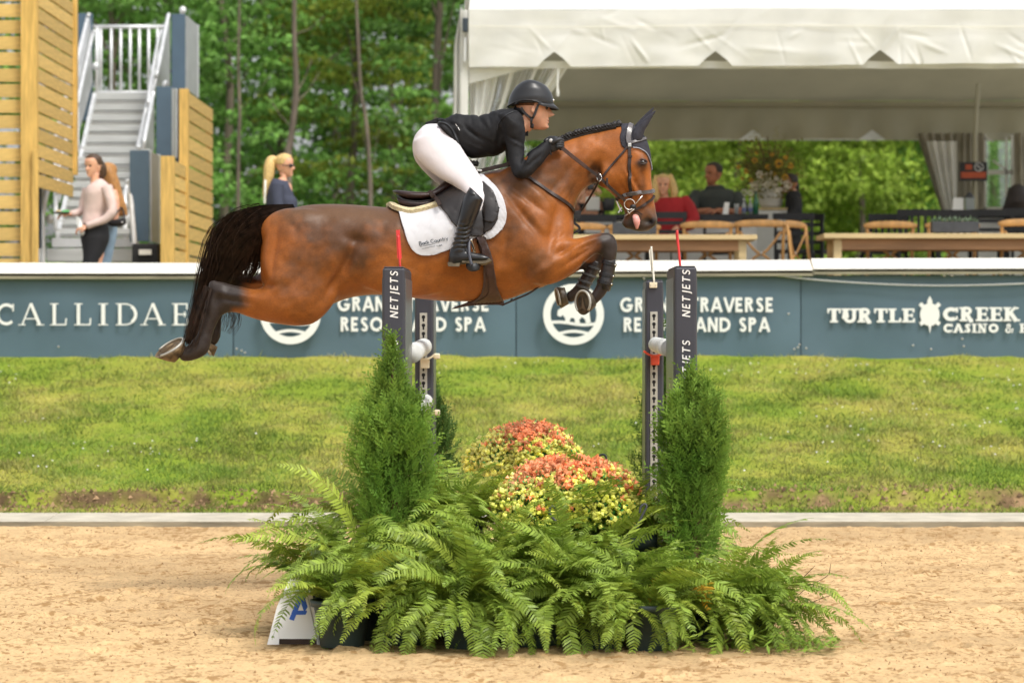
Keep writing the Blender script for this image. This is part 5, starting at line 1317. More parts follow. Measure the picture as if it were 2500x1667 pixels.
# chin, jaw edge, orbit, muscles
def eb(px, py, d, r): hb.ball(P(px, py, d), r, 16, 12)
eb(1534, 544, HD, (.040, .038, .038)); eb(1566, 558, HD, (.055, .045, .020))
for s in (-1, 1):
    eb(1566, 398, HD+s*.083, (.040, .028, .032)); eb(1556, 383, HD+s*.072, (.050, .028, .030)); eb(1480, 425, HD+s*.060, (.070, .040, .085))
    eb(1590, 541, HD+s*.040, (.034, .024, .040))
    eb(1300, 560, HD+s*.135, (.135, .10, .25)); eb(1330, 640, HD+s*.15, (.11, .09, .11))         # shoulder, point of elbow
    eb(1255, 480, HD+s*.105, (.13, .10, .17))
    eb(745, 620, HD+s*.150, (.24, .12, .25)); eb(715, 565, HD+s*.10, (.18, .12, .13)); eb(690, 640, HD+s*.14, (.12, .10, .17))
    eb(1000, 640, HD+s*.19, (.35, .10, .19))
eb(521, 699, HN, (.034, .034, .040)); eb(484, 838, HN, (.042, .036, .040)); eb(478, 852, HN, (.034, .030, .028))
def leg(pts, dd, w, n=20, k=None, p=2.1):
    q = crom([a+(b,)+(c,) if False else (*a, b, c) for a, b, c in zip(pts, dd, w)], k or len(pts)*4)
    PL(hb, [tuple(r[:4]) for r in q], q[:, 4], q[:, 5], n, p)
# hind legs
hn = [(700,560,860,640),(655,600,820,735),(640,640,775,785),(650,680,735,796),(640,701,690,793),(615,705,640,784),(590,699,606,774),(562,693,578,764),(536,686,560,763),(514,700,548,768),(501,728,542,770),(497,752,536,782),(492,780,528,797),(484,806,521,818),(476,828,517,838),(466,838,508,862),(450,846,492,874),(436,847,463,883),(422,845,444,884)]
leg(hn, [HN-.02]*5+[HN]*14, [.085,.115,.125,.12,.105,.085,.070,.058,.052,.048,.044,.038,.031,.030,.036,.038,.038,.040,.040])
hf = [(700,560,860,640),(650,600,815,735),(640,645,760,770),(632,672,690,745),(612,672,650,712),(585,674,610,712),(556,672,578,716),(534,690,562,735),(525,715,552,748),(512,752,544,770),(512,785,541,797),(510,812,540,820),(508,832,532,838),(506,842,524,846)]
leg(hf, [HF+.02]*4+[HF]*10, [.12,.13,.12,.10,.085,.068,.055,.050,.046,.036,.031,.034,.034,.03])
# fore legs: forearm, knee, cannon, pastern
fn_ = [(1300,560,1290,690),(1350,575,1330,697),(1393,583,1368,687),(1431,576,1408,660),(1458,569,1437,634),(1480,566,1458,617),(1500,575,1461,612),(1509,598,1462,618),(1508,622,1470,626),(1501,645,1470,642),(1497,668,1464,662),(1492,690,1459,682),(1487,706,1454,696),(1478,722,1450,706),(1462,738,1442,716),(1452,748,1432,722)]
leg(fn_, [HN-.01]*2+[HN]*14, [.09,.095,.085,.072,.060,.052,.048,.044,.038,.031,.029,.031,.037,.034,.031,.032])
ff = [(1310,570,1290,690),(1360,590,1330,692),(1396,592,1372,685),(1430,588,1408,664),(1455,584,1436,645),(1478,582,1452,628),(1494,598,1450,622),(1494,622,1452,624),(1478,648,1450,634),(1462,668,1436,652),(1448,688,1420,672),(1436,704,1407,690),(1420,724,1398,702),(1400,738,1388,710),(1386,742,1380,712)]
leg(ff, [HF+.01]*2+[HF]*13, [.085,.09,.08,.07,.058,.050,.046,.040,.032,.029,.029,.035,.032,.03,.03])
BLK = np.array([.034, .025, .021])
def horse_post(me, co):
    """muscle relief and coat colour"""
    px = 1293+co[:, 0]*F/co[:, 1]; py = 813-(co[:, 2]-EYE)*F/co[:, 1]; s = np.sign(co[:, 1]-HD)
    nn = normals_of(me, co); side = np.abs(nn[:, 1])
    def B(x, y, rx, ry, rot=0):
        c, q = math.cos(math.radians(rot)), math.sin(math.radians(rot)); dx, dy = px-x, py-y
        return np.exp(-(((dx*c+dy*q)/rx)**2+((-dx*q+dy*c)/ry)**2))
    h = np.zeros(len(co))
    for x, y, rx, ry, rot, a in ((1352,560,12,62,12,-.010),(1275,520,10,70,-38,-.010),(1232,600,12,60,10,-.008),(1375,610,22,10,-40,-.012),(1330,655,36,9,-35,.006),(1290,600,30,50,10,.010),
        (1308,470,60,12,38,.008),(1290,488,60,7,36,-.006),(1180,560,10,80,0,-.005),(845,640,14,55,22,-.016),(870,585,30,14,20,-.010),(812,700,14,40,30,-.012),(668,620,9,75,8,-.007),(648,700,30,8,-10,-.008),
        (1448,420,26,10,-62,-.012),(1455,430,10,30,10,-.012),(1420,395,60,9,-50,.004),(1370,440,70,14,-48,-.006),(1400,470,10,40,25,-.006),(1340,400,60,20,-20,.006),
        (1545,452,40,5,62,.006),(1556,455,40,5,62,-.005),(1527,470,26,4,60,-.004),(1578,468,8,44,-8,.004),(1569,430,5,44,-6,-.004),(1583,541,11,10,0,-.010),
        (1440,597,40,5,-24,-.006),(1420,622,50,5,-33,-.006),(1410,606,45,7,-26,.004),(1465,590,14,9,-20,.005),(575,735,40,5,8,-.004),(600,722,40,5,8,.004),(530,735,8,22,10,-.005),(545,715,18,7,20,.004),(700,700,40,10,-40,-.004)):
        h += a*B(x, y, rx, ry, rot)
    h += .006*fbm(px*.03, py*.03, 3, 3)+.0022*fbm(px*.10, py*.08, 13, 2)
    for q_ in range(7): h += .0022*B(1352+q_*7, 452+q_*5+4*math.sin(q_*2), 3, 17, 35)-.002*B(1355+q_*7, 452+q_*5, 2.5, 15, 35)
    for x, y in ((1372, 590), (1378, 600), (1366, 578)): h += .003*np.sin((px*.8+py*.6-x)*.55)*B(x, y, 18, 12)
    co = co+nn*(2.5*h*side)[:, None]
    n1 = fbm(px*.022, py*.022, 7, 4); n2 = fbm(px*.07, py*.07, 17, 3); n3 = fbm(px*.03, py*.20, 27, 3)
    base = np.array([.345, .105, .017]); dark = np.array([.080, .038, .018]); lite = np.array([.46, .155, .025])
    c = np.tile(base, (len(co), 1))
    k = np.clip(.25+1.6*n1, 0, 1)[:, None]; c = c*(1-k*.28)+lite*k*.28
    D = np.zeros(len(co))
    D += 1.05*np.clip((600-py)/90, 0, 1)*((px > 660) & (px < 1180))*np.clip((px-640)/90, 0, 1)
    for x, y, rx, ry, a in ((850,590,45,60,.6),(760,600,80,45,.30),(745,690,60,75,.42),(700,700,30,50,.2),(880,640,30,50,.45),(950,590,50,40,.35),(1190,480,60,60,.55),(1240,440,80,30,.5),(1190,600,50,60,.30),(1305,640,40,55,.42),(1260,560,40,60,.25),(1340,440,70,45,.45),(1390,400,60,30,.28),(1300,540,60,30,.15),(1450,455,26,40,.25),(1452,425,14,22,.7),(1400,490,12,40,.3),(1480,330,60,12,.15),(560,722,40,25,.6)):
        D += a*B(x, y, rx, ry)
    D = np.clip(1.25*D*(1+1.5*n1)+.55*n2+.12, 0, .93)[:, None]; c = c*(1-D)+dark*D
    # back tints
    G = np.clip(.5*B(790, 520, 130, 22)+.30*B(905, 525, 60, 26)+.30*B(1300, 478, 60, 24)+.26*B(1310,625,30,26)+.18*B(1340,430,70,40), 0, .6)[:, None]; c = c*(1-G)+np.array([.15, .085, .045])*G
    # dark face plane, muzzle
    m = np.clip((px-1552)/18, 0, 1)*np.clip((1580-px)/10, 0, 1)*np.clip((py-372)/25, 0, 1)*np.clip((520-py)/60, 0, 1)*.75
    m = np.clip(m+.9*B(1568, 398, 16, 14), 0, .85)[:, None]*np.clip(.9+1.5*n2, .3, 1.1)[:, None]; c = c*(1-m)+np.array([.060, .030, .018])*m
    mz = np.clip((py-478-.25*np.abs(px-1570))/50, 0, 1)*((px > 1500))
    mz = (mz*np.clip(1+1.0*n2, 0, 1))[:, None]; c = c*(1-mz)+np.array([.055, .040, .029])*mz
    mz = (np.clip((py-535)/14, 0, 1)*(px > 1500))[:, None]; c = c*(1-mz*.6)+np.array([.04, .028, .022])*mz*.6
    no = np.clip(1.4*np.exp(-(((px-1592)/8.5)**2+((py-541)/7)**2)**1.6)*(side > .2), 0, 1)[:, None]; c = c*(1-no)+np.array([.008, .006, .006])*no  # nostril hollow: its inner shade painted near-black on the hide
    ey = np.clip(B(1567, 398.5, 9, 6)*1.5, 0, 1)[:, None]; c = c*(1-ey)+np.array([.02, .012, .01])*ey
    # black points
    hind = np.clip((622-px+.35*(690-py)*0+14*n1*4)/46, 0, 1)*(px < 640)*np.clip((py-640)/20, 0, 1)
    gas = np.clip((py-742-(px-545)*.10)/12, 0, 1)*np.clip((px-560)/14, 0, 1)    # keep the lower gaskin brown
    hind = np.clip(hind-gas*.8, 0, 1); hind = np.maximum(hind, np.clip((576-px)/16, 0, 1)*(py > 640)*(px < 600)*(1-.6*gas)); hind = np.maximum(hind, (np.clip((py-775)/12, 0, 1))*(px < 560))
    fore = np.clip((px-1402-.62*(660-py)*.55+60*n1)/46, 0, 1)*(py > 555)*(px > 1385)*(px < 1520)*((px < 1512) | (py > 566))
    fore = np.where((px > 1495) & (py < 562), 0, fore); fore = np.maximum(fore, ((py > 640) & (px > 1375+np.clip(720-py, 0, 80)*.6) & (px < 1520))*1.0)
    legs = np.maximum(np.where(px < 900, hind, 0), np.where((px > 1370) & (px < 1515) & (py > 560), fore, 0))[:, None]; c = c*(1-legs)+BLK*legs
    set_col(me, np.clip(c*(1+.05*n3[:, None]), 0, 1)); return co
MT['coat'] = vmat('bay_coat', rough=.42, spec=.30, nscale=130, namt=.13, bump=.14, bscale=260, stretch=(.7, 1, 1), sheen=.0)
hbody, hco = organic('body', hb, MT['coat'], horse, voxel=.0115, smooth=20, factor=.5, post=horse_post)
# surface tracer: walk from the camera side on to the hide
dep = hbody.data; dep.calc_loop_triangles()
tri = np.empty(len(dep.loop_triangles)*3, np.int32); dep.loop_triangles.foreach_get('vertices', tri)
BV = BVHTree.FromPolygons([tuple(q) for q in hco], [tuple(t) for t in tri.reshape(-1, 3).tolist()])
def surf(px, py, off=.004, fb=None, bv=None, near=True):
    """point on the near (or mirrored far) flank, seen square on from the side"""
    q = P(px, py, HD-.2); o = Vector((q[0], HD-1.5, q[2])); 
    for _ in range(2):
        h, n, i, dd = (bv or BV).ray_cast(o, Vector((0, 1, 0)))
        if h is None: break
        q2 = P(px, py, h.y); o = Vector((q2[0], HD-1.5, q2[2]))
    if h is None or h.y > HD+.25:
        q = P(px, py, HD-(.02 if fb is None else fb)); return q, np.array([0, -1., 0])
    n = np.array(n); n = n if n[1] < 0 else -n; return np.array(h)+n*off, n
def strap(name, pts, w, mat, parent, t=.004, off=.003, k=None, fb=None, mirror=False, bv=None, label=None):
    q = crom(pts, k or max(8, len(pts)*7)); a = [surf(x, y, off, fb, bv) for x, y in q]
    p = np.array([b[0] for b in a]); n = np.array([b[1] for b in a])
    for _ in range(2): p[1:-1] = (p[:-2]+2*p[1:-1]+p[2:])/4; n[1:-1] = (n[:-2]+2*n[1:-1]+n[2:])/4
    m = MB().ribbon(p, n, w, t)
    if mirror:
        p2 = p.copy(); p2[:, 1] = 2*HD-p2[:, 1]; n2 = n.copy(); n2[:, 1] *= -1; m.ribbon(p2, n2, w, t)
    return m.build(name, MT[mat], parent, label=label)
def patch(name, poly, mat, parent, off=.006, thick=.008, step=3.0, bump=None, mirror=True, smooth=2, bv=None, fb=.12, label=None):
    """a shaped sheet lying on the flank: outline in frame units, filled with a fine grid"""
    poly = np.asarray(crom(list(poly)+[poly[0]], len(poly)*6)[:-1]); x0, y0 = poly.min(0); x1, y1 = poly.max(0)
    import mathutils.geometry as mg
    pts = [Vector(q) for q in poly]; n0 = len(pts)
    def inside(x, y):
        c = False; j = n0-1
        for i in range(n0):
            if (poly[i, 1] > y) != (poly[j, 1] > y) and x < (poly[j, 0]-poly[i, 0])*(y-poly[i, 1])/(poly[j, 1]-poly[i, 1])+poly[i, 0]: c = not c
            j = i
        return c
    for a, x in enumerate(np.arange(x0+step*.6, x1, step)):
        for y in np.arange(y0+step*.6+(a % 2)*step/2, y1, step):
            if inside(x, y) and np.min(np.hypot(poly[:, 0]-x, poly[:, 1]-y)) > step*.55: pts.append(Vector((x, y)))
    V2, E, Fc, *_ = mg.delaunay_2d_cdt(pts, [], [list(range(n0))], 1, 1e-4)
    V, N = [], []
    for q in V2:
        p, n = surf(q[0], q[1], off, fb, bv); 
        if bump: p = p+n*bump(q[0], q[1])
        V.append(p); N.append(n)
    V = np.array(V); nb = [[] for _ in V]
    for f in Fc:
        for i in range(len(f)): nb[f[i]].append(f[(i+1) % len(f)]); nb[f[(i+1) % len(f)]].append(f[i])
    for _ in range(smooth):
        Y = V[:, 1].copy()
        for i, q in enumerate(nb):
            if q: V[i, 1] = .5*Y[i]+.5*np.mean(Y[q])
    m = MB().add(V, [tuple(f) for f in Fc])
    if mirror: V2_ = V.copy(); V2_[:, 1] = 2*HD-V2_[:, 1]; m.add(V2_, [tuple(f)[::-1] for f in Fc])
    o = m.build(name, MT[mat], parent, smooth=True, label=label)
    s = o.modifiers.new('t', 'SOLIDIFY'); s.thickness = thick; s.offset = 0; return o, V, [tuple(f) for f in Fc]
# ---- face details
for s in (-1, 1):
    c = P(1567, 399, HD); c[1] = HD+s*.096
    c[1] = HD+s*.089; e = MB().ball(c, (.019, .017, .015), 16, 12).build('eye', MT['eye'], horse, smooth=True)
    for dz, r0 in ((.013, 1), (-.012, -1)):
        MB().tube(crom([c+np.array([x, s*(.010-.35*abs(x)*.4), dz*(1-(x/.028)**2)+.002]) for x in (-.027, -.014, 0, .014, .027)], 12), [.002, .004, .005, .0055, .006, .006, .006, .006, .0055, .005, .004, .002], 6).build('eyelid', MT['saddle'], e, smooth=True)
c = P(1553, 538, HD); tg = MB(); tg.rings([P(x, y, HD-.045-o)+np.array([0, 0, 0])+np.array([[w*math.cos(a), h*math.sin(a), .0] for a in np.linspace(0, 2*math.pi, 14, endpoint=False)]) for x, y, o, w, h in ((1552, 520, -.015, .012, .012), (1552, 529, .010, .018, .012), (1554, 538, .016, .0205, .012), (1555, 547, .014, .016, .010), (1555, 554, .010, .010, .007), (1555, 559, .006, .006, .004))])
MT['tongue'] = pmat('pink_tongue', (.72, .34, .30), .35, .08, 20, .1, 60, sss=.2); tg.build('tongue', MT['tongue'], horse, smooth=True)
strap('mouth_line', [(1546, 519), (1556, 517), (1568, 524)], .004, 'gapshade', horse, .002, .001)
# ---- mane: button braids
mn = thing('braided_mane', P(1440, 325, HD), "row of black button braids along the crest of the horse's neck", 'mane'); mn.name = 'mane'
tmp = mn; bpy.data.objects.remove(mn)
mane = bpy.data.objects.new('mane', None); sc.collection.objects.link(mane); mane.parent = horse; mane.location = (0, 0, 0); ORG['mane'] = org(horse)
MT['hair'] = pmat('black_hair', (.013, .010, .009), .42, .3, 60, .5, 120, stretch=(1, 1, 1))
cr_ = crom([(1360, 343), (1385, 332), (1412, 323), (1440, 316.5), (1470, 311), (1495, 306), (1510, 303)], 25)
me = None
for i, (x, y) in enumerate(cr_):
    if me is None:
        m = MB(); m.ball((0, 0, 0), (.0125, .030, .017), 10, 8)
        for k in range(3): m.tube([(.014*math.cos(a)*(1-.2*k), -.012-.010*k, .015*math.sin(a)*(1-.2*k)) for a in np.linspace(0, 5.8, 9)], .005, 5)
        m.ball((0, -.004, .012), (.010, .02, .012), 8, 6); me = m.mesh('braid', True); me.materials.append(MT['hair'])
    o = bpy.data.objects.new('braid', me); sc.collection.objects.link(o); o.parent = mane; o.location = P(x, y+.5, HD)-org(horse)+np.array([0, -.012, -.004]); o.rotation_euler = (0, .4+.3*math.sin(i*2.3), 0); s = 1+.14*math.sin(i*1.9); o.scale = (s, 1, s)
for i, (x, y) in enumerate([(1142, 399), (1150, 399.5), (1157, 400), (1164, 400.5)]):
    o = bpy.data.objects.new('braid', me); sc.collection.objects.link(o); o.parent = mane; o.location = P(x, y, HD+.05)-org(horse); o.scale = (.8, .8, .8)
strap('mane_base', [(1350, 354), (1400, 336), (1450, 323), (1505, 311)], .028, 'hair', mane, .01, .0, fb=.02)
# ---- tail
dock = [(*P(720, 512, HD), .028), (*P(692, 522, HD), .050), (*P(655, 541, HD), .085), (*P(608, 566, HD), .108), (*P(570, 604, HD+.02), .110), (*P(545, 655, HD+.05), .085), (*P(510, 708, HD+.05), .048), (*P(487, 765, HD+.02), .032), (*P(467, 820, HD-.04), .026), (*P(456, 848, HD-.10), .014)]
tl = MB(); tl.tube(crom([q[:3] for q in dock[:6]], 30), crom([[q[3]*.72] for q in dock[:6]], 30)[:, 0], 14, flat=.55, up=(0, 0, 1))
tail = tl.build('tail', MT['hair'], horse, smooth=True)
MT['tailh'] = pmat('tail_strands', (.022, .013, .009), .38, .45, 30, tint=(.045, .024, .014))
m = MB(); strands(m, dock, 1350, 1.10, .0023, 18, 5, .35, .30)
g2 = [(*P(694, 520, HD), .03), (*P(660, 540, HD), .06), (*P(632, 575, HD), .085), (*P(612, 625, HD), .075), (*P(598, 668, HD), .06), (*P(592, 700, HD), .04)]
strands(m, g2, 300, 1.05, .0024, 14, 6, .3, .4)
g3 = [(*P(560, 690, HD+.1), .03), (*P(556, 740, HD+.1), .045), (*P(560, 780, HD+.1), .055), (*P(545, 822, HD+.1), .03)]
strands(m, g3, 70, 1.3, .0019, 12, 7, .3, .8)
g4 = [(*P(640, 530, HD), .05), (*P(590, 548, HD), .07), (*P(545, 580, HD), .08), (*P(520, 645, HD), .07), (*P(494, 720, HD+.02), .045), (*P(468, 800, HD-.02), .03), (*P(455, 845, HD-.06), .014)]
strands(m, g4, 170, 1.15, .0024, 16, 8, .3, .5)
g5 = [(*P(508, 700, HN-.05), .02), (*P(486, 765, HN-.06), .030), (*P(470, 815, HN-.06), .035), (*P(458, 848, HN-.05), .03), (*P(450, 866, HN-.05), .02)]
strands(m, g5, 45, 1.2, .0020, 12, 9, .3, .5)
strands(m, [(q[0], q[1], q[2], q[3]) for q in dock[2:]], 80, 1.45, .0016, 16, 19, .3, 1.1)
m.build('tail_hair', MT['tailh'], tail, kind='stuff')
# croup hairs fanning over the top of the tail
# ---- hooves
MT['hoof'] = pmat('muddy_hoof', (.13, .085, .045), .6, .4, 25, .5, 50, tint=(.25, .17, .085)); MT['sole'] = pmat('hoof_sole', (.30, .20, .10), .8, .4, 22, .8, 40, tint=(.12, .07, .03)); MT['hoofd'] = pmat('dark_hoof_wall', (.035, .03, .022), .45, .35, 20, .4, 50, tint=(.12, .09, .05))
def hoof(cor, toe, soldir, r0, r1, wall, label=None, d=HN):
    """cor/toe: coronet and sole centres; rings between; soldir: outward direction of the sole"""
    a, b = np.asarray(cor, float), np.asarray(toe, float); z = unit(b-a); sdn = unit(soldir)
    y = np.array([0, 1., 0]); n = 22; t = np.linspace(0, 2*math.pi, n, endpoint=False); R = []
    for s in (0, .25, .6, 1):
        nr = unit(z*(1-s)+sdn*s); y2 = unit(y-nr*np.dot(y, nr)); x2 = np.cross(y2, nr); r = r0+(r1-r0)*s
        R.append(a+(b-a)*s+np.cos(t)[:, None]*x2*r*1.12+np.sin(t)[:, None]*y2*r)
    h = MB().rings(R).build('hoof', MT[wall], horse, smooth=False, label=label)
    for p_ in h.data.polygons: p_.use_smooth = len(p_.vertices) == 4
    nr = sdn; y2 = unit(y-nr*np.dot(y, nr)); x2 = np.cross(y2, nr)
    u = np.linspace(-2.35, 2.35, 22)+ (math.pi if True else 0)*0
    MB().tube([b+nr*.004+np.cos(q)*x2*r1*1.02+np.sin(q)*y2*r1*.9 for q in u], .0075, 6, flat=.8).build('horseshoe', MT['track'], h, smooth=True)
    v = [b+nr*(.002)+np.cos(q)*x2*r1*.95+np.sin(q)*y2*r1*.83 for q in t]; m = MB().add(v+[b-nr*.008], [(i, (i+1) % n, n) for i in range(n)]); m.build('sole', MT['sole'], h, smooth=True)
    MB().add([b+nr*.006+x2*r1*.5, b+nr*.002-x2*r1*.75+y2*r1*.35, b+nr*.014-x2*r1*.55, b+nr*.002-x2*r1*.75-y2*r1*.35], [(0,1,2), (0,2,3)]).build('frog', MT['sole'], h)
    return h
hoof(P(438, 866, HN), P(415, 849, HN-.02), (-.46, -.36, .80), .046, .084, 'hoof', 'pale muddy near hind hoof with its sole turned up')
hoof(P(517, 838, HF), P(508, 852, HF), (-.7, -.1, -.5), .034, .046, 'hoof', 'far hind hoof peeping out behind the near leg')
hoof(P(1445, 728, HN), P(1424, 738, HN-.015), (-.62, -.62, -.02), .044, .062, 'hoofd', 'near fore hoof, its dusty sole facing out')
hoof(P(1384, 722, HF), P(1364, 727, HF), (-.93, -.15, -.20), .042, .054, 'hoofd', 'far fore hoof tucked to the left')
# ---- tendon boots
MT['bootl'] = pmat('horse_boot_shell', (.020, .016, .014), .35, .3, 25, .2, 60, spec=.5)
def tboot(pairs, d, hw, label, inner=False):
    t = thing('tendon_boot', P(pairs[2][0], pairs[2][1], d), label, 'horse boot', "black tendon boots on the horse's forelegs")
    q = crom(pairs, 18); w = crom([[a] for a in hw], 18)[:, 0]; m = MB(); PL(m, [tuple(r) for r in q], d, w, 22, 2.4); m.build('shell', MT['bootl'], t, smooth=True)
    for s in ((.22, .5, .74) if not inner else (.28, .43, .60, .78)):
        k = s*(len(q)-1); i = int(k); r = q[i]; A, B = P(r[0], r[1], d), P(r[2], r[3], d); c = (A+B)/2; u = (B-A)/2; ww = w[i]
        a = np.linspace(-2.9, -.25 if not inner else .1, 12)
        p = [c+u*math.cos(x)*1.05+np.array([0, ww*1.09*math.sin(x), 0]) for x in a]; n = [unit(u*math.cos(x)+np.array([0, ww*math.sin(x), 0])) for x in a]
        MB().ribbon(p, n, .019 if not inner else .013, .004).build('strap', MT['leather' if not inner else 'grey'], t)
        if not inner: MB().ball(p[2]+n[2]*.005, .0055, 8, 6).build('stud', MT['chrome'], t, smooth=True)
    return t
tboot([(1503, 634, 1471, 630), (1503, 650, 1470, 640), (1500, 668, 1466, 662), (1496, 688, 1461, 680), (1493, 700, 1459, 690), (1488, 712, 1461, 705)], HN, [.030, .037, .038, .043, .046, .036], 'black boot with three metal studs on the near foreleg')
tboot([(1468, 642, 1446, 634), (1464, 655, 1438, 646), (1455, 676, 1424, 666), (1444, 694, 1412, 684), (1436, 707, 1408, 699), (1428, 712, 1408, 705)], HF, [.030, .035, .036, .040, .038, .03], 'black boot with thin grey straps on the far foreleg', True)
# ---- ear bonnet
MT['bonnet'] = pmat('charcoal_ear_bonnet', (.030, .030, .040), .9, .15, 40, .3, 120); MT['trim'] = pmat('grey_piping', (.25, .26, .30), .6, .1, 20)
bn = thing('ear_bonnet', P(1550, 330, HD), "charcoal ear bonnet over the horse's ears and brow", 'ear bonnet')
patch('cap', [(1512, 302), (1523, 303), (1538, 303), (1560, 318), (1577, 340), (1588, 378), (1589.5, 412), (1585, 396), (1576, 376), (1560, 364), (1544, 360), (1530, 364), (1518, 356), (1514, 335), (1518, 316)], 'bonnet', bn, .004, .005, 3, fb=.02)
strap('piping', [(1544, 361), (1560, 364), (1575, 375), (1584, 393), (1588, 414)], .006, 'trim', bn, .004, .009, mirror=True)
def ear(pts, d, side):
    q = crom(pts, 16); R = []
    for i, (xa, ya, xb, yb, w) in enumerate(q):
        A, B = P(xa, ya, d), P(xb, yb, d); c = (A+B)/2; u = (B-A)/2; a = np.linspace(0, 2*math.pi, 16, endpoint=False)
        R.append(c+np.cos(a)[:, None]*u+np.array([0, 1, 0])*(np.sin(a)*w*np.where(np.sin(a)*side > 0, .35, 1))[:, None])
    return MB().rings(R).build('ear', MT['bonnet'], bn, smooth=True)
ear([(1537, 348, 1568, 342, .030), (1539, 334, 1571, 330, .034), (1545, 320, 1575, 318, .031), (1557, 305, 1584, 303, .026), (1575, 288, 1592, 288, .017), (1590, 276, 1597, 279, .008), (1600, 270, 1601, 272, .002)], HD-.06, 1)
ear([(1537, 346, 1568, 340, .030), (1540, 325, 1572, 322, .034), (1546, 311, 1573, 309, .031), (1560, 295, 1580, 295, .026), (1575, 280, 1589, 281, .017), (1588, 268, 1594, 270, .008), (1596, 262, 1597, 264, .002)], HD+.06, -1)
# ---- bridle
BR = thing('bridle', P(1540, 400, HD), "brown leather bridle with steel bit on the horse's head", 'bridle')
MT['crown'] = pmat('padded_crownpiece', (.10, .09, .09), .25, .2, 30, .1, 80, spec=.8)
strap('crownpiece', [(1542, 303), (1538, 312), (1535, 330), (1535, 351)], .030, 'crown', BR, .010, .007, mirror=True)
strap('browband', [(1533, 348), (1545, 348), (1562, 344), (1580, 337)], .016, 'crown', BR, .008, .008, mirror=True)
strap('cheekpiece', [(1536.5, 352), (1537, 380), (1536, 420), (1538, 450), (1542, 482)], .019, 'strap', BR, .005, .006, mirror=True)
strap('throatlash', [(1532, 358), (1520, 374), (1500, 397), (1482, 418), (1472, 432)], .012, 'strap', BR, .005, .006, mirror=True)
strap('noseband', [(1522, 478), (1540, 472), (1560, 471), (1580, 469), (1596, 466)], .022, 'crown', BR, .010, .006, mirror=True)
strap('noseband_rear', [(1504, 488), (1513, 482), (1524, 477)], .02, 'strap', BR, .006, .005, mirror=True)
strap('flash', [(1545, 513), (1556, 510), (1572, 501), (1586, 490), (1597, 478)], .015, 'strap', BR, .005, .006, mirror=True)
q0 = surf(1536.5, 356, .014)[0]; MB().box(q0, (.020, .006, .022)).build('buckle', MT['chrome'], BR, bevel=.003)
MB().box(surf(1537, 383, .014)[0], (.022, .006, .012)).build('keeper', MT['strap'], BR)
bc = surf(1537, 499, .012)[0]
MB().tube([bc+np.array([.029*math.cos(a), 0, .029*math.sin(a)]) for a in np.linspace(0, 2*math.pi, 25)], .0032, 6, cap=False).build('bit_ring', MT['chrome'], BR, smooth=True)
for a, b in (((1564, 480), (1550, 500)), ((1548, 510), (1529, 530)), ((1534, 512), (1545, 509)), ((1534, 512), (1541, 522))):
    MB().tube([surf(*a, .016)[0], surf(*b, .016)[0]], .0035, 6).build('bit_arm', MT['chrome'], BR, smooth=True)
MB().ball(surf(1546, 505, .012)[0], (.018, .008, .014), 10, 8).build('bit_guard', MT['leather'], BR, smooth=True)
MB().tube([P(1505, 490, HD), P(1513, 508, HD), P(1518, 516, HD)], .006, 6).build('curb_hook', MT['chrome'], BR); MB().tube([P(1518, 507, HD-.02), P(1510, 520, HD-.02)], .005, 6).build('curb_hook', MT['chrome'], BR)
rn = thing('reins', P(1450, 420, HD-.1), "brown reins running from the rider's glove to the bit", 'reins')
def freeline(name, pts, w, mat, parent, t=.005, k=24, nor=(0, -1, 0)):
    p = crom([P(*q) for q in pts], k); return MB().ribbon(p, np.tile(nor, (k, 1)), w, t).build(name, MT[mat], parent)
freeline('rein', [(1366, 357, HD-.16), (1400, 384, HD-.16), (1432, 409, HD-.155), (1463, 433, HD-.15), (1495, 463, HD-.13), (1526, 490, HD-.09)], .017, 'strap', rn)
freeline('rein_grip', [(1368, 358, HD-.164), (1400, 384, HD-.165), (1432, 409, HD-.16)], .021, 'girth', rn)
freeline('far_rein', [(1366, 357, HD+.16), (1432, 409, HD+.15), (1463, 433, HD+.15), (1526, 490, HD+.09)], .017, 'strap', rn)
for x, y, n_ in ((1462, 432, 'rein_stop'), (1482, 445, 'rein_stop')):
    MB().box(P(x, y, HD-.155), (.012, .012, .045)).build(n_, MT['strap'], rn, bevel=.003)
mg_ = thing('breastplate', P(1400, 510, HD), "brown breastplate and running martingale across the horse's chest", 'breastplate')
strap('shoulder_strap', [(1282, 432), (1300, 442), (1344, 472), (1372, 488), (1390, 503), (1399, 516)], .020, 'strap', mg_, .006, .006, mirror=True)
freeline('martingale_strap', [(1463, 440, HD-.12), (1450, 465, HD-.09), (1432, 495, HD-.04), (1418, 514, HD-.01), (1402, 518, HD-.01)], .012, 'strap', mg_)
MB().tube([P(1463, 434, HD-.15)+np.array([.012*math.cos(a), .004*math.sin(a), .020*math.sin(a)]) for a in np.linspace(0, 2*math.pi, 17)], .0028, 6, cap=False).build('ring', MT['chrome'], mg_, smooth=True)
MB().prism([P(1399, 518, HD-.03), P(1420, 514, HD-.03), (P(1417, 530, HD-.03)), P(1404, 536, HD-.03)], (0, 1, 0), .01).build('chest_pad', MT['leather'], mg_)
freeline('girth_tab', [(1404, 534, HD-.02), (1403, 545, HD-.02), (1412, 552, HD-.02), (1415, 560, HD-.02), (1405, 567, HD-.02), (1395, 570, HD-.02)], .014, 'leather', mg_)
freeline('lower_strap', [(1226, 745, HD-.03), (1260, 730, HD-.04), (1292, 716, HD-.05), (1322, 695, HD-.06)], .010, 'strap', mg_); MB().ball(P(1250, 733, HD-.04), .009, 8, 6).build('buckle', MT['navy'], mg_)
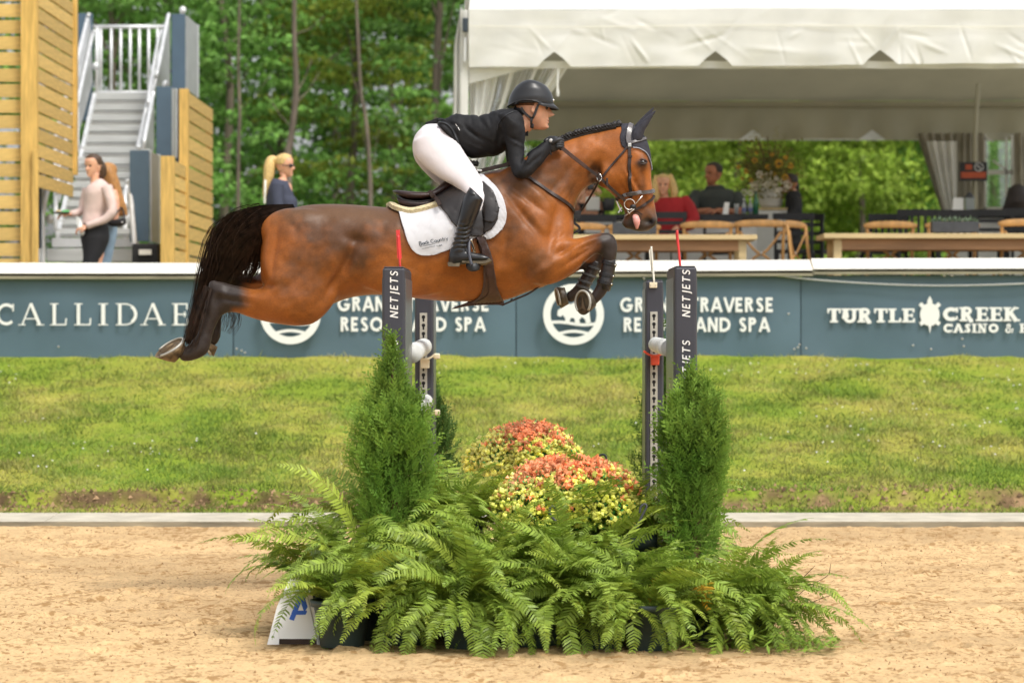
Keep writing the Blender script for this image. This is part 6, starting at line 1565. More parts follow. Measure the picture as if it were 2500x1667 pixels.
# ---- girth, pad, saddle
gt = thing('girth', P(1180, 740, HD), 'wide brown belly guard girth hanging from the saddle', 'girth')
patch('belly_guard', [(1160, 577), (1178, 572), (1192, 600), (1202, 632), (1208, 668), (1214, 700), (1229, 735), (1228, 746), (1212, 744), (1150, 746), (1105, 754), (1110, 750), (1140, 738), (1168, 722), (1178, 700), (1180, 665), (1176, 632)], 'girth', gt, .010, .010, 4, fb=.05)
strap('billet', [(1164, 580), (1176, 612), (1184, 640)], .020, 'saddle', gt, .005, .020); strap('stitch_line', [(1182, 640), (1192, 690), (1188, 715), (1150, 738)], .004, 'saddle', gt, .002, .017)
MT['padw'] = pmat('white_quilted_pad', (.58, .58, .60), .85, .03, 9)
def quilt(x, y):
    a, b = (x+y*.62)/5.2, (x-y*.62)/5.2; return   .0062*min(abs(math.sin(a*math.pi/2)), abs(math.sin(b*math.pi/2)))**.5 if (x > 1100) else .0012*abs(math.sin(a*math.pi/2))
pd_ = thing('saddle_pad', P(1060, 600, HD), 'white quilted saddle pad with dark lettering and a cream fleece edge', 'saddle pad')
pad, PV, PF = patch('pad', [(972, 512), (1000, 516), (1040, 510), (1072, 498), (1082, 480), (1120, 460), (1160, 442), (1178, 431), (1200, 449), (1218, 470), (1229, 492), (1235, 515), (1233, 540), (1223, 560), (1206, 577), (1189, 584), (1186, 580), (1168, 577), (1140, 590), (1110, 602), (1090, 612), (1060, 622), (1030, 623.5), (1014, 617), (1002, 603), (992, 580), (984, 555), (977, 532)], 'padw', pd_, .009, .010, 2.4, quilt, fb=.05)
padbv = BVHTree.FromPolygons([tuple(q) for q in PV], PF)
MT['fleece'] = pmat('cream_fleece', (.66, .56, .34), .95, .12, 60, .8, 120)
strap('fleece_edge', [(952, 504), (962, 512), (985, 520), (1010, 522), (1040, 515), (1062, 508), (1078, 501)], .036, 'fleece', pd_, .022, .010, fb=.02)
m = MB(); c = [0]
def tfx(x0, y0, s, ang, shear=0):
    ca, sa = math.cos(ang), math.sin(ang)
    def fx(a, b, k):
        X, Y = x0+(a*ca+b*sa*1)*s, y0-(b*ca-a*sa*-1)*s if False else y0-(a*sa+b*ca)*s
        X = x0+(a*ca-b*sa)*s; q, n = surf(X, Y, .0075+.0002*k, bv=padbv); return q
    return fx
def low(mb, text, x0, y0, h, ang, w, cnt):
    """small mixed-case lettering drawn from strokes"""
    G = {'B': ([[(0,0),(0,1),(.35,1),(.5,.87),(.5,.65),(.35,.53),(0,.53)],[(.35,.53),(.56,.4),(.56,.14),(.4,0),(0,0)]],.72), 'a': ([arc(.26,.3,.25,0,360,12),[(.52,.6),(.52,0)]],.66), 'c': ([arc(.28,.3,.27,50,310,10)],.56), 'k': ([[(0,0),(0,1)],[(0,.25),(.38,.6)],[(.12,.36),(.42,0)]],.5),
         ' ': ([],.35), 'C': ([arc(.42,.5,.45,50,310,12)],.86), 'o': ([arc(.28,.3,.27,0,360,12)],.68), 'u': ([[(0,.6),(0,.2),(.12,.02),(.36,.02),(.48,.2)],[(.48,.6),(.48,0)]],.62), 'n': ([[(0,0),(0,.6)],[(0,.4),(.14,.58),(.36,.58),(.46,.42),(.46,0)]],.62), 't': ([[(.14,.9),(.14,.1),(.3,.02)],[(0,.6),(.32,.6)]],.42), 'r': ([[(0,0),(0,.6)],[(0,.4),(.14,.58),(.3,.58)]],.40), 'y': ([[(0,.6),(.24,0)],[(.48,.6),(.1,-.3)]],.55),
         'F': ([[(0,0),(0,1),(.5,1)],[(0,.5),(.4,.5)]],.62), 'A': ([[(0,0),(.35,1),(.7,0)],[(.15,.35),(.55,.35)]],.82), 'R': ([[(0,0),(0,1),(.4,1),(.5,.75),(.4,.5),(0,.5)],[(.3,.5),(.55,0)]],.7), 'M': ([[(0,0),(0,1),(.4,.3),(.8,1),(.8,0)]],1.0)}
    x = 0; f = tfx(x0, y0, h, ang)
    for ch in text:
        S, adv = G[ch]; strokes_to(mb, [(p, w) for p in S], lambda a, b, k, x=x: f(a+x, b, k), cnt); x += adv+.06
    return x
low(m, 'Back Country', 1025, 600, 9.3, .20, .15, c); low(m, 'FARM', 1067, 603.5, 4.0, .20, .2, c)
def lin(x0, y0, x1, y1, w): strokes_to(m, [([(x0+(x1-x0)*t, y0+(y1-y0)*t) for t in np.linspace(0, 1, 9)], w)], lambda a, b, k: surf(a, b, .0075+.0002*k, bv=padbv)[0], c)
lin(1026, 603, 1062, 596, 1.1); lin(1030, 607.5, 1062, 601, 1.0)
m.build('lettering', MT['navy'], pd_)
SD = thing('saddle', P(1090, 480, HD), 'dark brown jumping saddle under the rider', 'saddle')
sflap, SV, SF = patch('flap', [(1060, 478), (1090, 462), (1130, 440), (1160, 438), (1180, 448), (1200, 468), (1214, 492), (1218, 515), (1213, 540), (1200, 560), (1182, 572), (1160, 578), (1140, 572), (1120, 560), (1106, 548), (1085, 518), (1065, 497)], 'saddleflap', SD, .022, .012, 3, fb=.05)
patch('knee_roll', [(1180, 452), (1200, 470), (1213, 494), (1216, 516), (1210, 536), (1196, 545), (1180, 534), (1172, 505), (1172, 475)], 'saddleflap', SD, .030, .014, 3, fb=.05, mirror=False)
sbv = BVHTree.FromPolygons([tuple(q) for q in SV], SF)
# seat: cantle to pommel
sp = [(958.5,466,961,472,.04),(968,465,970,478,.11),(990,467,990,487,.155),(1015,469,1018,491,.165),(1045,470,1050,488,.16),(1062,462,1072,482,.145),(1080,448,1092,470,.13),(1098,434,1112,462,.115),(1120,428,1140,455,.11),(1150,425,1160,450,.10),(1170,430,1174,446,.06)]
q = crom(sp, 36); m = MB(); PL(m, [tuple(r[:4]) for r in q], HD, q[:, 4], 24, 3.0); m.build('seat', MT['saddle'], SD, smooth=True)
sp = [(970,482,972,490,.10),(976,484,980,506,.135),(1000,488,1003,514,.15),(1030,490,1033,515,.15),(1060,485,1064,507,.14),(1082,478,1086,498,.12)]
q = crom(sp, 24); m = MB(); PL(m, [tuple(r[:4]) for r in q], HD, q[:, 4], 22, 3.2); m.build('panel', MT['saddle'], SD, smooth=True)
freeline('welt', [(968, 476, HD-.150), (985, 487, HD-.168), (1015, 492, HD-.172), (1048, 489, HD-.168), (1070, 482, HD-.155)], .008, 'leather', SD)
strap('stirrup_leather', [(1048, 466), (1058, 482), (1072, 502), (1082, 515)], .022, 'strap', SD, .006, .05, fb=.22)
freeline('whip', [(1126, 388, HD-.05), (1150, 396, HD-.05), (1165, 398, HD-.05)], .018, 'hair', SD, .010)
freeline('withers_strap', [(1165, 420, HD-.08), (1190, 413, HD-.1), (1225, 405, HD-.1), (1252, 397, HD-.1)], .022, 'strap', SD, .008)
for x in (1170, 1182, 1192): MB().box(P(x, 417-(x-1170)*.1, HD-.09), (.03, .02, .012)).build('withers_buckle', MT['chrome'], SD, bevel=.003)
st_ = thing('stirrup', P(1150, 640, HD-.30), "dark stirrup iron and tread under the rider's boot", 'stirrup'); si = HD-.375
MB().tube(crom([P(1146, 585, si+.03), P(1145, 605, si), P(1147, 628, si-.02), P(1152, 648, si-.03)], 14), .0085, 8, flat=.6).build('iron', MT['post'], st_, smooth=True)
MB().tube(crom([P(1149, 585, si+.04), P(1156, 605, si+.08), P(1162, 628, si+.12), P(1165, 645, si+.12)], 14), .008, 8, flat=.6).build('iron', MT['chrome'], st_, smooth=True)
MB().rings([P(x, y, si+.04)+np.array([[w*math.cos(a), .055*math.sin(a), h*math.sin(a)*.6+h*math.cos(a)*.2] for a in np.linspace(0, 2*math.pi, 16, endpoint=False)]) for x, y, w, h in ((1153, 640, .034, .02), (1155, 646, .040, .03), (1156, 652, .038, .028), (1158, 659, .028, .016))]).build('tread', MT['black'], st_, smooth=True)
# ================================================================ the rider
RD = HD; RN = HD-.20
rider = thing('person', P(1100, 480, HD), 'rider in black jacket, white breeches and black helmet folded over the jumping horse', 'person')
MT['jacket'] = pmat('black_riding_jacket', (.010, .010, .0115), .70, .12, 14, .3, 22, spec=.3); MT['breech'] = pmat('white_breeches', (.74, .70, .72), .75, .02, 8, .12, 26)
MT['glove'] = pmat('charcoal_glove', (.022, .024, .028), .55, .2, 24, .3, 70); MT['helm'] = pmat('matte_black_helmet', (.020, .021, .023), .34, .05, 10, spec=.5)
# body (skin): continuous neck and trunk under the clothes
m = MB(); PL(m, fine_pairs([(1070, 315, 1080, 335), (1115, 305, 1135, 355), (1180, 300, 1195, 350), (1240, 285, 1262, 335), (1262, 280, 1287, 325), (1272, 262, 1298, 318), (1285, 255, 1310, 300)], 24), HD, crom([[.06], [.08], [.10], [.10], [.06], [.055], [.05]], 24)[:, 0], 20, 2.2)
m.build('body', MT['skin'], rider, smooth=True)
jk = MB()
jp = [(1068,300,1085,322,.105),(1090,287,1112,352,.135),(1112,279,1136,380,.142),(1140,281,1160,388,.145),(1170,281,1186,384,.160),(1198,276,1212,380,.172),(1222,268,1236,368,.178),(1244,265,1262,350,.160),(1262,267,1277,338,.115),(1272,272,1284,333,.085)]
q = crom([r[:4] for r in jp], 40); PL(jk, [tuple(r) for r in q], HD, crom([[r[4]] for r in jp], 40)[:, 0], 30, 2.3)
# skirt of the jacket over the hip
for s in (-1, 1):
    q = crom([(1066,303,1092,332,.10),(1082,296,1105,350,.10),(1098,304,1125,366,.075),(1108,325,1126,372,.05)], 12); PL(jk, [tuple(r[:4]) for r in q], HD+s*.075, q[:, 4], 18, 2.4)
def arm(mb, s, d0, d1, d2, skip=0):
    A = [(1228,275,1262,300,.07),(1226,300,1276,306,.074),(1229,325,1282,325,.064),(1234,350,1281,348,.055),(1239,375,1281,374,.051),(1244,398,1283,398,.049),(1250,418,1289,398,.050),(1262,436,1288,386,.050),(1282,438,1292,376,.048),(1300,426,1302,366,.046),(1317,409,1313,358,.043),(1330,392,1324,350,.038),(1340,378,1333,344,.034),(1347,368,1339,341,.032)]
    dd = np.interp(np.linspace(0, 1, 14), [0, .25, .55, .65, 1], [d0, d0, d1, d1, d2]); q = crom([(*a, b) for a, b in zip(A, dd)], 52)
    PL(mb, [tuple(r[:4]+np.array([skip, 0, skip, 0])) for r in q], q[:, 5], q[:, 4], 20, 2.15)
arm(jk, -1, HD-.17, HD-.25, HD-.14); arm(jk, 1, HD+.17, HD+.22, HD+.12, -6)
jk.ball(P(1247, 302, HD-.155), (.075, .07, .075), 14, 10); jk.ball(P(1247, 302, HD+.155), (.075, .07, .075), 14, 10)
def jpost(me, co):
    px = 1293+co[:, 0]*F/co[:, 1]; py = 813-(co[:, 2]-EYE)*F/co[:, 1]; nn = normals_of(me, co)
    def B(x, y, rx, ry, rot):
        c, q = math.cos(math.radians(rot)), math.sin(math.radians(rot)); dx, dy = px-x, py-y; return np.exp(-(((dx*c+dy*q)/rx)**2+((-dx*q+dy*c)/ry)**2))
    h = .014*fbm(px*.05+py*.02, py*.03-px*.015, 3, 3)
    for x, y, rx, ry, rot, a in ((1140,312,34,3.5,48,-.008),(1160,330,40,3,40,-.007),(1180,300,26,3,60,-.006),(1195,290,20,2.5,78,-.006),(1172,292,18,2.5,75,-.006),(1150,290,14,2.5,80,-.005),(1126,300,30,3,60,.006),(1190,345,40,3.5,30,-.007),(1165,360,40,3,22,.006),(1218,330,5,34,8,-.012),(1224,300,4,24,-20,-.008),(1255,340,20,3,30,-.006),(1262,352,20,3,25,.005),(1285,405,14,3,-60,-.008),(1295,400,14,2.5,-58,-.008),(1305,392,13,2.5,-56,-.007),(1278,395,16,3,-70,-.007),(1315,385,12,2.5,-55,-.006),(1210,278,26,4,15,.005),(1112,330,5,40,-22,-.008),(1100,300,30,3,25,-.008)):
        h += 1.4*a*B(x, y, rx, ry, rot)
    return co+nn*h[:, None]
jo, jco = organic('jacket', jk, MT['jacket'], rider, .0095, 4, .5, jpost)
tr_ = []
jo.data.calc_loop_triangles(); tr = np.empty(len(jo.data.loop_triangles)*3, np.int32); jo.data.loop_triangles.foreach_get('vertices', tr)
JB = BVHTree.FromPolygons([tuple(q) for q in jco], tr.reshape(-1, 3).tolist())
strap('seam', [(1262, 272), (1245, 277), (1228, 288), (1217, 303), (1213, 318)], .005, 'glove', jo, .003, .002, bv=JB)
strap('collar', [(1258, 264), (1270, 272), (1279, 290), (1283, 312), (1283, 331)], .030, 'jacket', jo, .008, .003, bv=JB, mirror=True)
strap('vent_flap', [(1072, 300), (1088, 304), (1102, 318), (1113, 338), (1122, 362)], .014, 'glove', jo, .004, .004, bv=JB)
strap('jacket_hem', [(1040, 305), (1056, 299), (1072, 294), (1090, 300)], .026, 'jacket', jo, .008, .006, bv=JB, fb=.03)
m = MB(); c = [0]
for k, yy in enumerate(np.linspace(0, 1, 6)): strokes_to(m, [([(1112.5+8*yy, 303+14*yy), (1114+8*yy, 304.5+14*yy)], 1.6)], lambda a, b, k: surf(a, b, .0035+.0002*k, bv=JB)[0], c)
m.build('logo_mark', MT['white'], jo)
br = MB()
hp = [(1050,303,1032,309,.07),(1084,306,1012,334,.135),(1106,330,1007,366,.150),(1118,352,1014,388,.145)]
q = crom(hp, 14); PL(br, [tuple(r[:4]) for r in q], HD, q[:, 4], 26, 2.4)
def thigh(s, dx, dy, d):
    A = [(1095,305,1008,345,.085),(1116,338,1014,380,.088),(1128,362,1034,405,.082),(1142,384,1058,425,.076),(1156,404,1080,440,.070),(1170,425,1104,452,.064),(1182,446,1122,464,.058),(1188,466,1133,474,.054),(1190,480,1142,484,.050),(1184,500,1136,496,.046),(1174,520,1128,510,.042)]
    q = crom(A, 36); dd = np.linspace(d[0], d[1], 36)
    PL(br, [tuple(r[:4]+np.array([dx, dy, dx, dy])*np.linspace(0, 1, 36)[i]**.7) for i, r in enumerate(q)], dd, q[:, 4], 22, 2.15)
thigh(-1, 0, 0, (HD-.08, HD-.27)); thigh(1, -22, 18, (HD+.08, HD+.25))
organic('breeches', br, MT['breech'], rider, .010, 5, .5, lambda me, co: co+normals_of(me, co)*(.004*fbm(co[:, 0]*9, co[:, 2]*14, 4, 3))[:, None])
# boots
MT['bootr'] = pmat('polished_black_boot', (.011, .011, .012), .28, .1, 12, .12, 50, spec=.5, coat=.15)
def boot(dx, dy, d, label):
    b = MB(); A = [(1147,456,1180,488,.050),(1140,468,1179,492,.062),(1131,485,1174,506,.064),(1124,508,1169,520,.062),(1119,532,1161,540,.058),(1115,555,1152,560,.050),(1110,578,1147,585,.044),(1104,600,1143,604,.040),(1097,618,1142,618,.038),(1094,636,1128,641,.034),(1094,646,1120,650,.028)]
    q = crom(A, 44)+np.array([dx, dy, dx, dy, 0]); PL(b, [tuple(r[:4]) for r in q], d, q[:, 4], 22, 2.2)
    A = [(1098,612,1096,648,.030),(1120,606,1116,648,.038),(1140,612,1138,645,.040),(1160,617,1160,642,.042),(1180,621,1181,640,.044),(1194,626,1194,637,.036),(1201,631,1200,634,.014)]
    q = crom(A, 24)+np.array([dx, dy, dx, dy, 0]); PL(b, [tuple(r[:4]) for r in q], d, q[:, 4], 20, 2.6)
    def bp(me, co):
        px = 1293+co[:, 0]*F/co[:, 1]-dx; py = 813-(co[:, 2]-EYE)*F/co[:, 1]-dy
        a = np.clip((py-540)/20, 0, 1)*np.clip((614-py)/12, 0, 1); h = .0045*np.sin((py+(px-1125)*.35+4*np.sin(px*.12))*.62)*a; return co+normals_of(me, co)*h[:, None]
    o, co = organic('riding_boot', b, MT['bootr'], rider, .0075, 3, .5, bp, label)
    m = MB(); so = [(1093,640),(1096,650),(1122,649),(1126,641),(1140,640),(1160,641),(1182,641),(1200,635),(1196,629),(1180,628),(1155,628),(1128,631),(1122,640),(1108,643)]
    MT.setdefault('solem', pmat('worn_boot_sole', (.15, .12, .075), .7, .2, 20)); 
    m.prism([P(x+dx, y+dy+1, d-.036) for x, y in [(1127,639),(1146,642),(1165,643),(1185,642),(1200,635.5),(1196,630),(1180,629),(1155,630),(1130,633)]], (0, 1, -.12), .07); m.prism([P(x+dx, y+dy, d-.030) for x, y in [(1092.5,640),(1094,650),(1121,650.5),(1124,640)]], (0, 1, 0), .06); m.build('sole', MT['solem'], o)
    MB().tube([P(1143+dx, 466+dy, d-.062), P(1150+dx, 474+dy, d-.066), P(1160+dx, 475+dy, d-.066)], .0025, 5).build('boot_seam', MT['leather'], o); return o
boot(0, 0, HD-.335, None); boot(-10, 14, HD+.33, None)
# head, helmet, hair
T, hd = head(rider, P(1303.5, 264, HD), .238, 0, 1, 'skin')
MT['hairb'] = pmat('auburn_hair', (.16, .065, .025), .5, .3, 40, .3, 80, stretch=(1, 1, 1)); hair_cap(rider, T, MT['hairb'], fr=.12, name='hair')
hl = thing('riding_helmet', P(1300, 230, HD), 'black riding helmet with a short brim and chin harness on the rider', 'helmet')
# dome from stacked slices following the traced outline
out = [(1239,262,1351,258),(1240,252,1352,250),(1243,240,1350.5,240),(1248,228,1347,229),(1256,216,1340,218),(1266,206,1330,208),(1280,198,1314,200),(1291,195.5,1300,196)]
q = crom(out, 24); R = []; wz = np.interp(np.arange(24)/23, [0, .3, .55, .75, .9, 1], [.103, .106, .098, .080, .050, .010])
for (x1_, y1_, x2_, y2_), w in zip(q, wz):
    A, B = P(x1_, y1_, HD), P(x2_, y2_, HD); c_ = (A+B)/2; u = (B-A)/2; a = np.linspace(0, 2*math.pi, 40, endpoint=False)
    r_ = c_+np.cos(a)[:, None]*u+np.array([0, 1, 0])*(np.sin(a)*w)[:, None]; R.append(r_)
# scooped lower rim over the ear
R[0][:, 2] += .028*np.exp(-((np.linspace(0, 2*math.pi, 40, endpoint=False) % math.pi-math.pi/2+.25)/.75)**2)
R[1][:, 2] += .020*np.exp(-((np.linspace(0, 2*math.pi, 40, endpoint=False) % math.pi-math.pi/2+.25)/.75)**2)
MB().rings(R, cap=False).build('shell', MT['helm'], hl, smooth=True); 
sh = [o for o in bpy.data.objects if o.parent == hl][0]; s = sh.modifiers.new('t', 'SOLIDIFY'); s.thickness = .008
rim = R[0]; MB().tube(np.vstack([rim, rim[:1]]), .0055, 6, cap=False).build('rim_binding', MT['leather'], hl, smooth=True)
v = []; n = 17
for k, a in enumerate(np.linspace(-1.25, 1.25, n)):
    c_ = P(1296, 256, HD); fr = P(1351, 256, HD)[0]-c_[0]
    p0 = c_+np.array([fr*math.cos(a)*.98, .102*math.sin(a), .012*math.cos(a)*-.3+.004]); ln = .030*math.cos(a*1.15)**.8 if abs(a) < 1.2 else .002; p1 = p0+np.array([ln*1.0, .01*math.sin(a), -.75*ln-.006]); v += [p0, p1]
o = MB().add(v, [(2*i, 2*i+2, 2*i+3, 2*i+1) for i in range(n-1)]).build('brim', MT['helm'], hl, smooth=True); s = o.modifiers.new('t', 'SOLIDIFY'); s.thickness = .006
for k in (0, 1): MB().tube([v[2*i+k] for i in range(n)], .0035, 6).build('brim_edge', MT['glove'], hl, smooth=True)
MB().ball(P(1351, 246, HD-.012), (.005, .004, .008), 8, 6).build('badge', MT['chrome'], hl)
hs_ = HD-.092
for pts in ([(1272, 263), (1280, 275), (1292, 286), (1298, 290)], [(1314, 256), (1308, 272), (1302, 286), (1298, 291)], [(1298, 289), (1297, 300), (1300, 311)]):
    freeline('harness_strap', [(x, y, hs_+.012*(k == len(pts)-1)) for k, (x, y) in enumerate(pts)], .014, 'leather', hl, .006, 14)
MB().box(P(1299, 308, hs_+.015), (.020, .03, .024)).build('chin_cup', MT['leather'], hl, bevel=.006)
# gloved hands
for s, dd, dx in ((-1, HD-.135, 0), (1, HD+.125, -8)):
    m = MB(); PL(m, fine_pairs([(1334+dx, 343, 1345+dx, 373), (1343+dx, 336, 1356+dx, 370), (1353+dx, 332, 1367+dx, 364), (1361+dx, 334, 1372+dx, 358), (1367+dx, 340, 1373+dx, 352)], 12), dd, [.030, .031, .032, .033, .034, .035, .035, .034, .032, .030, .026, .02], 16, 2.6)
    for k in range(4):
        y0 = 341+k*5.6; m.tube(crom([P(1358+dx, y0+2, dd-.030*s*-1*0-.034), P(1367+dx, y0, dd-.036), P(1373+dx, y0+2, dd-.020), P(1373+dx, y0+5, dd+.004), P(1366+dx, y0+7, dd+.016)], 12), [.0105]*9+[.010, .009, .007], 7)
    m.tube(crom([P(1348+dx, 350, dd-.03), P(1356+dx, 344, dd-.042), P(1366+dx, 341, dd-.038), P(1373+dx, 342, dd-.02)], 10), np.linspace(.014, .009, 10), 8)
    g = m.build('glove', MT['glove'], rider, smooth=True)
    MB().lathe(P(1345+dx, 343.5, dd-.040), [(.011, 0), (.010, -.004), (.002, -.005)], 14, 'y').build('snap', MT['steeld'], g, smooth=True)
    MB().tube([P(1337+dx, 352, dd-.033), P(1341+dx, 366, dd-.037), P(1345+dx, 378, dd-.033)], .006, 6).build('cuff', MT['leather'], g)

# ================================================================ spectators
def cloth(name, col, **k): MT[name] = pmat(name, col, k.get('r', .8), .06, 10, .2, 14); return MT[name]
cloth('blush_top', (.66, .50, .45)); cloth('black_skirt', (.016, .016, .018)); cloth('light_denim', (.30, .42, .54)); cloth('navy_top', (.045, .052, .085)); cloth('red_blouse', (.36, .012, .016)); cloth('dark_polo', (.038, .045, .040))
MT['hbrown'] = pmat('brown_hair', (.075, .04, .02), .5, .3, 60, .3, 60, stretch=(3, 3, .3)); MT['hblond'] = pmat('blonde_hair', (.66, .46, .18), .5, .22, 60, .3, 60, stretch=(3, 3, .3)); MT['hcopper'] = pmat('copper_blonde_hair', (.42, .20, .06), .5, .3, 60, .3, 60, stretch=(3, 3, .3)); MT['hblack'] = pmat('dark_hair', (.02, .012, .009), .5, .3, 60, .3, 60, stretch=(3, 3, .3)); MT['hgrey'] = pmat('short_dark_hair', (.035, .026, .02), .7, .3, 60)
def loft(root, name, pairs, d, hw, mat, k=None, p=2.3, parent=None):
    k = k or len(pairs)*5; m = MB(); PL(m, fine_pairs(pairs, k), np.interp(np.linspace(0, 1, k), np.linspace(0, 1, len(np.atleast_1d(d))), np.atleast_1d(d)), np.interp(np.linspace(0, 1, k), np.linspace(0, 1, len(hw)), hw), 18, p)
    return m.build(name, MT[mat], parent or root, smooth=True)
def limb(root, name, pts, r, mat, parent=None, n=10):
    k = len(pts)*5; return MB().tube(crom([P(*q) for q in pts], k), np.interp(np.linspace(0, 1, k), np.linspace(0, 1, len(r)), r), n).build(name, MT[mat], parent or root, smooth=True)
H4 = lambda x, y: (140+x/5.405, 360+y/5.405)
# woman in the blush top, walking left
w1 = thing('person', (P(232, 0, 31)[0], 31, DK), 'dark-haired woman in a blush long-sleeved top and black skirt walking left with a tray', 'person'); d = 30.95
loft(w1, 'body', [(221,424,243,422),(221,445,241,440),(219,455,243,450),(210,470,268,470),(208,520,258,520),(206,560,262,556),(202,640,250,640),(205,730,222,730),(206,812,214,812)], d, [.05,.05,.06,.10,.10,.11,.11,.06,.04], 'skin', p=2.1)
T, _ = head(w1, P(227, 405, d), .235, -128, 4, 'skin', hair='hbrown'); hair_cap(w1, T, MT['hbrown'], fr=.24)
limb(w1, 'ponytail', [(236, 392, d+.05), (246, 410, d+.07), (247, 428, d+.08), (244, 438, d+.08)], [.05, .06, .05, .015], 'hbrown')
tp_ = loft(w1, 'top', [(218,452,247,436),(210,460,262,447),(206,475,271,466),(205,500,266,500),(203,520,258,522),(201,535,258,536),(199,548,258,542)], d, [.07,.12,.14,.125,.115,.12,.12], 'blush_top')
limb(w1, 'sleeve', [(260, 458, d-.09), (268, 482, d-.13), (274, 507, d-.15), (272, 520, d-.16), (258, 534, d-.17), (240, 542, d-.18), (212, 552, d-.17)], [.065, .055, .050, .050, .045, .038, .036], 'blush_top', tp_)
limb(w1, 'sleeve', [(214, 462, d+.12), (206, 490, d+.14), (200, 512, d+.12), (188, 520, d+.06), (172, 522, d)], [.055, .05, .045, .04, .033], 'blush_top', tp_)
sk = loft(w1, 'skirt', [(200,548,260,538),(199,556,264,550),(197,580,267,575),(200,600,265,590),(203,625,255,615),(200,660,243,655),(198,720,240,720)], d, [.12,.14,.16,.15,.14,.13,.13], 'black_skirt')
m = MB(); hand(m, P(209, 553, d-.17), (-1, 0, -.25), (0, -.5, .9), .17, .55); m.build('hand', MT['skin'], w1, smooth=True)
m = MB(); hand(m, P(170, 523, d), (-1, -.1, 0), (0, 0, 1), .17, .5); m.build('hand', MT['skin'], w1, smooth=True)
tr_ = thing('food_tray', P(152, 520, d-.03), 'thin black tray with green salad held by the woman in the blush top', 'tray')
MB().box(P(150, 520, d-.03), (.17, .16, .014)).build('tray', MT['black'], tr_, bevel=.004); m = MB()
for k in range(60): flower(m, P(160+random.gauss(0, 4), 516, d-.03+random.gauss(0, .03)), (random.uniform(-1, 1), -1, 1), .02, 3, .4)
m.build('salad', MT['fgreen'], tr_, kind='stuff'); MB().ball(P(143, 516, d-.03), (.03, .03, .015), 8, 6).build('bread', MT['tabletop'], tr_, smooth=True)
nk_ = thing('napkin', P(192, 540, d-.15), 'crumpled white napkin hanging from the woman in the blush top', 'napkin')
MB().prism([P(186, 527, d-.16), (P(194, 532, d-.18)), P(200, 545, d-.16), P(206, 570, d-.18), P(200, 576, d-.16), P(192, 560, d-.19), P(186, 545, d-.16)], (0, 1, 0), .02).build('napkin', MT['white'], nk_)
# copper-haired woman behind her
w2 = thing('person', (P(265, 0, 31.5)[0], 31.5, DK), 'woman with long copper-blonde hair and pale jeans half hidden behind the woman in blush', 'person'); d = 31.4
loft(w2, 'body', [(252,440,268,440),(250,450,272,450),(246,470,288,466),(250,500,286,500),(248,540,284,540)], d, [.05,.06,.12,.11,.11], 'skin', p=2.1)
T, _ = head(w2, P(262, 425, d), .23, -140, 0, 'skin', hair='hcopper', features=False); hair_cap(w2, T, MT['hcopper'], fr=.2)
loft(w2, 'long_hair', [(246,404,276,402),(250,420,283,420),(254,445,292,445),(262,475,300,475),(272,505,309,505),(290,528,312,526)], d-.02, [.09,.11,.10,.08,.06,.02], 'hcopper')
loft(w2, 'top', [(250,452,286,448),(246,480,288,480),(246,510,284,510),(248,545,282,545)], d+.03, [.08,.10,.10,.10], 'black_skirt')
limb(w2, 'arm', [(276, 468, d-.10), (281, 490, d-.14), (282, 520, d-.16), (278, 536, d-.17), (266, 538, d-.18)], [.045, .045, .040, .040, .034], 'skin')
m = MB(); hand(m, P(264, 538, d-.18), (-1, 0, 0), (0, -1, 0), .16, .5); m.build('hand', MT['skin'], w2, smooth=True)
loft(w2, 'jeans', [(248,545,285,545),(246,560,286,560),(247,590,283,585),(246,620,276,615),(244,700,262,700),(246,800,258,800)], d, [.12,.14,.13,.10,.07,.06], 'light_denim')
bg_ = thing('shoulder_bag', P(286, 540, d-.2), 'small black shoulder bag under the arm of the copper-haired woman', 'bag')
loft(bg_, 'bag', [(262,541,263,548),(270,538,272,553),(290,534,292,554),(304,530,306,548),(307,534,308,540)], d-.24, [.02,.04,.045,.04,.02], 'leather', p=3)
MB().tube(crom([P(266, 542, d-.24), P(284, 520, d-.22), P(297, 508, d-.1), P(305, 532, d-.24)], 16), .010, 6).build('strap', MT['leather'], bg_); MB().ball(P(298, 543, d-.29), .012, 8, 6).build('clasp', MT['chrome'], bg_)
# blonde woman with sunglasses
B4 = lambda x, y: (620+x/10.45, 360+y/10.45)
w3 = thing('person', (P(690, 0, 30.95)[0], 30.95, DK), 'blonde woman with a ponytail, sunglasses and dark navy top looking right', 'person'); d = 30.95
loft(w3, 'body', [(683,412,704,416),(682,425,702,428),(684,432,701,440),(660,455,712,455),(658,500,716,495),(660,560,712,560),(664,640,706,640),(670,740,700,740),(676,812,694,812)], d, [.05,.05,.055,.12,.12,.13,.15,.09,.06], 'skin', p=2.1)
T, _ = head(w3, P(696, 404, d), .235, -12, 0, 'skin', hair='hblond'); hair_cap(w3, T, MT['hblond'], fr=.26, low=-.02)
limb(w3, 'ponytail', [(675, 391, d), (663, 392, d), (658, 408, d-.01), (656, 430, d-.02), (652, 452, d-.02), (648, 475, d-.02), (647, 497, d-.02)], [.035, .055, .060, .055, .045, .030, .008], 'hblond')
tp_ = loft(w3, 'top', [(664,436,700,440),(662,442,706,446),(655,460,712,460),(651,478,718,478),(650,492,726,492),(652,520,724,520),(656,560,716,560)], d, [.06,.12,.16,.15,.15,.14,.14], 'navy_top')
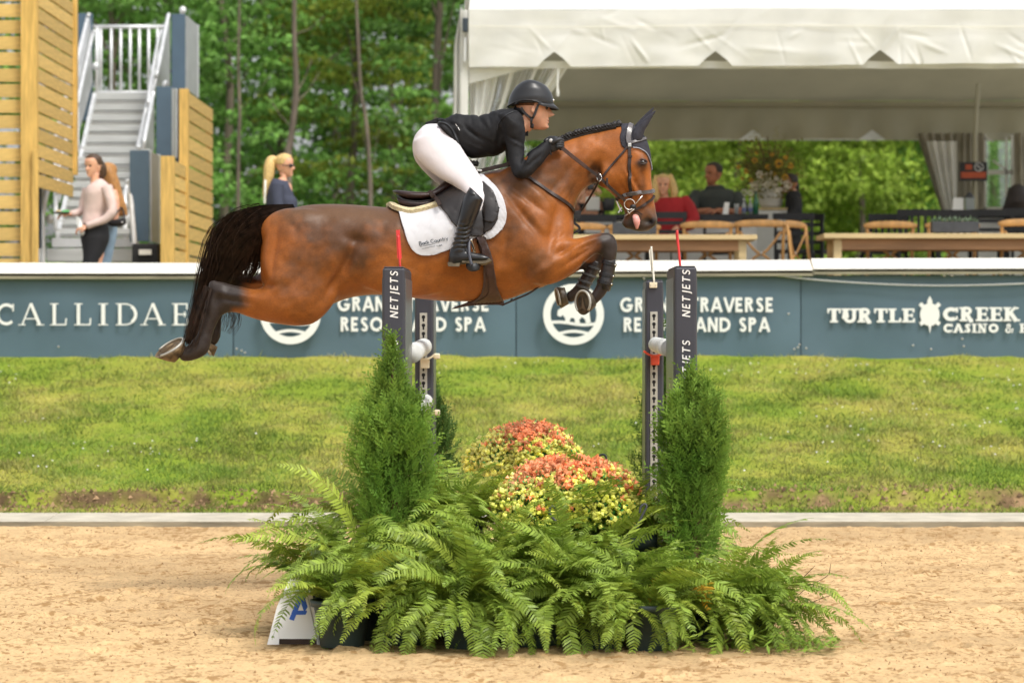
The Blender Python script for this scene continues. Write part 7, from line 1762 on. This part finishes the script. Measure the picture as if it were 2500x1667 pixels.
limb(w3, 'sleeve', [(678, 450, d-.15), (676, 472, d-.17), (678, 500, d-.18), (684, 530, d-.17)], [.07, .065, .06, .055], 'navy_top', tp_); limb(w3, 'arm', [(683, 524, d-.17), (700, 552, d-.2), (722, 552, d-.18)], [.042, .038, .03], 'skin'); m = MB(); hand(m, P(724, 552, d-.18), (1, 0, 0), (0, 0, 1), .16, .5); m.build('hand', MT['skin'], w3, smooth=True)
limb(w3, 'arm', [(690, 450, d+.14), (700, 490, d+.16), (712, 540, d+.14), (728, 552, d+.1)], [.05, .045, .04, .03], 'skin')
sg_ = thing('sunglasses', P(712, 405, d-.05), 'black sunglasses worn by the blonde woman with the ponytail', 'sunglasses')
MB().ball(P(710.5, 405, d-.075), (.022, .016, .021), 12, 8).build('lens', MT['eye'], sg_, smooth=True); MB().ball(P(714, 405, d+.03), (.018, .016, .021), 12, 8).build('lens', MT['eye'], sg_, smooth=True); MB().beam(P(689, 404, d-.088), P(709, 404.5, d-.088), .006, .010).build('temple', MT['strap'], sg_)
MB().tube([P(648, 440, d-.07), P(647, 470, d-.12), P(646, 497, d-.12)], .012, 6).build('back_lettering_strip', MT['capwhite'], w3)
loft(w3, 'trousers', [(656,558,716,558),(658,600,714,600),(664,680,706,680),(668,810,702,810)], d, [.16,.17,.14,.10], 'black_skirt')
# woman in red at the bar
d = 34.0; w4 = thing('person', (P(1630, 0, d)[0], d, DK+.75), 'smiling blonde woman in a red blouse seated at the black-topped bar', 'person')
loft(w4, 'body', [(1612,470,1632,470),(1610,482,1636,482),(1600,500,1680,500),(1604,560,1676,560),(1600,600,1680,600)], d, [.05,.06,.12,.13,.14], 'skin', p=2.1)
T, _ = head(w4, P(1619, 451, d-.03), .235, -96, 2, 'skin', hair='hblond'); hair_cap(w4, T, MT['hblond'], fr=.22)
for s, pts in ((1, [(1604, 430), (1600, 455), (1602, 480), (1608, 500)]), (-1, [(1634, 428), (1642, 450), (1646, 472), (1640, 494)])): limb(w4, 'hair_lock', [(x, y, d-.05+.03*(k == 0)) for k, (x, y) in enumerate(pts)], [.035, .045, .045, .015], 'hblond')
tp_ = loft(w4, 'blouse', [(1606,484,1640,482),(1597,494,1668,482),(1594,515,1680,500),(1598,540,1680,530),(1602,570,1676,570),(1604,600,1676,600)], d, [.07,.13,.15,.15,.15,.15], 'red_blouse')
limb(w4, 'sleeve', [(1668, 488, d), (1682, 508, d-.06), (1692, 530, d-.12), (1690, 545, d-.18), (1672, 552, d-.26), (1656, 556, d-.32)], [.075, .078, .075, .070, .060, .045], 'red_blouse', tp_)
m = MB(); hand(m, P(1652, 557, d-.34), (-.6, -.2, -.8), (0, -1, .2), .17, .5); m.build('hand', MT['skin'], w4, smooth=True)
t = thing('eyeglasses', P(1622, 420, d-.05), 'dark glasses pushed up into the hair of the woman in red', 'glasses')
for x in (1616, 1630): MB().tube([P(x, 420, d-.12)+np.array([.020*math.cos(a), 0, .013*math.sin(a)]) for a in np.linspace(0, 6.283, 13)], .004, 5).build('rim', MT['black'], t)
# man in dark polo
d = 35.05; w5 = thing('person', (P(1748, 0, d)[0], d, DK+.75), 'dark-haired man in a dark green polo shirt leaning on the bar, looking left', 'person')
loft(w5, 'body', [(1728,448,1760,452),(1722,462,1766,462),(1700,480,1795,480),(1696,520,1800,520),(1704,570,1790,570),(1710,610,1780,610)], d, [.065,.07,.14,.15,.15,.15], 'skind', p=2.1)
T, _ = head(w5, P(1741, 424, d-.03), .26, -148, 0, 'skind', hair='hgrey'); hair_cap(w5, T, MT['hgrey'], fr=.20, low=.02)
tp_ = loft(w5, 'polo_shirt', [(1722,462,1768,460),(1708,468,1788,464),(1692,482,1802,480),(1690,505,1806,502),(1698,535,1802,535),(1704,575,1796,575),(1706,610,1790,610)], d, [.08,.14,.17,.17,.16,.16,.16], 'dark_polo')
limb(w5, 'sleeve', [(1704, 476, d-.05), (1692, 495, d-.12), (1688, 512, d-.2)], [.085, .085, .08], 'dark_polo', tp_); limb(w5, 'sleeve', [(1795, 478, d-.03), (1806, 500, d-.1), (1812, 515, d-.16)], [.085, .085, .08], 'dark_polo', tp_)
limb(w5, 'forearm', [(1688, 510, d-.2), (1696, 520, d-.3), (1718, 517, d-.42), (1735, 514, d-.45)], [.055, .050, .042, .034], 'skind'); limb(w5, 'forearm', [(1811, 514, d-.16), (1800, 520, d-.3), (1770, 517, d-.42), (1748, 515, d-.46)], [.055, .05, .042, .034], 'skind')
m = MB(); hand(m, P(1737, 514, d-.46), (1, 0, -.1), (0, -.2, 1), .19, .5); hand(m, P(1747, 516, d-.50), (-1, 0, -.1), (0, -.2, 1), .19, .5); m.build('hands', MT['skind'], w5, smooth=True)
loft(w5, 'collar', [(1724,455,1762,452),(1720,462,1770,458),(1726,468,1766,466)], d-.01, [.075,.085,.08], 'dark_polo', parent=tp_)
# person holding a camera, seen between neck and rein
d = 35.2; w6 = thing('person', (P(1435, 0, d)[0], d, DK+.75), "person raising a black camera, seen through the gap under the horse's throat", 'person')
loft(w6, 'body', [(1428,470,1448,470),(1420,485,1460,485),(1408,500,1475,498),(1410,560,1474,560)], d, [.05,.07,.13,.14], 'skin', p=2.1)
T, _ = head(w6, P(1440, 452, d), .24, -95, 0, 'skin', hair='hgrey'); hair_cap(w6, T, MT['hgrey'], fr=.2)
loft(w6, 'shirt', [(1418,486,1464,486),(1406,500,1478,498),(1408,530,1476,530),(1410,570,1474,570)], d+.02, [.09,.15,.15,.15], 'black_skirt')
limb(w6, 'forearm', [(1408, 510, d-.1), (1402, 496, d-.25), (1418, 474, d-.28), (1428, 462, d-.26)], [.045, .042, .036, .032], 'skin'); limb(w6, 'forearm', [(1474, 508, d-.1), (1470, 492, d-.25), (1462, 472, d-.28), (1456, 462, d-.26)], [.045, .042, .036, .032], 'skin')
m = MB(); hand(m, P(1429, 461, d-.26), (.7, -.2, .6), (-.5, 0, .8), .17, .7); hand(m, P(1455, 460, d-.26), (-.7, -.2, .6), (.5, 0, .8), .17, .7); m.build('hands', MT['skin'], w6, smooth=True)
cm = thing('camera', P(1442, 455, d-.26), 'black camera with a round lens held up under the horse throat gap', 'camera')
MB().box(P(1443, 455, d-.24), (.13, .07, .09)).build('body', MT['leather'], cm, bevel=.01); MB().lathe(P(1442, 456, d-.27), [(.04, 0), (.042, -.08), (.030, -.085), (.0, -.07)], 18, 'y').build('lens', MT['eye'], cm, smooth=True)
# person in black behind the vase
d = 35.6; w7 = thing('person', (P(1940, 0, d)[0], d, DK+.75), 'dark-haired person in black seated right of the white flower pedestal', 'person')
loft(w7, 'body', [(1930,462,1944,462),(1926,472,1948,472),(1920,490,1955,488),(1920,560,1955,560)], d, [.05,.06,.12,.13], 'skin', p=2.1)
T, _ = head(w7, P(1927, 448, d), .235, -165, 0, 'skind', hair='hblack'); hair_cap(w7, T, MT['hblack'], fr=.2)
limb(w7, 'hair_tail', [(1936, 440, d+.05), (1942, 458, d+.05), (1943, 474, d+.05)], [.05, .05, .02], 'hblack')
loft(w7, 'shirt', [(1925,466,1950,466),(1918,480,1957,480),(1916,510,1959,510),(1918,560,1956,560),(1920,610,1956,610)], d-.01, [.08,.14,.15,.14,.14], 'black_skirt')
limb(w7, 'sleeve', [(1940, 482, d-.14), (1942, 510, d-.18), (1930, 528, d-.24)], [.06, .055, .045], 'black_skirt')
# long-haired woman at the right edge
d = 36.0; w8 = thing('person', (P(2482, 0, d)[0], d, DK+.75), 'woman with long dark hair seen from behind at the right edge, under the window', 'person')
loft(w8, 'body', [(2474,498,2494,498),(2470,508,2500,508),(2456,522,2514,520),(2458,580,2512,580)], d, [.05,.06,.13,.13], 'skin', p=2.1)
T, _ = head(w8, P(2484, 474, d), .235, 100, 0, 'skin', hair='hblack', features=False); hair_cap(w8, T, MT['hblack'], fr=.3)
loft(w8, 'long_hair', [(2462,458,2502,456),(2458,475,2508,472),(2452,495,2512,492),(2444,515,2514,515),(2440,524,2512,524)], d-.04, [.10,.12,.12,.09,.05], 'hblack')
loft(w8, 'top', [(2466,508,2508,506),(2452,520,2520,518),(2452,560,2520,560),(2454,610,2518,610)], d, [.09,.14,.15,.15], 'black_skirt')
# ================================================================ woodland
def tree_parts(seed, H, R, nclump, per, leaf, zlo, lean=0, flat=.33, layers=True):
    rg = np.random.default_rng(seed); V, val = [], []; tips = []
    for k in range(nclump):
        h = rg.beta(1.25, 1.1); z = H*(zlo+(1-zlo)*h); rad = R*(1-.75*h**1.6)*math.sqrt(rg.random())*1.05; a = rg.uniform(0, 6.28)
        c = np.array([rad*math.cos(a)+lean*h, rad*math.sin(a), z]); tips.append((c, h))
        rx = rg.uniform(.55, 1.35); ry = rg.uniform(.5, 1.1); rz = rx*flat*rg.uniform(.5, 1.2); nn = int(per*rx)
        q = rg.normal(0, 1, (nn, 3)); q /= np.maximum(np.linalg.norm(q, axis=1), .3)[:, None]; q *= (rg.random((nn, 1))**.5)
        dr = unit(np.array([math.cos(a), math.sin(a), 0])); dn = -.16*np.abs(q[:, 0:1])*rx
        p = c+q*np.array([rx, ry, rz]); p[:, 2] += dn[:, 0]
        n1 = rg.normal(0, 1, (nn, 3))+np.array([0, 0, .6]); n1 /= np.linalg.norm(n1, axis=1)[:, None]
        u = np.cross(n1, rg.normal(0, 1, (nn, 3))); u /= np.maximum(np.linalg.norm(u, axis=1), .1)[:, None]; w = np.cross(n1, u)
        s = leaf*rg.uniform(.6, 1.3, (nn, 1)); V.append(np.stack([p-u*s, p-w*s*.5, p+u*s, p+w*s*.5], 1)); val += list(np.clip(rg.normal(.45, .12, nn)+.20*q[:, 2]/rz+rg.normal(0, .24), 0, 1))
    return np.concatenate(V), val, tips
def tree(label, loc, H, R, seed, mat, trunk_r=.16, zlo=.12, nclump=150, per=42, leaf=.13, lean=0, cat='tree', name='broadleaf_tree', flat=.33):
    t = thing(name, loc, label, cat, 'trees of the wood behind the arena')
    V, val, tips = tree_parts(seed, H, R, nclump, per, leaf, zlo, lean, flat); c0 = np.array(loc)
    rg = random.Random(seed); m = MB()
    path = crom([(0, 0, -.3), (rg.uniform(-.12, .12), 0, H*.25), (rg.uniform(-.2, .2)+lean*.4, 0, H*.5), (lean*.7+rg.uniform(-.2, .2), 0, H*.75), (lean, 0, H*.96)], 16)
    m.tube(path+c0, np.linspace(trunk_r, .03, 16), 10); m.build('trunk', MT['bark'], t, smooth=True)
    m = MB()
    for c, h in tips[::16]:
        i = int(min(14, max(1, (c[2]/H-.10)*15))); a = path[i]; mid_ = (a+c)/2+np.array([0, 0, .25]); m.tube(crom([a+c0, mid_+c0, c+c0], 6), np.linspace(trunk_r*.30, .012, 6), 5, cap=False)
    m.build('limbs', MT['bark'], t)
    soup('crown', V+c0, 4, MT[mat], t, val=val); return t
TR = []
kinds = [('leafa', 'broad mid-green'), ('leafc', 'dark-shadowed'), ('leafd', 'bronze-tinged'), ('leafb', 'bright yellow-green')]
# (frame x, distance, height, radius, material, label)
specs = [(-120, 66, 13, 3.4, 'leafa', 'mid-green tree behind the tall pine screen at the left edge'),
 (250, 62, 12, 3.0, 'leafa', 'leafy tree seen through the railing of the stair platform'),
 (430, 70, 14, 3.2, 'leafa', 'leafy green tree right behind the tall slate panel of the stairs'),
 (560, 64, 13, 2.9, 'leafa', 'layered green tree between the pine screen and the blonde woman'),
 (700, 68, 14, 3.0, 'leafa', 'tree with a long bare grey trunk rising behind the blonde woman'),
 (860, 66, 12, 2.6, 'leafd', 'bronze-tinged tree between the blonde woman and the rider'),
 (955, 72, 14, 2.8, 'leafa', 'mid-green tree straight behind the horse saddle'),
 (1060, 63, 14, 2.6, 'leafc', 'dark tree against the left side of the marquee'),
 (1180, 74, 14, 3.2, 'leafc', 'dark tree behind the left corner of the marquee'),
 (1640, 66, 7.5, 2.6, 'leafb', 'yellow-green tree behind the woman in red'),
 (1780, 60, 6.5, 2.6, 'leafb', 'yellow-green bush-like tree behind the man and the sunflowers'),
 (1960, 64, 7.5, 2.6, 'leafb', 'yellow-green tree in the open bay right of the sunflowers'),
 (2080, 58, 6.2, 2.4, 'leafb', 'low bright tree above the black slatted bar chairs'),
 (2200, 62, 7.5, 2.5, 'leafb', 'bright tree next to the tied marquee curtain'),
 (2330, 64, 7.5, 2.6, 'leafa', 'green tree behind the tied curtain and hanging sign'),
 (2450, 60, 7, 2.6, 'leafa', 'green tree seen through the clear tent window'),
 (1500, 70, 8, 2.6, 'leafc', "darker tree framed between the horse's ears and the marquee"),
 (1420, 64, 7, 2.2, 'leafb', "low bright tree seen under the horse's throat"),
 (350, 82, 17, 4.0, 'leafc', 'tall dark tree in the second row behind the stairs'),
 (640, 84, 17, 4.2, 'leafc', 'tall dark tree in the second row left of the bare trunk'),
 (820, 80, 17, 4.0, 'leafc', 'tall dark tree in the second row right of the bare trunk'),
 (1010, 86, 17, 4.2, 'leafc', 'tall dark tree in the second row behind the marquee corner'),
 (1700, 78, 9, 3.6, 'leafa', 'rear green tree behind the seated man'), (1900, 80, 9.5, 3.8, 'leafa', 'rear green tree behind the sunflowers'),
 (2130, 80, 9, 3.8, 'leafc', 'rear dark tree in the open bay of the marquee'), (2380, 82, 9, 3.8, 'leafc', 'rear dark tree behind the hanging sign'),
 (60, 84, 17, 4.2, 'leafc', 'tall dark tree in the second row behind the left screen')]
for i, (px, d, H, R, mt, lb_) in enumerate(specs):
    loc = (P(px, 0, d)[0], d, .6); small = H < 10
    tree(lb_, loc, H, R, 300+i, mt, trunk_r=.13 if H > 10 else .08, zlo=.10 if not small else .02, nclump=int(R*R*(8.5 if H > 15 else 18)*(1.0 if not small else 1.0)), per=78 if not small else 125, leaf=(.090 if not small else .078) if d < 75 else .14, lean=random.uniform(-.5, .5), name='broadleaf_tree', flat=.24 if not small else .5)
# bare grey trunks standing in front of the leaves
def bare(pts, d, r, label):
    p = crom([P(x, y, d) for x, y in pts], 24); t = thing('bare_tree', (p[0][0], d, .6), label, 'tree'); MB().tube(p, np.linspace(r, r*.45, 24), 9).build('trunk', MT['bark'], t, smooth=True)
    m = MB(); rg = random.Random(int(pts[0][0]))
    for k in range(4):
        q = p[rg.randint(6, 22)]; e = q+np.array([rg.uniform(-.7, .7), rg.uniform(-.3, .3), rg.uniform(.2, .8)]); m.tube([q, (q+e)/2+np.array([0, 0, -.08]), e], [r*.18, r*.12, .008], 5)
    m.build('limbs', MT['bark'], t)
bare([(702, 900), (703, 420), (709, 350), (722, 240), (722, 160), (718, 80), (720, -60)], 58, .085, 'slim bare grey trunk rising above the blonde woman')
bare([(905, 900), (905, 520), (902, 400), (893, 290), (880, 205), (866, -80)], 60, .055, 'thin bare grey trunk left of the rider')
bare([(580, 900), (582, 400), (585, 280), (582, 150), (586, -60)], 61, .045, 'slim grey trunk just right of the pine screen')
bpy.context.view_layer.update()
